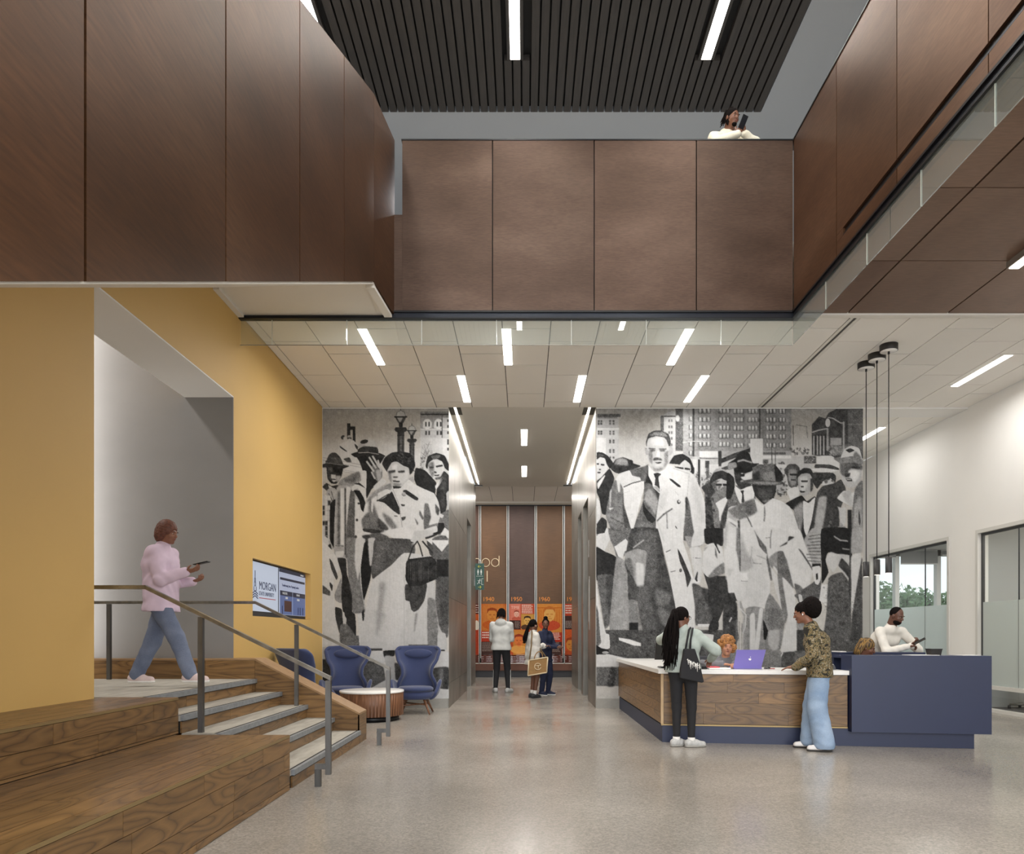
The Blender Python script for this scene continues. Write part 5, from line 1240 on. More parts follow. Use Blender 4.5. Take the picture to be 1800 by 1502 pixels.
# 2. woman in camouflage top ------------------------------------------------------
def hair2(I):
    def ex(s, I): s.ell(I['HP'](0, 0.125, 0.045), V3(0.108, 0.100, 0.118), I['R'], k=0.02); s.ell(I['HP'](0, 0.12, -0.03), V3(0.07, 0.06, 0.06), I['R'], k=0.03)
    o = cap_hair(I, HAIRM['black'], 0.006, low=-0.01, extra=ex, bump=0.006); earbud(I, 1); earbud(I, -1)
B_ = person('woman in camouflage sweatshirt and light blue jeans, hands on the counter', (3.24, 7.80, 0), -2.0, H=1.66, skin='brown', top=camo_m, pants=denim, shoes=sh_white,
            head=(0.05, 0.28), spine={'head': (0.0, -0.175, 1.500), 'neck': (0, -0.085, 1.375), 'chest': (0, -0.03, 1.18), 'hip': (0, 0.0, 0.865)},
            feet=(((-0.09, -0.10, 0), 0.25), ((0.10, 0.05, 0), 0.3)), hands=((-0.10, -0.22, 0.92), (0.12, -0.24, 0.91)), poles=((-0.8, 1, -0.3), (0.8, 1, -0.3)), hairfn=hair2,
            pants_fat=0.030, wide=0.045, pant_end=0.03, top_fat=0.036, foldamp=0.007, hem=0.80, collar=False, handdir=((0, -1, -0.15), (0, -1, -0.15)), hpn=((0, 0, -1), (0, 0, -1)), curl=0.25, h=0.007, group='people at the reception desk')
# 3. seated receptionist with ginger curls ---------------------------------------
def hair3(I):
    def ex(s, I):
        q = random.Random(2)
        for _ in range(46):
            a = q.uniform(0, 2*math.pi); e = q.uniform(-0.75, 1.3); r = 0.108
            x, y, z = r*math.cos(a)*math.cos(e), 0.02+0.095*math.sin(a)*math.cos(e), 0.035+0.115*math.sin(e)
            if y < -0.055 and z < 0.07: continue
            s.ell(I['HP'](x, y, z), V3(1, 1, 1)*q.uniform(0.024, 0.036), k=0.006)
    cap_hair(I, HAIRM['ginger'], 0.018, low=None, extra=ex, bump=0.005); earbud(I, 1)
person('seated receptionist with ginger curls and grey hoodie, behind the purple laptop', (2.50, 8.98, 0.0), 0.12, H=1.64, skin='light', top=greyc, pants=blackc, shoes=sh_grey, sitting=True,
       spine={'hip': (0, 0.10, 0.50), 'chest': (0, -0.03, 0.79), 'neck': (0, -0.09, 0.945), 'head': (-0.0, -0.15, 1.105)}, head=(-0.22, 0.0, 0.10),
       feet=(((-0.1, -0.12, 0), 0), ((0.1, -0.12, 0), 0)), hands=((-0.17, -0.40, 0.905), (-0.02, -0.43, 0.905)), poles=((-1, 0, 0.0), (1, 0, 0.0)), hairfn=hair3, top_fat=0.03, curl=0.5,
       handdir=((0.8, -0.5, 0), (-0.5, -0.8, 0)), hpn=((0, 0, -1), (0, 0, -1)), group='people at the reception desk', hood=(0, 0.05, 0.0))
office_chair('office chair of the receptionist with ginger curls', (2.50, 9.10, 0), 0.12, S(60, 60, 66), 0.98)
office_chair('office chair of the receptionist with streaked braids', (4.20, 9.08, 0), 0.95, S(60, 60, 66), 0.9)
# 4. seated receptionist, streaked braids ----------------------------------------
def hair4(I):
    m = HAIRM['mixed']; cap_hair(I, m, 0.012, low=-0.01); HP = I['HP']
    strands(I, m, lambda u, q: HP(0.085*math.cos(u*math.pi), 0.02+0.085*math.sin(u*math.pi)*1.1, 0.06+q.uniform(-.05, .05)),
            lambda u, q: HP(0.115*math.cos(u*math.pi), 0.04+0.10*math.sin(u*math.pi), -0.115+q.uniform(-.03, .03)), 0.0075, 90, 4, sag=0.03, j=0.01)
person('seated receptionist with blond-streaked short braids, chin on hand behind the tall blue end', (4.22, 8.98, 0.0), 0.95, H=1.62, skin='mid', top=navy, pants=blackc, shoes=sh_grey, sitting=True,
       spine={'hip': (0, 0.10, 0.50), 'chest': (0, 0.0, 0.80), 'neck': (0, -0.05, 0.955), 'head': (0, -0.10, 1.095)}, head=(0.1, 0.35),
       feet=(((-0.1, -0.12, 0), 0), ((0.1, -0.12, 0), 0)), hands=((-0.12, -0.25, 0.72), (0.09, -0.15, 1.00)), poles=((-1, 0, -0.4), (0.6, -0.6, -1)), hairfn=hair4,
       handdir=(None, (-0.1, 0.1, 1)), hpn=(None, (-1, 0, 0)), group='people at the reception desk')
# 5. man leaning on the rear ledge -----------------------------------------------
def hair5(I):
    cap_hair(I, HAIRM['black'], -0.002, low=0.02, h=0.005)
    s = Sdf(); HP, R, hs = I['HP'], I['R'], I['hs']; s.ell(HP(0, -0.035, -0.075), V3(0.064, 0.062, 0.050)*hs, R); s.sub.append(lambda P: d_ell(P, HP(0, -0.07, -0.028), V3(0.046, 0.06, 0.040)*hs, R))
    s.sub.append(lambda P: d_ell(P, HP(0, -0.02, 0.01), V3(0.058, 0.07, 0.085)*hs, R)); Vv, Q = s.mesh(0.005); npmesh('beard', Vv, Q, HAIRM['black'], I['t'])
person('man in white long-sleeved shirt leaning on the rear blue ledge, looking at a phone', (4.97, 9.98, 0), 0.30, H=1.82, fem=False, skin='deep', top=white_c, pants=navy, shoes=sh_grey,
       spine={'hip': (0, 0.06, 0.95), 'chest': (0.0, -0.12, 1.20), 'neck': (0.0, -0.22, 1.375), 'head': (0.02, -0.30, 1.515), 'twist': 0.0}, head=(0.30, 0.38),
       feet=(((-0.11, 0.05, 0), 0), ((0.11, 0.08, 0), 0)), hands=((0.03, -0.47, 1.10), (0.10, -0.46, 1.11)), poles=((-1, 0.2, -0.5), (1, 0.1, -0.6)), hairfn=hair5, top_fat=0.020, hem=0.90,
       curl=1.0, handdir=((0.9, -0.2, 0.1), (0.3, -0.5, 0.5)), hpn=((0, 0, -1), (0, 0.5, 0.4)), group='people at the reception desk')
c5, s5 = math.cos(0.30), math.sin(0.30)
def W5(x, y, z): return (4.97+c5*x-s5*y, 9.98+s5*x+c5*y, z)
phone_thing('dark phone held by the man leaning on the rear blue ledge', W5(0.15, -0.56, 1.175), (1.0, 0.3, 0.9))
# 6. man on the balcony ----------------------------------------------------------
def hair6(I):
    m = HAIRM['black']; cap_hair(I, m, 0.006, low=0.0); HP = I['HP']
    strands(I, m, lambda u, q: HP(q.uniform(-.05, .05), q.uniform(-.04, .08), 0.115),
            lambda u, q: HP((0.098 if q.random() < .5 else -0.098)*(1 if u > .35 else 0.7), -0.03+0.13*u, -0.06+q.uniform(-.05, .05)), 0.0085, 52, 9, sag=0.045, j=0.02)
    s = Sdf(); R, hs = I['R'], I['hs']; s.ell(HP(0, -0.062, -0.088), V3(0.036, 0.034, 0.026)*hs, R); s.sub.append(lambda P: d_ell(P, HP(0, -0.07, -0.055), V3(0.034, 0.05, 0.022)*hs, R)); Vv, Q = s.mesh(0.005); npmesh('beard', Vv, Q, m, I['t'])
ZB = 7.272
person('man in cream fleece jacket leaning on the balcony edge, looking at his phone', (2.56, 9.20, 6.15), 0.15, H=1.84, fem=False, skin='mid', top=ivory, pants=blackc, shoes=sh_grey, hood=(0, 0.03, -0.01),
       spine={'hip': (0, 0.28, 0.93), 'chest': (-0.01, -0.06, 1.27), 'neck': (-0.01, -0.20, 1.455), 'head': (0.0, -0.29, 1.585)}, head=(0.36, 0.24),
       feet=(((-0.12, 0.38, 0), 0), ((0.12, 0.38, 0), 0)), hands=((-0.01, -0.46, 1.27), (0.09, -0.455, 1.28)), poles=((-1, 0.0, -0.5), (1, 0.0, -0.5)), hairfn=hair6, top_fat=0.030, foldamp=0.005, hem=0.75,
       curl=0.9, handdir=((0.5, -0.3, 0.8), (-0.2, -0.3, 0.9)), hpn=((0.2, 0.4, 0.2), (-0.6, 0.4, 0.2)), h=0.008)
c6, s6 = math.cos(0.15), math.sin(0.15)
phone_thing('dark phone in the hands of the man on the balcony', (2.56+c6*0.04+s6*0.50, 9.20+s6*0.04-c6*0.53, 6.15+1.375), (0.5, 0.2, 0.35))
# 7. walker on the landing -------------------------------------------------------
def hair7(I):
    def ex(s, I): s.ell(I['HP'](0, 0.055, -0.035), V3(0.088, 0.066, 0.085), I['R'], k=0.04)
    cap_hair(I, HAIRM['rust'], 0.016, low=-0.09, extra=ex, bump=0.004)
person('walker in lilac shirt and grey-blue jeans crossing the landing, looking at a phone', (-3.53, 7.0, 0.75), math.pi/2, H=1.64, skin='brown', top=lilac, pants=denim2, shoes=(mat('pink_white_shoe', S(216, 196, 194), 0.7), M['white']),
       head=(-0.05, 0.22), spine={'head': (0, -0.02, 1.515), 'neck': (0, 0.03, 1.375), 'chest': (0, 0.05, 1.20), 'hip': (0, 0.04, 0.84), 'twist': -0.1},
       feet=(((-0.07, -0.30, 0), 0), ((0.07, 0.34, 0.0), 0)), hands=((-0.14, -0.28, 1.12), (0.16, -0.20, 1.05)), poles=((-0.3, 0.8, -1), (0.3, 0.8, -1)), hairfn=hair7, pants_fat=0.020, wide=0.012, top_fat=0.040, hem=0.74, foldamp=0.006,
       handdir=((0, -1, 0.3), (-0.4, -0.9, 0.2)), hpn=((0.4, 0, 1), (0, 0, 1)), sleeve=0.96)
phone_thing('phone held out in front of the walker on the landing', (-3.53+0.41, 7.0-0.12, 0.75+1.205), (1.35, 0, 1.57))
# 8. man in light hoodie in the corridor -----------------------------------------
def hair8(I):
    cap_hair(I, HAIRM['black'], 0.012, low=-0.04); HP = I['HP']
    strands(I, HAIRM['black'], lambda u, q: HP(0.08*math.cos(u*math.pi), 0.02+0.08*math.sin(u*math.pi), 0.07), lambda u, q: HP(0.10*math.cos(u*math.pi), 0.05+0.085*math.sin(u*math.pi), -0.13+q.uniform(-.02, .02)), 0.009, 60, 4, 'locks', sag=0.03, j=0.01)
I8 = person('visitor in light grey hoodie and black striped trousers, back turned, in the corridor', (-0.50, 15.5, 0), math.pi-0.12, H=1.86, fem=False, skin='light', top=lightgrey, pants=blackc, shoes=sh_grey,
       spine={'head': (0, -0.05, 1.695), 'neck': (0, 0.0, 1.545), 'chest': (0, 0, 1.35), 'hip': (0, 0.0, 0.96)}, head=(0.0, 0.5), feet=(((-0.15, 0.0, 0), -0.35), ((0.13, 0.0, 0), 0.35)),
       hands=((-0.08, -0.30, 1.20), (0.08, -0.30, 1.20)), poles=((-0.5, 0.6, -1), (0.5, 0.6, -1)), hairfn=hair8, pants_fat=0.010, top_fat=0.026, hem=0.92, hood=(0, 0.07, -0.02), h=0.0095, foldamp=0.003, group='visitors in the elevator corridor')
# white side stripe on the trousers
sp_ = MB()
for s in (-1, 1):
    J = I8['J']; a = J['kn', s]; b2 = J['an', s]; hh = I8['hc']+V3(s*0.12, 0, 0)
    sp_.tube([tuple(a+V3(s*0.062, 0.01, 0)), tuple(b2+V3(s*0.043, 0.0, 0.02))], 0.013, 6)
sp_.build('side_stripes', M['white'], I8['t'], local=True)
# 9. girl with the tan bag -------------------------------------------------------
def hair9(I):
    cap_hair(I, HAIRM['black'], 0.006, low=-0.01); HP = I['HP']
    strands(I, HAIRM['black'], lambda u, q: HP(q.uniform(-.02, .02), 0.115, 0.04+q.uniform(-.02, .02)), lambda u, q: V3(q.uniform(-.03, .03), 0.19+q.uniform(-.03, .03), 1.12+q.uniform(-.04, .08)), 0.010, 40, 6, 'ponytail', sag=0.03, j=0.02); earbud(I, -1)
person('girl in white sweater with bare legs and long ponytail, tan bag on her shoulder', (0.17, 14.15, 0), 2.05, H=1.56, skin='mid', top=white_c, pants=white_c, shoes=sh_slide, shorts=True,
       spine={'head': (0, -0.02, 1.445), 'neck': (0, 0.0, 1.305), 'chest': (0, 0, 1.14), 'hip': (0, 0.01, 0.81)}, head=(0.05, 0.0), feet=(((-0.07, 0.0, 0), 0.3), ((0.07, -0.02, 0), 0.1)),
       hands=((0.02, -0.24, 1.05), (-0.02, -0.26, 1.02)), poles=((-0.4, 0.6, -1), (0.4, 0.4, -1)), hairfn=hair9, top_fat=0.032, hem=0.66, socks=0.22, h=0.009, pants_fat=0.012, group='visitors in the elevator corridor')
# 10. girl in navy ---------------------------------------------------------------
def hair10(I):
    def ex(s, I): s.ell(I['HP'](0, 0.02, 0.145), V3(0.045, 0.042, 0.038), I['R'], k=0.01)
    cap_hair(I, HAIRM['black'], 0.003, low=0.0, extra=ex)
person('girl in dark navy outfit with a top bun, standing behind the tan bag', (0.43, 14.75, 0), 0.75, H=1.58, skin='mid', top=navy, pants=navy, shoes=sh_navy,
       spine={'head': (0, -0.02, 1.475), 'neck': (0, 0.0, 1.335), 'chest': (0, 0, 1.16), 'hip': (0, 0.01, 0.82)}, head=(-0.75, 0.05), feet=(((-0.10, 0.0, 0), -0.1), ((0.09, 0.0, 0), 0.3)),
       hands=((0.02, -0.30, 1.0), (0.10, -0.32, 1.02)), poles=((-0.4, 0.6, -1), (0.4, 0.4, -1)), hairfn=hair10, top_fat=0.020, hem=0.70, pants_fat=0.018, h=0.009, group='visitors in the elevator corridor')
# ================================================================ PRINTS (wall photographs and exhibit graphics), drawn shape by shape
class Paint:
    def __init__(s, x0, y0, x1, y1, res, base=150):
        s.x0, s.y0, s.r = x0, y0, res*2; s.w = int(round((x1-x0)*res))*2; s.h = int(round((y1-y0)*res))*2
        s.a = np.zeros((s.h, s.w, 3), np.float32)+np.array(base, np.float32); s.o = (0, 0, 1)
    def at(s, ox, oy, sc): s.o = (ox, oy, sc); return s
    def _pts(s, t):
        v = np.array([float(q) for q in t.replace(',', ' ').split()]).reshape(-1, 2) if isinstance(t, str) else np.array(t, float)
        return v
    def _px(s, v): return np.stack([(s.o[0]+v[:, 0]/s.o[2]-s.x0)*s.r, (s.o[1]+v[:, 1]/s.o[2]-s.y0)*s.r], 1)
    def _fill(s, v, g, soft=0, al=1.0):
        pad = int(soft*3*s.r/s.o[2])+2 if soft else 1
        x0 = max(int(v[:, 0].min())-pad, 0); x1 = min(int(v[:, 0].max())+pad+1, s.w); y0 = max(int(v[:, 1].min())-pad, 0); y1 = min(int(v[:, 1].max())+pad+1, s.h)
        if x1 <= x0 or y1 <= y0: return s
        W_, H_ = x1-x0, y1-y0; X = np.zeros((H_, W_+1), np.uint8); n = len(v)
        for i in range(n):
            ax, ay = v[i]; bx, by = v[(i+1) % n]
            if ay == by: continue
            if ay > by: ax, ay, bx, by = bx, by, ax, ay
            r0 = max(int(math.ceil(ay-0.5)), y0); r1 = min(int(math.ceil(by-0.5)), y1)
            if r1 <= r0: continue
            rr_ = np.arange(r0, r1); xx = ax+(rr_+0.5-ay)*(bx-ax)/(by-ay); ci = np.clip(np.ceil(xx-0.5).astype(int)-x0, 0, W_)
            np.bitwise_xor.at(X, (rr_-y0, ci), 1)
        m = np.bitwise_xor.accumulate(X, axis=1)[:, :W_].astype(np.float32)
        if soft:
            k = max(1, int(soft*s.r/s.o[2]))
            for _ in range(2):
                for axs in (0, 1):
                    c = np.cumsum(np.pad(m, [(k, k) if q == axs else (0, 0) for q in (0, 1)], mode='edge'), axis=axs)
                    c = np.insert(c, 0, 0, axis=axs)
                    m = (np.take(c, range(2*k+1, c.shape[axs]), axis=axs)-np.take(c, range(0, c.shape[axs]-2*k-1), axis=axs))/(2*k+1)
                    m = m[:H_, :W_]
        m = m[..., None]*al; s.a[y0:y1, x0:x1] = s.a[y0:y1, x0:x1]*(1-m)+np.array(g, np.float32)*m; return s
    def P(s, g, t, soft=0, al=1.0, sm=True):
        v = s._pts(t)
        if sm and len(v) > 2:
            n = len(v); out = []
            for i in range(n):
                p0, p1, p2, p3 = v[i-1], v[i], v[(i+1) % n], v[(i+2) % n]
                for q in (0, .25, .5, .75):
                    m1 = (p2-p0)*0.22; m2 = (p3-p1)*0.22; q2 = q*q; q3 = q2*q; out.append(p1*(2*q3-3*q2+1)+m1*(q3-2*q2+q)+p2*(3*q2-2*q3)+m2*(q3-q2))
            v = np.array(out)
        return s._fill(s._px(v), g, soft, al)
    def Q(s, g, t, soft=0, al=1.0): return s.P(g, t, soft, al, False)
    def E(s, g, cx, cy, rx, ry, rot=0, soft=0, al=1.0):
        a = np.linspace(0, 2*np.pi, 28, endpoint=False); c, d = math.cos(math.radians(rot)), math.sin(math.radians(rot)); x, y = rx*np.cos(a), ry*np.sin(a)
        return s._fill(s._px(np.stack([cx+x*c-y*d, cy+x*d+y*c], 1)), g, soft, al)
    def L(s, g, t, w, soft=0, al=1.0):
        v = s._pts(t)
        for i in range(len(v)-1):
            a, b = v[i], v[i+1]; d = b-a; n = np.array([-d[1], d[0]])/(np.linalg.norm(d)+1e-6)*w/2; e = d/(np.linalg.norm(d)+1e-6)*w*0.3
            s._fill(s._px(np.array([a-e+n, b+e+n, b+e-n, a-e-n])), g, soft, al)
        return s
    def R(s, g, x0, y0, x1, y1, soft=0, al=1.0): return s.Q(g, [(x0, y0), (x1, y0), (x1, y1), (x0, y1)], soft, al)
    def grad(s, g0, g1):
        t = np.linspace(0, 1, s.h)[:, None, None]; s.a[:] = np.array(g0)*(1-t)+np.array(g1)*t; return s
    def grain(s, amp, seed=1, low=0.35):
        q = np.random.RandomState(seed); n = q.normal(0, 1, (s.h//2, s.w//2, 1)).astype(np.float32); n = np.repeat(np.repeat(n, 2, 0), 2, 1)
        lum = s.a.mean(2, keepdims=True)/255; wgt = low+1.2*np.exp(-((lum-0.38)/0.18)**2); s.a += n*amp*wgt
        for sc, am in ((5, amp*0.9), (14, amp*0.9)):
            hh, ww = s.h//sc+3, s.w//sc+3; g_ = q.normal(0, 1, (hh, ww)); yi = np.arange(s.h)/sc; xi = np.arange(s.w)/sc; y0 = yi.astype(int); x0 = xi.astype(int); fy = (yi-y0)[:, None]; fx = (xi-x0)[None]
            fy = fy*fy*(3-2*fy); fx = fx*fx*(3-2*fx)
            v = (g_[y0][:, x0]*(1-fy)+g_[y0+1][:, x0]*fy)*(1-fx)+(g_[y0][:, x0+1]*(1-fy)+g_[y0+1][:, x0+1]*fy)*fx; s.a += (v*am)[..., None]*np.clip(wgt, 0.3, 1)
        return s
    def mesh(s, name, place, m, parent=None, wmul=1.0):
        a = s.a.reshape(s.h//2, 2, s.w//2, 2, 3).mean((1, 3)); h, w = a.shape[:2]; a = np.clip(a/255, 0, 1)
        lin = np.where(a <= 0.04045, a/12.92, ((a+0.055)/1.055)**2.4)*wmul
        xs = s.x0+(np.arange(w)+0.5)*2/s.r; ysv = s.y0+(np.arange(h)+0.5)*2/s.r; xs[0] = s.x0; xs[-1] = s.x0+s.w/s.r; ysv[0] = s.y0; ysv[-1] = s.y0+s.h/s.r
        XX, YY = np.meshgrid(xs, ysv); V = place(XX.ravel(), YY.ravel())
        i = (np.arange(h-1)[:, None]*w+np.arange(w-1)[None]).ravel(); Qd = np.stack([i, i+w, i+w+1, i+1], 1)
        col = np.concatenate([lin.reshape(-1, 3), np.ones((h*w, 1))], 1); return npmesh(name, V, Qd, m, parent, False, col)
def print_mat(name, rough=0.6):
    m = bpy.data.materials.new(name); m.use_nodes = True; N = m.node_tree.nodes; L = m.node_tree.links; b = N['Principled BSDF']; b.inputs['Roughness'].default_value = rough
    b.inputs['Specular IOR Level'].default_value = 0.06
    at = N.new('ShaderNodeAttribute'); at.attribute_name = 'print'; tc = N.new('ShaderNodeTexCoord'); mp = N.new('ShaderNodeMapping'); mp.inputs['Scale'].default_value = (90, 90, 4)
    nz = N.new('ShaderNodeTexNoise'); nz.inputs['Scale'].default_value = 1.0; L.new(tc.outputs['Object'], mp.inputs[0]); L.new(mp.outputs[0], nz.inputs['Vector'])
    mr = N.new('ShaderNodeMapRange'); mr.inputs['From Min'].default_value = 0.3; mr.inputs['From Max'].default_value = 0.7; mr.inputs['To Min'].default_value = 0.95; mr.inputs['To Max'].default_value = 1.04
    L.new(nz.outputs['Fac'], mr.inputs['Value']); sc = N.new('ShaderNodeVectorMath'); sc.operation = 'SCALE'; L.new(at.outputs['Color'], sc.inputs[0]); L.new(mr.outputs[0], sc.inputs['Scale']); L.new(sc.outputs[0], b.inputs['Base Color']); return m
PRM = print_mat('mural_print')
def stipple(p, rng, g, xs0, ys0, xs1, ys1, n, r0, r1, al=0.8):
    for _ in range(n): p.E(g, rng.uniform(xs0, xs1), rng.uniform(ys0, ys1), rng.uniform(r0, r1), rng.uniform(r0, r1)*0.8, rng.uniform(0, 90), al=al)

# ---------------- left mural
rg = random.Random(21)
p = Paint(567, 718.5, 789, 1228.5, 1.0); p.grad((158, 155, 150), (205, 202, 197)); W_, K = 222, 40
p.R((125, 122, 117), 560, 0, 800, 722, 8) if False else None
p.at(560, 700, 5.364)
p.Q(140, '30,95 1240,95 1240,150 30,150', 60, 0.6); p.Q(195, '30,440 1240,440 1240,700 30,700', 70, 0.8)
p.R(150, 375, 95, 379, 520, al=.5)
p.R(48, 268, 240, 300, 375).Q(44, '300,268 345,268 350,415 322,415 322,300 300,300')
p.Q(165, '960,150 1235,150 1235,700 960,700').R(120, 960, 130, 1235, 185).R(58, 960, 148, 1235, 162)
p.R(135, 960, 185, 1165, 290).E(205, 1025, 245, 42, 48).E(205, 1130, 245, 42, 48); p.R(196, 985, 240, 1065, 285).R(196, 1090, 240, 1170, 285)
for x in (1005, 1035, 1112, 1145):
    p.R(55, x, 225, x+14, 268).R(60, x, 312, x+16, 348)
p.R(200, 960, 290, 1235, 298).R(176, 960, 372, 1170, 560).R(70, 1160, 160, 1170, 375).R(188, 1170, 380, 1235, 700)
for y in (200, 255, 315, 390, 415, 470): p.R(66, 1212, y, 1228, y+26)
for k in range(40): p.L(rg.choice((120, 150, 90)), [(rg.uniform(965, 1080), rg.uniform(400, 640)) for _ in range(2)], 4, al=.6)
stipple(p, rg, 90, 962, 560, 1040, 690, 40, 4, 12, .6)
# lamp posts
for (cx, ty, sc_) in ((775, 108, 1.0), (880, 252, 0.78)):
    f = lambda x, y: (cx+x*sc_, ty+y*sc_)
    p.P(172, [f(-48, 70), f(-36, 25), f(0, 6), f(36, 25), f(48, 70)], al=.8); p.L(84, [f(-46, 66), f(-34, 26), f(0, 8), f(34, 26), f(46, 66)], 5*sc_)
    p.P(60, [f(-50, 70), f(50, 70), f(22, 128), f(-22, 128)]).P(150, [f(-34, 76), f(20, 76), f(-2, 118), f(-14, 116)], 3); p.R(40, *f(-62, 64), *f(62, 76)); p.R(44, *f(-20, 126), *f(20, 165)); p.L(50, [f(0, -12), f(0, 12)], 5*sc_)
    p.P(52, [f(-60, 190), f(-45, 168), f(45, 168), f(60, 190), f(42, 212), f(-42, 212)]); p.R(58, *f(-31, 208), *f(31, 520)); p.R(98, *f(-8, 240), *f(10, 520), 5, .7); p.R(44, *f(-36, 240), *f(36, 250))
# climbers on the statue
p.P(186, '195,440 250,410 330,400 365,450 372,560 300,600 215,600 195,520').E(55, 232, 372, 22, 20).E(178, 250, 385, 18, 22).E(150, 290, 372, 20, 22).R(60, 268, 372, 312, 386).E(180, 292, 398, 15, 16)
p.P(56, '200,450 265,498 262,508 205,470').P(52, '340,430 372,460 366,490 345,460').P(70, '235,575 290,560 310,605 270,605'); p.P(190, '205,600 395,640 400,700 230,690')
for y in (560, 585, 640, 655): p.L(130, [(35, y), (400, y+70)], 5, al=.7)
# boy with hat
p.P(34, '70,590 72,640 85,760 120,805 170,808 215,740 230,640').P(70, '85,640 95,760 150,790 130,660', 8)
p.P(176, '118,720 160,725 168,780 140,795 120,760', 5).P(150, '160,735 210,735 195,780 170,790', 6).P(50, '100,700 190,708 190,722 105,718', 3).P(60, '120,760 165,765 160,775 125,772')
p.P(46, '38,625 120,605 240,630 290,642 230,668 120,655 38,655').P(66, '70,612 95,540 125,516 165,518 205,560 235,635 150,615').P(100, '110,560 160,560 200,590 160,600', 14, .8).L(110, '75,612 150,622 225,632', 8)
p.P(50, '38,840 75,800 120,830 190,820 190,900 100,890').P(170, '92,820 150,860 110,880').P(150, '75,880 170,870 170,1400 90,1400').L(60, '95,900 150,1010', 6).L(70, '120,880 170,1060', 6)
for i in range(9):
    for j in range(3):
        p.R(rg.choice((50, 186, 175)), 36+j*26, 920+i*48, 60+j*26, 962+i*48, 2)
p.P(34, '108,1010 160,960 165,1300 150,1420 105,1330'); p.P(178, '36,1300 90,1330 120,1500 36,1500').P(44, '90,1390 115,1380 130,1500 100,1500')
# man in hat, hand raised
p.P(36, '360,540 620,545 560,650 520,720 470,735 420,690 385,600').P(38, '395,560 590,560 540,700 480,730 420,700').P(185, '380,700 450,690 455,860 440,980 400,900').P(40, '455,720 520,700 560,800 500,860 450,950')
p.P(130, '175,860 200,780 270,740 380,690 400,780 360,800 300,860 260,850').P(95, '230,770 380,700 390,760 310,800', 12)
p.P(150, '170,850 300,830 380,840 430,1000 430,1500 150,1500').R(82, 180, 880, 205, 1400, 10).R(190, 206, 850, 240, 1390, 5).R(48, 246, 850, 258, 1480, 2).P(186, '262,850 300,850 290,1000 265,1230').P(84, '300,880 340,900 345,1500 255,1500 265,1200', 5).P(190, '345,960 400,1000 435,1130 430,1500 345,1500', 4)
p.P(34, '330,870 400,880 445,1000 440,1090 400,1050 380,960').P(184, '315,840 375,795 440,850 450,960 420,930 370,850 320,880').P(44, '330,810 385,800 440,850 380,820')
p.E(56, 378, 995, 12, 10).E(60, 362, 1150, 12, 14).E(60, 350, 1310, 12, 16).E(60, 345, 1470, 10, 12)
p.R(150, 160, 1385, 235, 1440).L(60, '160,1392 235,1398', 4).P(182, '160,1450 235,1445 228,1500 165,1500')
p.P(44, '305,530 360,510 560,515 632,548 570,572 430,545 350,560').P(160, '378,470 395,410 440,392 520,400 545,440 555,490').P(176, '440,400 520,398 545,470 450,460', 8).E(46, 430, 412, 38, 19, -12).P(54, '375,480 430,455 550,465 560,520 375,512').L(150, '378,516 470,514 565,530', 7)
# raised hand
p.P(100, '500,640 560,630 600,680 600,740 565,790 530,760 505,700').P(150, '540,680 590,680 590,750 560,785', 5)
for q_ in ('455,600 520,690', '478,560 540,660', '510,550 570,650', '560,590 590,690'): p.L(172, q_, 17)
p.L(165, '500,700 530,760', 14).P(180, '520,830 600,760 640,790 560,860 520,860')
# right woman behind
p.P(178, '1000,620 1020,560 1090,520 1170,520 1220,580 1235,700 1235,760 990,760').P(38, '1008,640 1030,550 1110,518 1190,545 1232,640 1228,690 1190,660 1165,600 1100,570 1040,610 1025,670').P(74, '1060,545 1150,535 1130,570 1080,580', 5)
p.P(182, '1040,625 1100,585 1160,610 1192,680 1170,740 1130,765 1085,755 1050,700').P(110, '1035,620 1085,600 1090,720 1075,750 1045,700', 6)
p.P(52, '1105,640 1165,628 1170,645 1110,655').P(60, '1045,650 1085,645 1085,662 1050,664').P(64, '1092,690 1115,698 1108,712 1088,705').P(64, '1090,726 1140,722 1130,738 1098,738').P(90, '1100,750 1170,740 1130,770 1100,768', 4)
p.P(38, '915,660 1000,680 1060,740 1110,800 1100,900 1110,930 1020,880 930,830 900,760').P(42, '1110,930 1120,820 1180,690 1232,740 1232,900 1200,1060 1180,1110 1130,1070').P(190, '1100,830 1165,740 1180,760 1110,860').P(64, '1150,760 1200,720 1190,1050 1160,1040', 14).P(170, '1205,900 1232,880 1232,1060 1215,1050')
p.P(108, '1120,1120 1180,1080 1232,1060 1232,1500 1150,1500').P(190, '1140,1090 1180,1105 1165,1135 1135,1115').P(40, '1000,1260 1120,1180 1180,1180 1190,1240 1150,1275 1080,1310 1010,1330')
p.Q(200, '1020,1340 1150,1290 1190,1220 1232,1260 1225,1350 1155,1450').P(70, '1020,1345 1150,1450 1232,1370 1232,1500 1060,1500')
# the woman in the light coat
p.P(44, '598,620 625,560 690,515 780,505 860,520 900,570 912,640 880,710 840,730 700,740 640,690')
stipple(p, rg, 84, 690, 520, 890, 620, 40, 5, 13, .5); stipple(p, rg, 28, 650, 540, 900, 700, 40, 6, 16, .6)
p.P(172, '650,680 690,610 740,600 800,640 850,660 858,740 830,800 780,835 720,838 680,790 655,730').P(196, '690,640 740,625 735,690 700,690', 6).P(184, '720,680 770,700 820,680 845,700 840,760 790,800 740,790', 8)
p.P(110, '655,690 680,690 690,800 665,760', 6).P(60, '655,690 720,678 722,700 670,712', 2).P(56, '748,690 808,682 812,702 760,706', 2).P(66, '702,742 748,740 745,752 705,752').P(50, '700,778 765,782 760,794 705,790').P(120, '700,800 780,810 760,836 715,832', 6).P(150, '850,760 890,740 900,790 850,800')
p.P(40, '690,830 790,840 740,900 700,870'); 
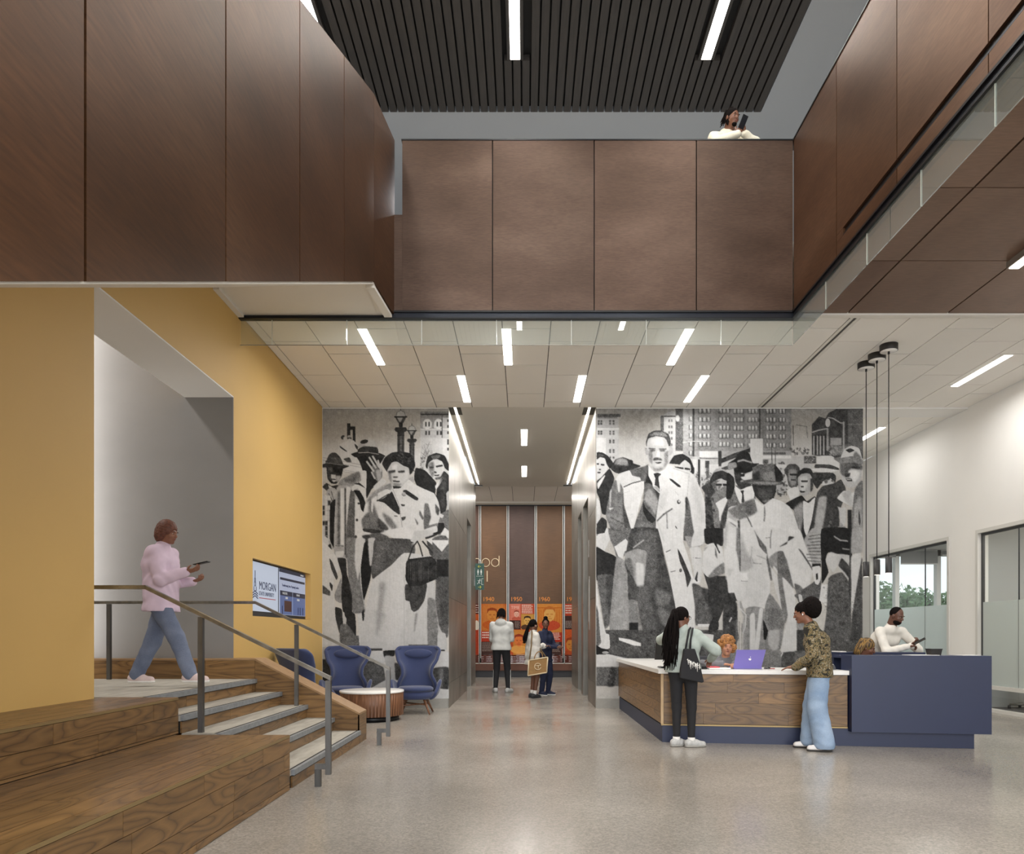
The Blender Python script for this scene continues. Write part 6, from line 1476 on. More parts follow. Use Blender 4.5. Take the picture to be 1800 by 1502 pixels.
p.P(188, '560,870 660,800 700,830 730,1000 790,1230 760,1300 620,1300 430,1360 405,1180 440,1000 480,920').P(190, '850,770 900,810 1000,860 1090,900 1130,980 1150,1100 1110,1220 1000,1260 900,1300 790,1300 730,1000 700,860 770,850')
p.P(128, '440,1000 500,900 590,840 680,800 690,850 600,960 560,970 545,920', 6).P(44, '545,965 640,920 690,880 770,1060 760,1100 700,1060 620,990').P(188, '560,900 640,860 690,880 620,940 560,965').L(48, '550,972 660,905', 9)
p.P(92, '405,1150 460,1080 540,1090 600,1200 620,1260 520,1290 420,1230', 8).P(104, '480,930 520,1000 560,1120 520,1180 470,1060', 10).P(190, '500,960 520,960 510,1080 495,1060', 4).P(50, '420,1230 600,1250 560,1280 430,1260').P(110, '600,1080 680,1130 740,1220 700,1240 640,1180', 9).P(60, '560,1130 620,1180 660,1230 640,1250 560,1220', 6)
p.P(46, '800,870 830,868 938,942 934,966 905,960 800,890').E(150, 802, 905, 20, 17).L(60, '785,910 800,925 822,920', 5).P(58, '775,1000 815,1006 808,1022 785,1020').P(66, '780,1125 822,1118 815,1145 790,1158').L(70, '715,1112 742,1116', 8).L(150, '700,860 760,1010 790,1230', 7)
p.P(96, '1000,1000 1035,1000 1060,1120 1040,1200 1120,1180 1120,1225 1000,1245 990,1150', 5).P(80, '1100,1000 1140,1050 1130,1110 1105,1080', 4).P(96, '955,1060 990,1130 980,1150 950,1100', 4).P(100, '905,1130 940,1180 930,1200', 4).P(186, '1000,1240 1110,1205 1120,1260 1010,1290')
p.P(194, '640,1250 830,1215 850,1230 900,1270 980,1270 960,1320 860,1370 780,1330 700,1320 660,1290').P(176, '900,1260 1060,1250 1080,1290 990,1320 880,1380', 3).P(84, '440,1300 560,1270 660,1310 640,1370 540,1400 460,1370', 4).P(58, '640,1320 760,1330 860,1350 900,1370 780,1380 660,1380', 3)
stipple(p, rg, 130, 650, 1320, 880, 1370, 18, 5, 10, .6); p.P(60, '410,1300 470,1290 520,1370 470,1380 430,1350', 5)
p.P(82, '560,1400 660,1380 900,1380 890,1500 520,1500', 3)
# lower half
p.at(560, 960, 5.007)
p.P(188, '34,-40 120,40 200,180 150,260 130,380 160,660 185,880 40,890 34,60').P(60, '95,110 125,150 170,270 155,300 110,200').P(46, '100,320 125,350 118,400 98,350').P(80, '34,345 100,400 100,440 34,415').P(128, '140,430 200,280 200,500 150,480'); p.P(42, '165,110 240,115 250,250 290,380 300,520 290,600 215,580 200,450 205,260')
p.P(50, '145,540 205,560 215,700 190,770 180,760 150,640').P(44, '225,560 320,600 330,790 280,800 250,720').R(78, 215, 790, 360, 900).P(96, '190,700 250,690 330,800 350,905 190,880', 5).P(190, '40,830 180,840 200,880 40,890').P(180, '210,590 245,640 240,690 215,670').P(190, '345,590 400,600 395,890 360,890')
p.P(112, '240,-60 330,-60 360,200 385,400 412,560 400,590 300,590 295,440 260,260', 3).P(184, '330,-60 410,-60 400,150 370,180 345,300 320,160 320,20', 5).L(180, '365,160 372,340 408,560', 5).P(34, '400,-20 440,-40 470,150 455,300 400,480 385,400 370,200'); p.P(36, '380,590 400,560 402,650 388,660')
p.P(170, '435,-60 500,-60 470,160 450,170', 4).P(74, '500,-60 800,-60 812,20 760,60 640,170 480,292 462,200 480,60').P(96, '520,-40 640,-40 540,200 480,260', 20, .7)
# skirt of the coat
p.P(186, '755,62 640,170 480,295 440,420 400,640 372,885 420,910 560,920 760,905 968,870 972,700 1020,400 960,100').P(196, '640,300 760,200 760,880 600,900', 30, .6).P(150, '535,330 590,330 560,560 520,780 505,780 525,560', 12).P(150, '500,560 590,600 520,760', 18, .6).P(138, '850,600 872,600 850,740 838,760', 6).R(160, 750, 200, 757, 880, 2, .6)
p.P(178, '960,340 1020,330 1030,420 1050,600 1120,780 1125,920 960,880').P(118, '960,470 1025,480 1050,700 1045,880 962,880', 4).P(60, '765,340 952,330 930,480 880,560 840,582 815,560 800,490 765,475')
p.P(90, '1000,-60 1142,-60 1142,770 1110,800 1060,700 1030,500 1030,300', 4).P(66, '1040,260 1142,280 1142,700 1080,640', 14, .7).R(38, 1040, 120, 1142, 270, 3).Q(200, '990,-50 1142,-50 1142,-20 1085,52')
p.P(38, '770,150 800,115 990,92 1050,160 1068,240 1040,290 900,350 800,352 765,290').P(70, '800,140 1000,110 1050,200 1030,280 830,310', 12, .5)
for i in range(24): p.L((rg.choice((32, 96, 24))), [(785+i*11, 135+rg.uniform(-10, 10)), (790+i*10.5, 325-abs(i-12)*2)], 3, al=.6)
p.L(46, '790,120 830,10 870,-40 890,0 915,90', 12).L(46, '915,-40 1000,60', 14).L(180, '800,112 990,88', 7)
p.P(186, '1050,765 1118,775 1120,915 1050,905').P(40, '1050,920 1110,915 1112,960 1060,972').R(44, 790, 872, 968, 892).R(60, 400, 905, 560, 925, 3)
p.R(170, 34, 890, 400, 1010).P(72, '400,900 470,935 440,960 400,960').P(196, '400,985 470,930 560,925 600,1010 560,1040 440,1020 380,1010').P(58, '34,1000 400,1005 560,1050 570,1240 34,1240', 4).P(90, '330,1010 560,1050 580,1200 440,1260 330,1160', 14).P(50, '570,925 670,920 665,970 580,985').P(176, '580,975 620,965 670,990 668,1120 680,1180 600,1170 590,1050', 3)
p.P(70, '670,1030 740,1060 740,1190 680,1190', 5).P(196, '960,940 1142,930 1142,1070 1040,1080 960,1060').P(66, '1010,1080 1142,1070 1142,1262 1080,1258 1000,1230', 4).P(104, '1060,1090 1100,1090 1090,1240 1060,1230', 8).P(200, '950,1260 1142,1265 1142,1355 900,1355 960,1290').P(188, '440,1270 620,1170 800,1220 800,1360 440,1360')
p.grain(7, 3)
mu = p.mesh('mural', lambda X, Y: np.stack([PX(X, YM-0.006), np.full_like(X, YM-0.006), PZ(Y, YM-0.006)], 1), PRM, wmul=0.93)
tag(mu, 'black and white photo mural left of the elevator corridor, woman in a light coat', 'mural')

# ---------------- right mural
rg = random.Random(5)
p = Paint(1048, 718.5, 1517, 1228.5, 1.0); p.grad((150, 147, 142), (190, 188, 184))
p.at(1040, 700, 6.008)
p.Q(132, '40,100 2870,100 2870,150 40,150', 60, 0.7); p.Q(196, '40,420 2870,420 2870,800 40,800', 90, 0.6)
p.R(158, 50, 170, 285, 700).R(172, 50, 330, 285, 700, 4).R(84, 60, 168, 305, 200).R(120, 60, 200, 270, 215).R(190, 60, 318, 290, 332).R(190, 50, 420, 150, 700)
for x in (66, 92, 186, 222):
    for y in (235, 262, 345, 370, 440, 460, 540, 562, 620): p.R(68, x, y, x+18, y+19, 2) if not (x < 150 and y > 400) else None
p.R(92, 728, 190, 762, 345).R(176, 762, 190, 890, 700).Q(160, '735,200 800,150 890,130 890,200').R(80, 735, 186, 900, 200)
for y in (225, 290, 350, 415, 480, 545):
    for x in (812, 838): p.R(86, x, y, x+14, y+28, 2)
p.R(84, 885, 100, 968, 560, 3); stipple(p, rg, 130, 890, 200, 965, 550, 25, 4, 10, .4); p.E(190, 908, 215, 22, 34, 0, 4)
p.R(146, 968, 100, 1068, 640, 2).R(62, 1066, 100, 1088, 620, 2).R(134, 1088, 100, 1770, 640, 3).R(124, 1780, 100, 2110, 640, 3).R(48, 1770, 100, 1782, 430, 1)
def wins(xs, ys, w=26, h=42):
    for x in xs:
        for y in ys:
            p.R(62, x-8, y, x+w+8, y+h+6, 2, .85).R(196, x, y, x+w, y+h, 1).R(70, x+rg.choice((0, w-8)), y+h*0.5, x+w*0.5, y+h, 2, .5)
wins((1035,), (195, 285, 375, 465, 560)); wins((1135, 1178, 1222, 1350, 1388, 1426), (115, 205, 290, 378, 465)); wins((1500, 1538, 1572, 1655, 1692, 1726), (118, 208, 295, 382, 478)); wins((1845, 1880, 1920, 1985, 2018), (118, 208, 295, 385, 478), 22)
p.L(190, '960,470 1100,455 1240,462', 5)
p.R(150, 1085, 560, 2110, 660, 6).R(170, 1060, 620, 2330, 960, 5)
p.R(200, 1140, 562, 1335, 626).L(70, '1140,636 1330,640', 8).R(56, 1338, 560, 1372, 720).R(190, 1150, 650, 1200, 810).R(70, 1200, 665, 1245, 740).R(96, 1210, 740, 1240, 850).R(50, 1122, 650, 1146, 960).R(190, 1240, 700, 1340, 800)
stipple(p, rg, 80, 1100, 780, 1330, 930, 40, 5, 20, .6); p.R(190, 1070, 650, 1110, 800, 4)
p.Q(58, '1370,640 1500,585 1700,520 1700,560 1500,640 1370,690').Q(176, '1370,700 1520,640 1520,665 1370,730').Q(70, '1370,740 1500,690 1500,740 1370,770')
p.R(190, 1675, 430, 1808, 720).R(96, 1810, 575, 2050, 600, 3).R(198, 1808, 605, 2100, 640, 3).R(86, 1808, 650, 1870, 700, 3).R(150, 1870, 650, 2330, 680, 5).R(60, 1905, 600, 1940, 860, 3) if False else None
p.R(192, 1675, 430, 1808, 720).R(90, 1810, 575, 2050, 598, 3).R(200, 1808, 608, 2110, 640, 3).R(86, 1808, 652, 1866, 695, 3).R(74, 2245, 612, 2370, 690, 2); stipple(p, rg, 170, 2250, 618, 2365, 680, 26, 3, 7, .8)
p.L(60, '2128,290 2130,500', 7).L(90, '2160,285 2270,300 2280,420', 6); stipple(p, rg, 60, 2100, 530, 2290, 600, 24, 6, 20, .6); p.L(60, '1900,480 1905,700', 8).L(70, '1940,560 1942,760', 7)
stipple(p, rg, 60, 1810, 690, 2100, 860, 60, 8, 26, .6); p.R(190, 1950, 700, 2060, 740, 4)
# dark buildings at right
p.Q(68, '2325,280 2400,195 2470,215 2500,160 2580,118 2870,118 2870,640 2540,640 2325,600').P(96, '2700,140 2870,120 2870,560 2720,600', 10).R(120, 2710, 270, 2860, 285, 3).R(60, 2690, 118, 2705, 600, 2).R(150, 2520, 420, 2640, 500, 6).R(190, 2520, 500, 2720, 600, 10, .4)
for x in (2340, 2378, 2410, 2445): p.R(178, x, 400, x+14, 600, 3).R(48, x+16, 380, x+26, 600, 2)
stipple(p, rg, 150, 2500, 510, 2680, 610, 50, 4, 14, .6); p.L(168, '2495,205 2550,215 2630,265 2668,262', 11).E(186, 2494, 262, 26, 46).R(160, 2652, 250, 2672, 560, 1).R(150, 2482, 320, 2502, 560, 1).L(160, '2330,362 2400,340 2490,322', 12)
# far left woman
p.P(182, '55,640 100,610 160,660 165,760 140,830 90,865 55,855').P(40, '55,575 110,575 170,610 225,680 225,720 190,745 160,700 140,640 90,625 55,650').P(70, '70,590 130,600 110,620 70,615', 5).P(54, '55,690 78,688 78,704 55,706').P(54, '98,695 135,700 132,714 98,712').P(60, '60,780 95,782 90,796 62,794').P(70, '78,750 98,748 96,764 80,762')
p.P(44, '55,880 100,840 135,800 190,745 240,850 200,1000 170,1230 110,1220 80,1060 55,1000').P(190, '60,900 135,815 140,830 70,960').P(188, '55,1060 85,1100 95,1240 55,1350').P(46, '55,1330 110,1260 160,1300 160,1400 110,1450 55,1465').P(190, '160,1370 215,1420 190,1502 60,1502 130,1440')
# hat behind the man
p.P(50, '200,745 250,650 330,625 400,650 440,690 520,720 400,770 300,800 250,790').P(130, '245,700 265,645 330,632 380,660 385,715', 8).E(44, 410, 678, 28, 26)
# woman with dark hat behind his shoulder
p.P(40, '820,690 870,610 960,590 1040,640 1080,740 1080,800 1040,800 1000,720 900,700').P(178, '930,705 985,655 1040,700 1050,760 1030,790 930,760').P(48, '880,725 968,735 966,752 890,745').P(48, '985,735 1040,745 1036,762 985,755').R(40, 1060, 735, 1085, 790, 2)
# man with hat and glasses
p.P(96, '1200,900 1300,870 1450,880 1500,960 1500,1502 1200,1502'); p.P(150, '1255,830 1320,745 1420,760 1440,830 1400,860').P(48, '1250,860 1290,790 1380,765 1490,830 1500,900 1440,900 1370,850 1290,880 1255,910')
p.P(168, '1320,900 1380,860 1450,890 1460,940 1400,975 1330,970').P(50, '1305,905 1375,905 1370,930 1320,930').P(56, '1385,905 1445,908 1440,930 1390,930').P(90, '1330,940 1360,935 1355,965 1335,965').P(58, '1160,940 1250,890 1290,960 1320,1010 1260,1060 1200,1010').P(112, '1260,1050 1360,950 1480,930 1500,1050 1400,1200 1360,1400 1250,1400', 6).P(196, '1310,1110 1440,1040 1420,1180 1370,1300 1350,1290 1340,1180').P(40, '1440,1030 1500,930 1500,1080 1440,1070').P(60, '1200,1060 1260,1060 1300,1502 1200,1502', 5)
stipple(p, rg, 34, 1200, 1050, 1300, 1480, 50, 6, 22, .6); p.P(60, '1370,1250 1440,1080 1500,1100 1450,1300 1380,1500 1340,1500', 6)
# MAIN man, head
p.P(60, '572,470 600,380 660,345 740,345 810,380 835,450 830,520 800,540 790,440 700,410 620,420 585,520').P(120, '600,400 660,362 760,365 800,410 700,395', 8)
stipple(p, rg, 150, 600, 360, 800, 405, 26, 3, 9, .5)
p.P(176, '582,500 600,430 680,405 770,420 812,500 820,590 800,690 760,750 690,782 630,740 598,650').P(198, '620,430 740,420 760,500 640,500', 10).P(198, '690,560 715,560 720,620 680,620', 5).P(150, '560,530 585,530 598,600 575,600').P(160, '815,510 855,520 850,590 820,610').P(118, '595,560 640,560 640,700 610,660', 9).P(120, '770,580 810,560 800,690 760,740 770,660', 9)
p.P(76, '614,546 668,544 670,562 626,566', 3, .85).P(76, '720,546 776,548 770,566 726,564', 3, .85).P(60, '604,530 675,532 672,541 608,541', 1).P(60, '712,535 788,535 784,544 718,543', 1).P(74, '655,635 690,628 735,640 745,660 700,655 650,662', 2).P(60, '670,680 740,676 720,692 690,692').P(120, '640,690 660,740 760,740 720,772 660,768', 7).P(190, '670,700 740,700 730,720 680,720', 5)
# shirt, tie, suit
p.P(200, '598,710 640,760 690,790 770,755 800,720 780,900 720,1010 640,940 600,820').P(48, '655,800 700,790 735,805 705,840 720,960 690,930 665,920 672,850').P(150, '690,930 722,970 718,1000 650,940')
p.P(38, '560,740 596,720 600,820 640,900 640,960 560,960').P(46, '640,940 720,1010 740,960 730,1100 700,1280 660,1270 700,1100')
p.P(92, '560,900 640,920 700,1080 690,1280 680,1400 700,1502 430,1502 430,1400 540,1100', 4).P(146, '570,1000 620,960 700,1090 670,1240 640,1180 560,1090', 10).P(40, '540,1090 570,1160 660,1260 680,1290 640,1320 590,1290 545,1200').P(128, '470,1350 620,1340 640,1420 560,1420', 22, .6)
# coat
p.P(84, '380,770 560,720 600,705 575,860 560,900 510,880 500,840 420,820', 3).P(190, '255,860 290,800 400,765 430,820 510,840 515,875 400,905 330,960 290,1000 270,940').P(104, '150,1240 180,1060 240,870 300,900 330,960 340,1200 430,1502 200,1502 220,1440', 5).P(186, '265,880 300,870 300,990 280,990', 5).P(182, '185,1160 235,1160 190,1185').P(170, '190,1000 210,960 200,1140 188,1150', 4)
p.P(70, '330,960 345,1150 430,1400 440,1502 380,1502 330,1240', 4).Q(198, '335,945 440,890 553,878 552,960 430,1430 400,1330 345,1130').L(40, '340,940 430,900 515,878', 10).L(165, '350,1000 400,985', 4).L(165, '400,1240 440,1225', 4)
p.P(194, '800,700 870,730 1040,780 1100,850 1150,960 1195,1100 1205,1380 1220,1502 960,1502 985,1300 1000,1050 985,1502 700,1502 680,1290 720,1010 780,900').P(204, '790,720 860,740 1020,880 980,1200 800,1180 700,1240 740,1000', 20, .6)
p.P(90, '1000,1040 1030,1100 1060,1300 1085,1440 1090,1502 970,1502 985,1250', 4).P(56, '990,1050 1010,1060 1015,1180 992,1160', 3).Q(44, '820,850 850,858 942,930 940,945 910,938 830,870').E(60, 920, 1098, 20, 22).E(176, 926, 1092, 12, 14).L(66, '690,1300 760,1230 850,1170', 13, 3).L(80, '792,1200 800,1400', 10, 5, .7).L(60, '885,1355 900,1380', 10).L(120, '720,1412 760,1405', 6).L(150, '1030,800 1010,1040', 5, 2).L(160, '880,985 915,1025', 4).L(170, '720,1130 750,1170', 6)
# ---- lower left
p.at(1040, 940, 6.008)
p.P(186, '60,0 210,-20 190,60 130,175 55,120').P(40, '50,130 140,180 260,240 250,440 110,430 60,300').P(44, '50,150 110,380 80,490 50,470').P(92, '60,440 230,440 210,900 140,1000 90,700', 6).P(64, '150,450 240,450 205,860 170,800', 10)
p.P(96, '180,-60 430,-60 430,140 300,260 260,240 240,150 200,60', 4).Q(194, '240,130 360,45 430,140 350,180 320,270 280,230').P(128, '260,240 360,300 395,640 400,1000 190,1010 210,700', 5).P(146, '270,500 370,450 385,980 220,990', 20, .7)
p.P(64, '420,-60 700,-60 760,200 850,560 900,760 900,1060 560,1060 480,700 400,480 350,300', 4).P(92, '440,0 680,-20 680,520 560,530', 16, .8).P(142, '350,200 480,150 580,180 575,300 550,540 480,552 440,450 370,320', 4).P(104, '350,260 420,250 450,460 380,360', 8).P(186, '470,300 550,320 545,530 480,545', 8).L(160, '440,140 550,60', 14, 4)
p.P(70, '380,400 480,560 480,700 390,690').P(120, '390,700 470,700 490,940 400,930', 5).P(92, '460,560 600,560 660,900 700,1060 500,1060', 14, .7).P(110, '680,560 840,640 850,700 780,760 690,740', 16, .8).P(58, '840,650 900,790 860,880 820,800', 5); p.P(110, '700,760 830,820 800,1000 720,900', 12, .7)
p.R(34, 398, 930, 492, 1035, 2).P(50, '390,1010 510,1010 500,1060 395,1060')
p.R(72, 50, 1010, 1400, 1320, 3); stipple(p, rg, 96, 200, 1020, 720, 1300, 90, 4, 12, .4); stipple(p, rg, 44, 200, 1020, 720, 1300, 90, 4, 12, .4)
p.P(194, '50,500 65,640 100,860 150,1040 185,1060 192,1200 100,1220 60,1170 50,700').P(90, '50,740 90,940 100,1140 55,1170').P(188, '70,800 150,1050 120,1180 95,1100').P(36, '50,1170 100,1200 180,1220 175,1275 120,1290 50,1265').E(160, 145, 1248, 35, 14).Q(200, '285,1090 400,1108 520,1148 518,1180 440,1172 290,1118')
p.Q(196, '50,1270 180,1265 460,1330 700,1330 700,1400 50,1410').R(98, 50, 1400, 400, 1600, 4).P(60, '200,1405 260,1420 240,1600 160,1600', 8); stipple(p, rg, 140, 50, 1420, 260, 1600, 40, 4, 10, .4)
# coat front light strip
p.Q(196, '700,-60 970,-60 965,80 1040,300 1090,560 1095,800 1090,980 1080,1060 960,1060 890,790 800,320').L(60, '785,186 830,165', 8).L(60, '836,396 884,384', 7).E(90, 940, 380, 16, 20).P(52, '908,150 960,240 1040,430 1050,470 1010,560 985,420 930,280')
p.P(140, '985,20 1060,20 1200,0 1195,90 1100,150 1030,140', 4).P(190, '1080,-20 1200,-60 1180,100 1050,130', 4).P(184, '1040,140 1150,140 1170,300 1160,460 1140,520 1080,520 1045,470 1090,440 1060,300', 3).L(70, '1070,245 1150,245', 4).E(200, 1100, 490, 36, 26).P(40, '1090,470 1120,380 1130,440 1115,500')
p.R(88, 1060, 520, 1150, 560) if False else None
p.P(84, '1060,520 1140,540 1200,600 1240,760 1290,930 1100,960 1090,760', 5).P(58, '1160,560 1260,600 1290,900 1250,820 1180,640', 8).R(46, 1230, 440, 1520, 760, 6).P(52, '1180,380 1400,470 1450,620 1300,1000 1240,600')
p.R(198, 1120, 945, 1260, 975).P(50, '1240,960 1330,800 1340,1000 1240,1040').Q(198, '1130,1040 1290,1060 1280,1140 1170,1130').R(92, 1180, 1140, 1340, 1330, 4)
# bag
p.P(36, '1190,-60 1390,-60 1385,120 1260,110 1200,90').P(190, '1180,190 1220,110 1290,90 1380,160 1400,300 1392,400 1230,450 1170,380').P(110, '1300,250 1395,300 1395,410 1230,455 1280,380', 8).L(46, '1280,60 1350,180', 15).P(150, '1180,210 1215,190 1200,330 1175,340', 6)
# ---- light suit man and right part
p.at(1280, 700, 6.008)
# second man dark hat
p.P(96, '0,1000 60,930 270,920 280,1200 0,1180').P(54, '60,730 120,700 200,700 258,730 260,860 220,960 130,960 75,880').P(186, '140,790 180,800 258,770 258,850 170,870 135,840', 2).P(36, '60,735 250,720 245,775 170,790 80,790', 4).P(40, '120,805 175,800 170,830 125,830').P(66, '100,890 165,885 170,905 100,910').P(130, '130,870 160,866 160,885 132,888', 3)
p.P(200, '62,920 130,970 200,940 268,930 272,1060 140,1130 80,1010').P(56, '128,980 165,975 162,1010 172,1100 140,1100 148,1020').P(38, '-10,790 60,840 70,940 30,1060 -20,1060').P(40, '0,690 75,640 100,590 165,552 225,590 262,690 330,690 250,740 100,730 0,760').L(150, '100,670 160,655 250,682', 16, 2).P(130, '0,690 80,680 90,730 0,760', 6)
# boys between
p.P(70, '590,760 640,700 710,698 755,740 750,900 700,960 640,930 620,830').P(130, '640,760 720,760 720,900 670,930 635,860', 7).P(48, '650,800 735,800 730,820 655,818').P(44, '660,860 715,858 710,872 665,872').P(186, '620,980 700,940 760,950 740,1060 680,1120').P(150, '500,900 600,890 620,980 560,1040 510,1000'); p.P(52, '490,760 540,790 580,840 560,880 500,880'); stipple(p, rg, 60, 500, 880, 620, 1040, 26, 6, 18, .6)
p.P(150, '735,850 770,760 840,745 895,800 900,900 880,980 830,1030 780,1030 745,970').P(178, '760,840 830,820 840,900 800,1000 760,960', 8).P(44, '722,850 740,780 800,738 870,748 905,810 895,860 860,800 780,800').P(48, '770,870 840,872 835,890 775,888').P(60, '765,930 800,930 795,945 770,945').P(52, '755,980 815,985 800,1000 765,998').P(60, '870,850 900,860 895,960 870,990', 5)
p.P(40, '600,1120 720,1050 780,1030 830,1090 910,1040 930,1080 870,1500 740,1500 700,1200').P(130, '690,1180 780,1090 800,1200 760,1440 720,1330', 10).P(190, '790,1090 850,1110 920,1050 880,1300 830,1460 800,1380')
# light hat, right
p.P(50, '890,790 1100,790 1140,830 1120,920 990,900 940,960 900,900'); p.P(194, '935,680 945,615 1090,610 1160,670 1170,750 1000,745').P(66, '925,700 1080,705 1165,740 1165,760 920,742').P(196, '875,752 1000,738 1170,765 1050,785 950,782').P(176, '1000,880 1080,850 1125,890 1080,920 990,920'); stipple(p, rg, 70, 900, 800, 1120, 900, 30, 8, 20, .6)
# rightmost man
p.P(60, '940,1000 1000,930 1120,900 1190,860 1240,950 1230,1050 1050,1500 870,1500 900,1200').P(164, '1185,800 1190,680 1270,650 1390,680 1415,780 1390,870 1350,930 1280,950 1215,900').P(86, '1185,680 1400,680 1415,760 1300,740 1260,800 1230,830 1190,800', 8).P(196, '1270,770 1330,760 1390,790 1370,850 1330,890 1290,830', 8).P(60, '1230,810 1290,790 1280,830 1240,838', 3).P(48, '1240,850 1300,850 1310,880 1260,880').R(194, 1250, 855, 1300, 866, 2).P(60, '1300,720 1390,730 1385,750 1305,742', 3)
p.P(120, '1112,640 1190,620 1300,620 1420,650 1420,700 1300,680 1190,690').P(188, '1190,630 1230,540 1300,505 1380,530 1412,640 1300,615').P(56, '1240,550 1290,530 1335,555 1280,578').P(110, '1345,560 1412,640 1320,620', 8)
p.P(186, '1150,1060 1220,980 1300,1000 1340,990 1400,900 1400,960 1330,1150 1250,1120').P(160, '1200,1000 1300,980 1310,1150 1250,1110', 8).P(96, '1340,960 1420,880 1420,1500 1300,1500 1310,1200', 4).P(150, '1340,1110 1410,1040 1415,1500 1310,1500', 12, .8).P(60, '1380,1180 1400,1300 1390,1350 1375,1300')
p.P(170, '1100,1130 1200,1160 1245,1160 1240,1300 1190,1400 1180,1250 1140,1190', 4).P(150, '960,1050 1040,1040 1030,1180 990,1400 900,1460 930,1200', 9).P(58, '1060,1050 1130,1090 1170,1200 1170,1420 1060,1500 1040,1200', 5); stipple(p, rg, 120, 1060, 1300, 1260, 1500, 24, 6, 22, .5); p.R(40, 1262, 1180, 1305, 1500, 5)
# man in light suit
p.P(46, '255,900 500,910 500,1000 470,1090 400,1130 370,1120 290,1040').P(84, '310,960 460,960 440,1080 380,1100 320,1040', 16, .6).P(110, '360,1090 450,1070 420,1110', 5)
p.P(74, '160,880 260,860 420,870 560,880 600,905 480,925 300,920 200,900').P(120, '200,895 400,880 560,900 420,918', 6).P(92, '260,860 262,740 330,700 400,705 470,690 500,780 500,870').P(120, '370,790 480,780 490,870 380,870', 6).P(52, '260,800 330,770 340,860 262,866', 8).P(40, '490,700 570,800 580,870 505,880')
p.P(188, '0,1170 100,1130 280,1060 370,1130 470,1060 560,1090 650,1150 700,1250 740,1502 0,1502').P(108, '60,1150 280,1060 305,1190 210,1250 120,1280 60,1220', 8).P(196, '280,1070 370,1140 470,1070 560,1110 540,1502 330,1502 210,1260 305,1200').P(150, '0,1190 110,1160 100,1260 60,1400 0,1320', 10, .7).L(90, '385,1140 380,1300', 7, 2).L(54, '200,1255 320,1502', 8, 1).L(64, '460,1390 440,1480', 6).L(84, '120,1280 122,1502', 9, 3, .8).P(60, '610,1470 670,1480 620,1502')
p.at(1280, 940, 6.008)
p.P(192, '-50,-60 100,-60 120,100 130,300 140,620 20,620 0,600 -30,300', 2).P(120, '90,0 125,0 128,330 118,330 90,180', 4).P(156, '130,60 200,60 250,260 215,330 135,330', 12, .8).P(192, '130,-60 330,-60 420,190 440,420 440,640 400,740 370,790 200,785 150,760 130,500').P(176, '240,100 420,260 420,600 300,780 200,760 160,500', 20, .5).P(52, '300,0 345,80 415,185 400,200 330,120', 2).L(110, '240,230 230,300 350,310', 5, 3).Q(200, '130,410 200,402 210,490 130,488').L(90, '140,490 205,492', 4)
p.P(190, '340,-60 740,-60 800,60 900,330 880,440 850,620 830,635 720,560 560,480 430,260', 2).P(128, '430,250 520,180 620,260 690,560 800,640 830,630 700,560 560,430 480,330 440,420', 5).P(92, '520,190 580,180 620,300 690,560 600,600 530,500', 6).P(60, '640,20 700,30 600,90 540,130 620,100', 2).P(72, '740,150 860,330 895,390 880,340 780,180', 3).P(104, '700,520 760,540 830,620 790,640 720,620', 5).P(196, '650,300 850,450 830,600 700,480', 12, .7)
p.P(186, '430,320 550,760 590,860 620,900 600,700 540,480', 2).P(110, '520,420 580,440 640,700 630,860 600,940 560,760', 4).P(190, '570,450 700,600 725,1000 720,1250 560,1250 600,1000 630,850', 2)
p.P(128, '190,780 380,790 400,1230 160,1230', 3).P(188, '230,860 280,840 290,1230 230,1230', 4).P(190, '330,790 370,790 350,960 320,1230 275,1230', 3).P(120, '390,760 440,620 550,770 600,900 560,1180 500,1310 400,1250 380,1000', 4).P(160, '430,1020 540,1010 530,1200 470,1230 420,1150', 8).P(32, '370,900 420,1020 400,1110 375,1100').P(96, '400,780 560,800 570,960 440,1000', 14, .7)
p.P(56, '20,620 140,620 90,700 30,760 0,900 0,1230 110,1100 60,760', 4).P(60, '-50,760 90,720 100,1000 80,1230 -50,1230', 6).Q(150, '130,700 190,860 180,1000 150,1050 140,1000 165,870 105,740').L(180, '110,700 120,780 190,850 180,980 150,1050', 12).P(190, '60,590 140,600 150,700 90,690').L(180, '15,920 35,880', 14)
for i in range(8): p.L(rg.choice((150, 70, 170)), [(90+i*14, 900+i*10), (80+i*16, 1240)], 6, 1, .7)
p.P(84, '700,640 880,520 980,450 970,720 900,740 820,880 790,1000 740,700', 5).P(186, '740,640 780,650 810,900 830,1000 810,1010 790,900').P(130, '720,860 800,900 810,1010 730,1010', 5).R(58, 725, 1010, 900, 1240, 5).P(76, '560,1250 720,1240 720,1420 500,1420 560,1300', 4).L(190, '575,1250 500,1420', 12)
p.P(150, '800,60 880,-60 990,-60 990,300 900,340 870,250', 3)
for i in range(9): p.L(rg.choice((44, 60)), [(820+rg.uniform(0, 60), 20+i*32), (980, 0+i*36)], 9, 2, .75)
p.R(34, 885, 310, 980, 345, 3).P(192, '890,345 970,335 975,480 950,530 920,520 895,430').P(50, '925,420 945,410 950,470 930,480').P(34, '985,-60 1290,-60 1290,220 1060,190 1030,280 1060,400 990,520 985,300').Q(194, '985,530 1055,525 1040,760 1000,720 960,700').P(180, '1030,260 1080,185 1150,210 1170,300 1110,400 1060,330', 4).P(170, '1150,210 1290,230 1300,520 1240,440 1160,340', 5).P(54, '1165,330 1230,400 1290,480 1280,340 1200,250', 5)
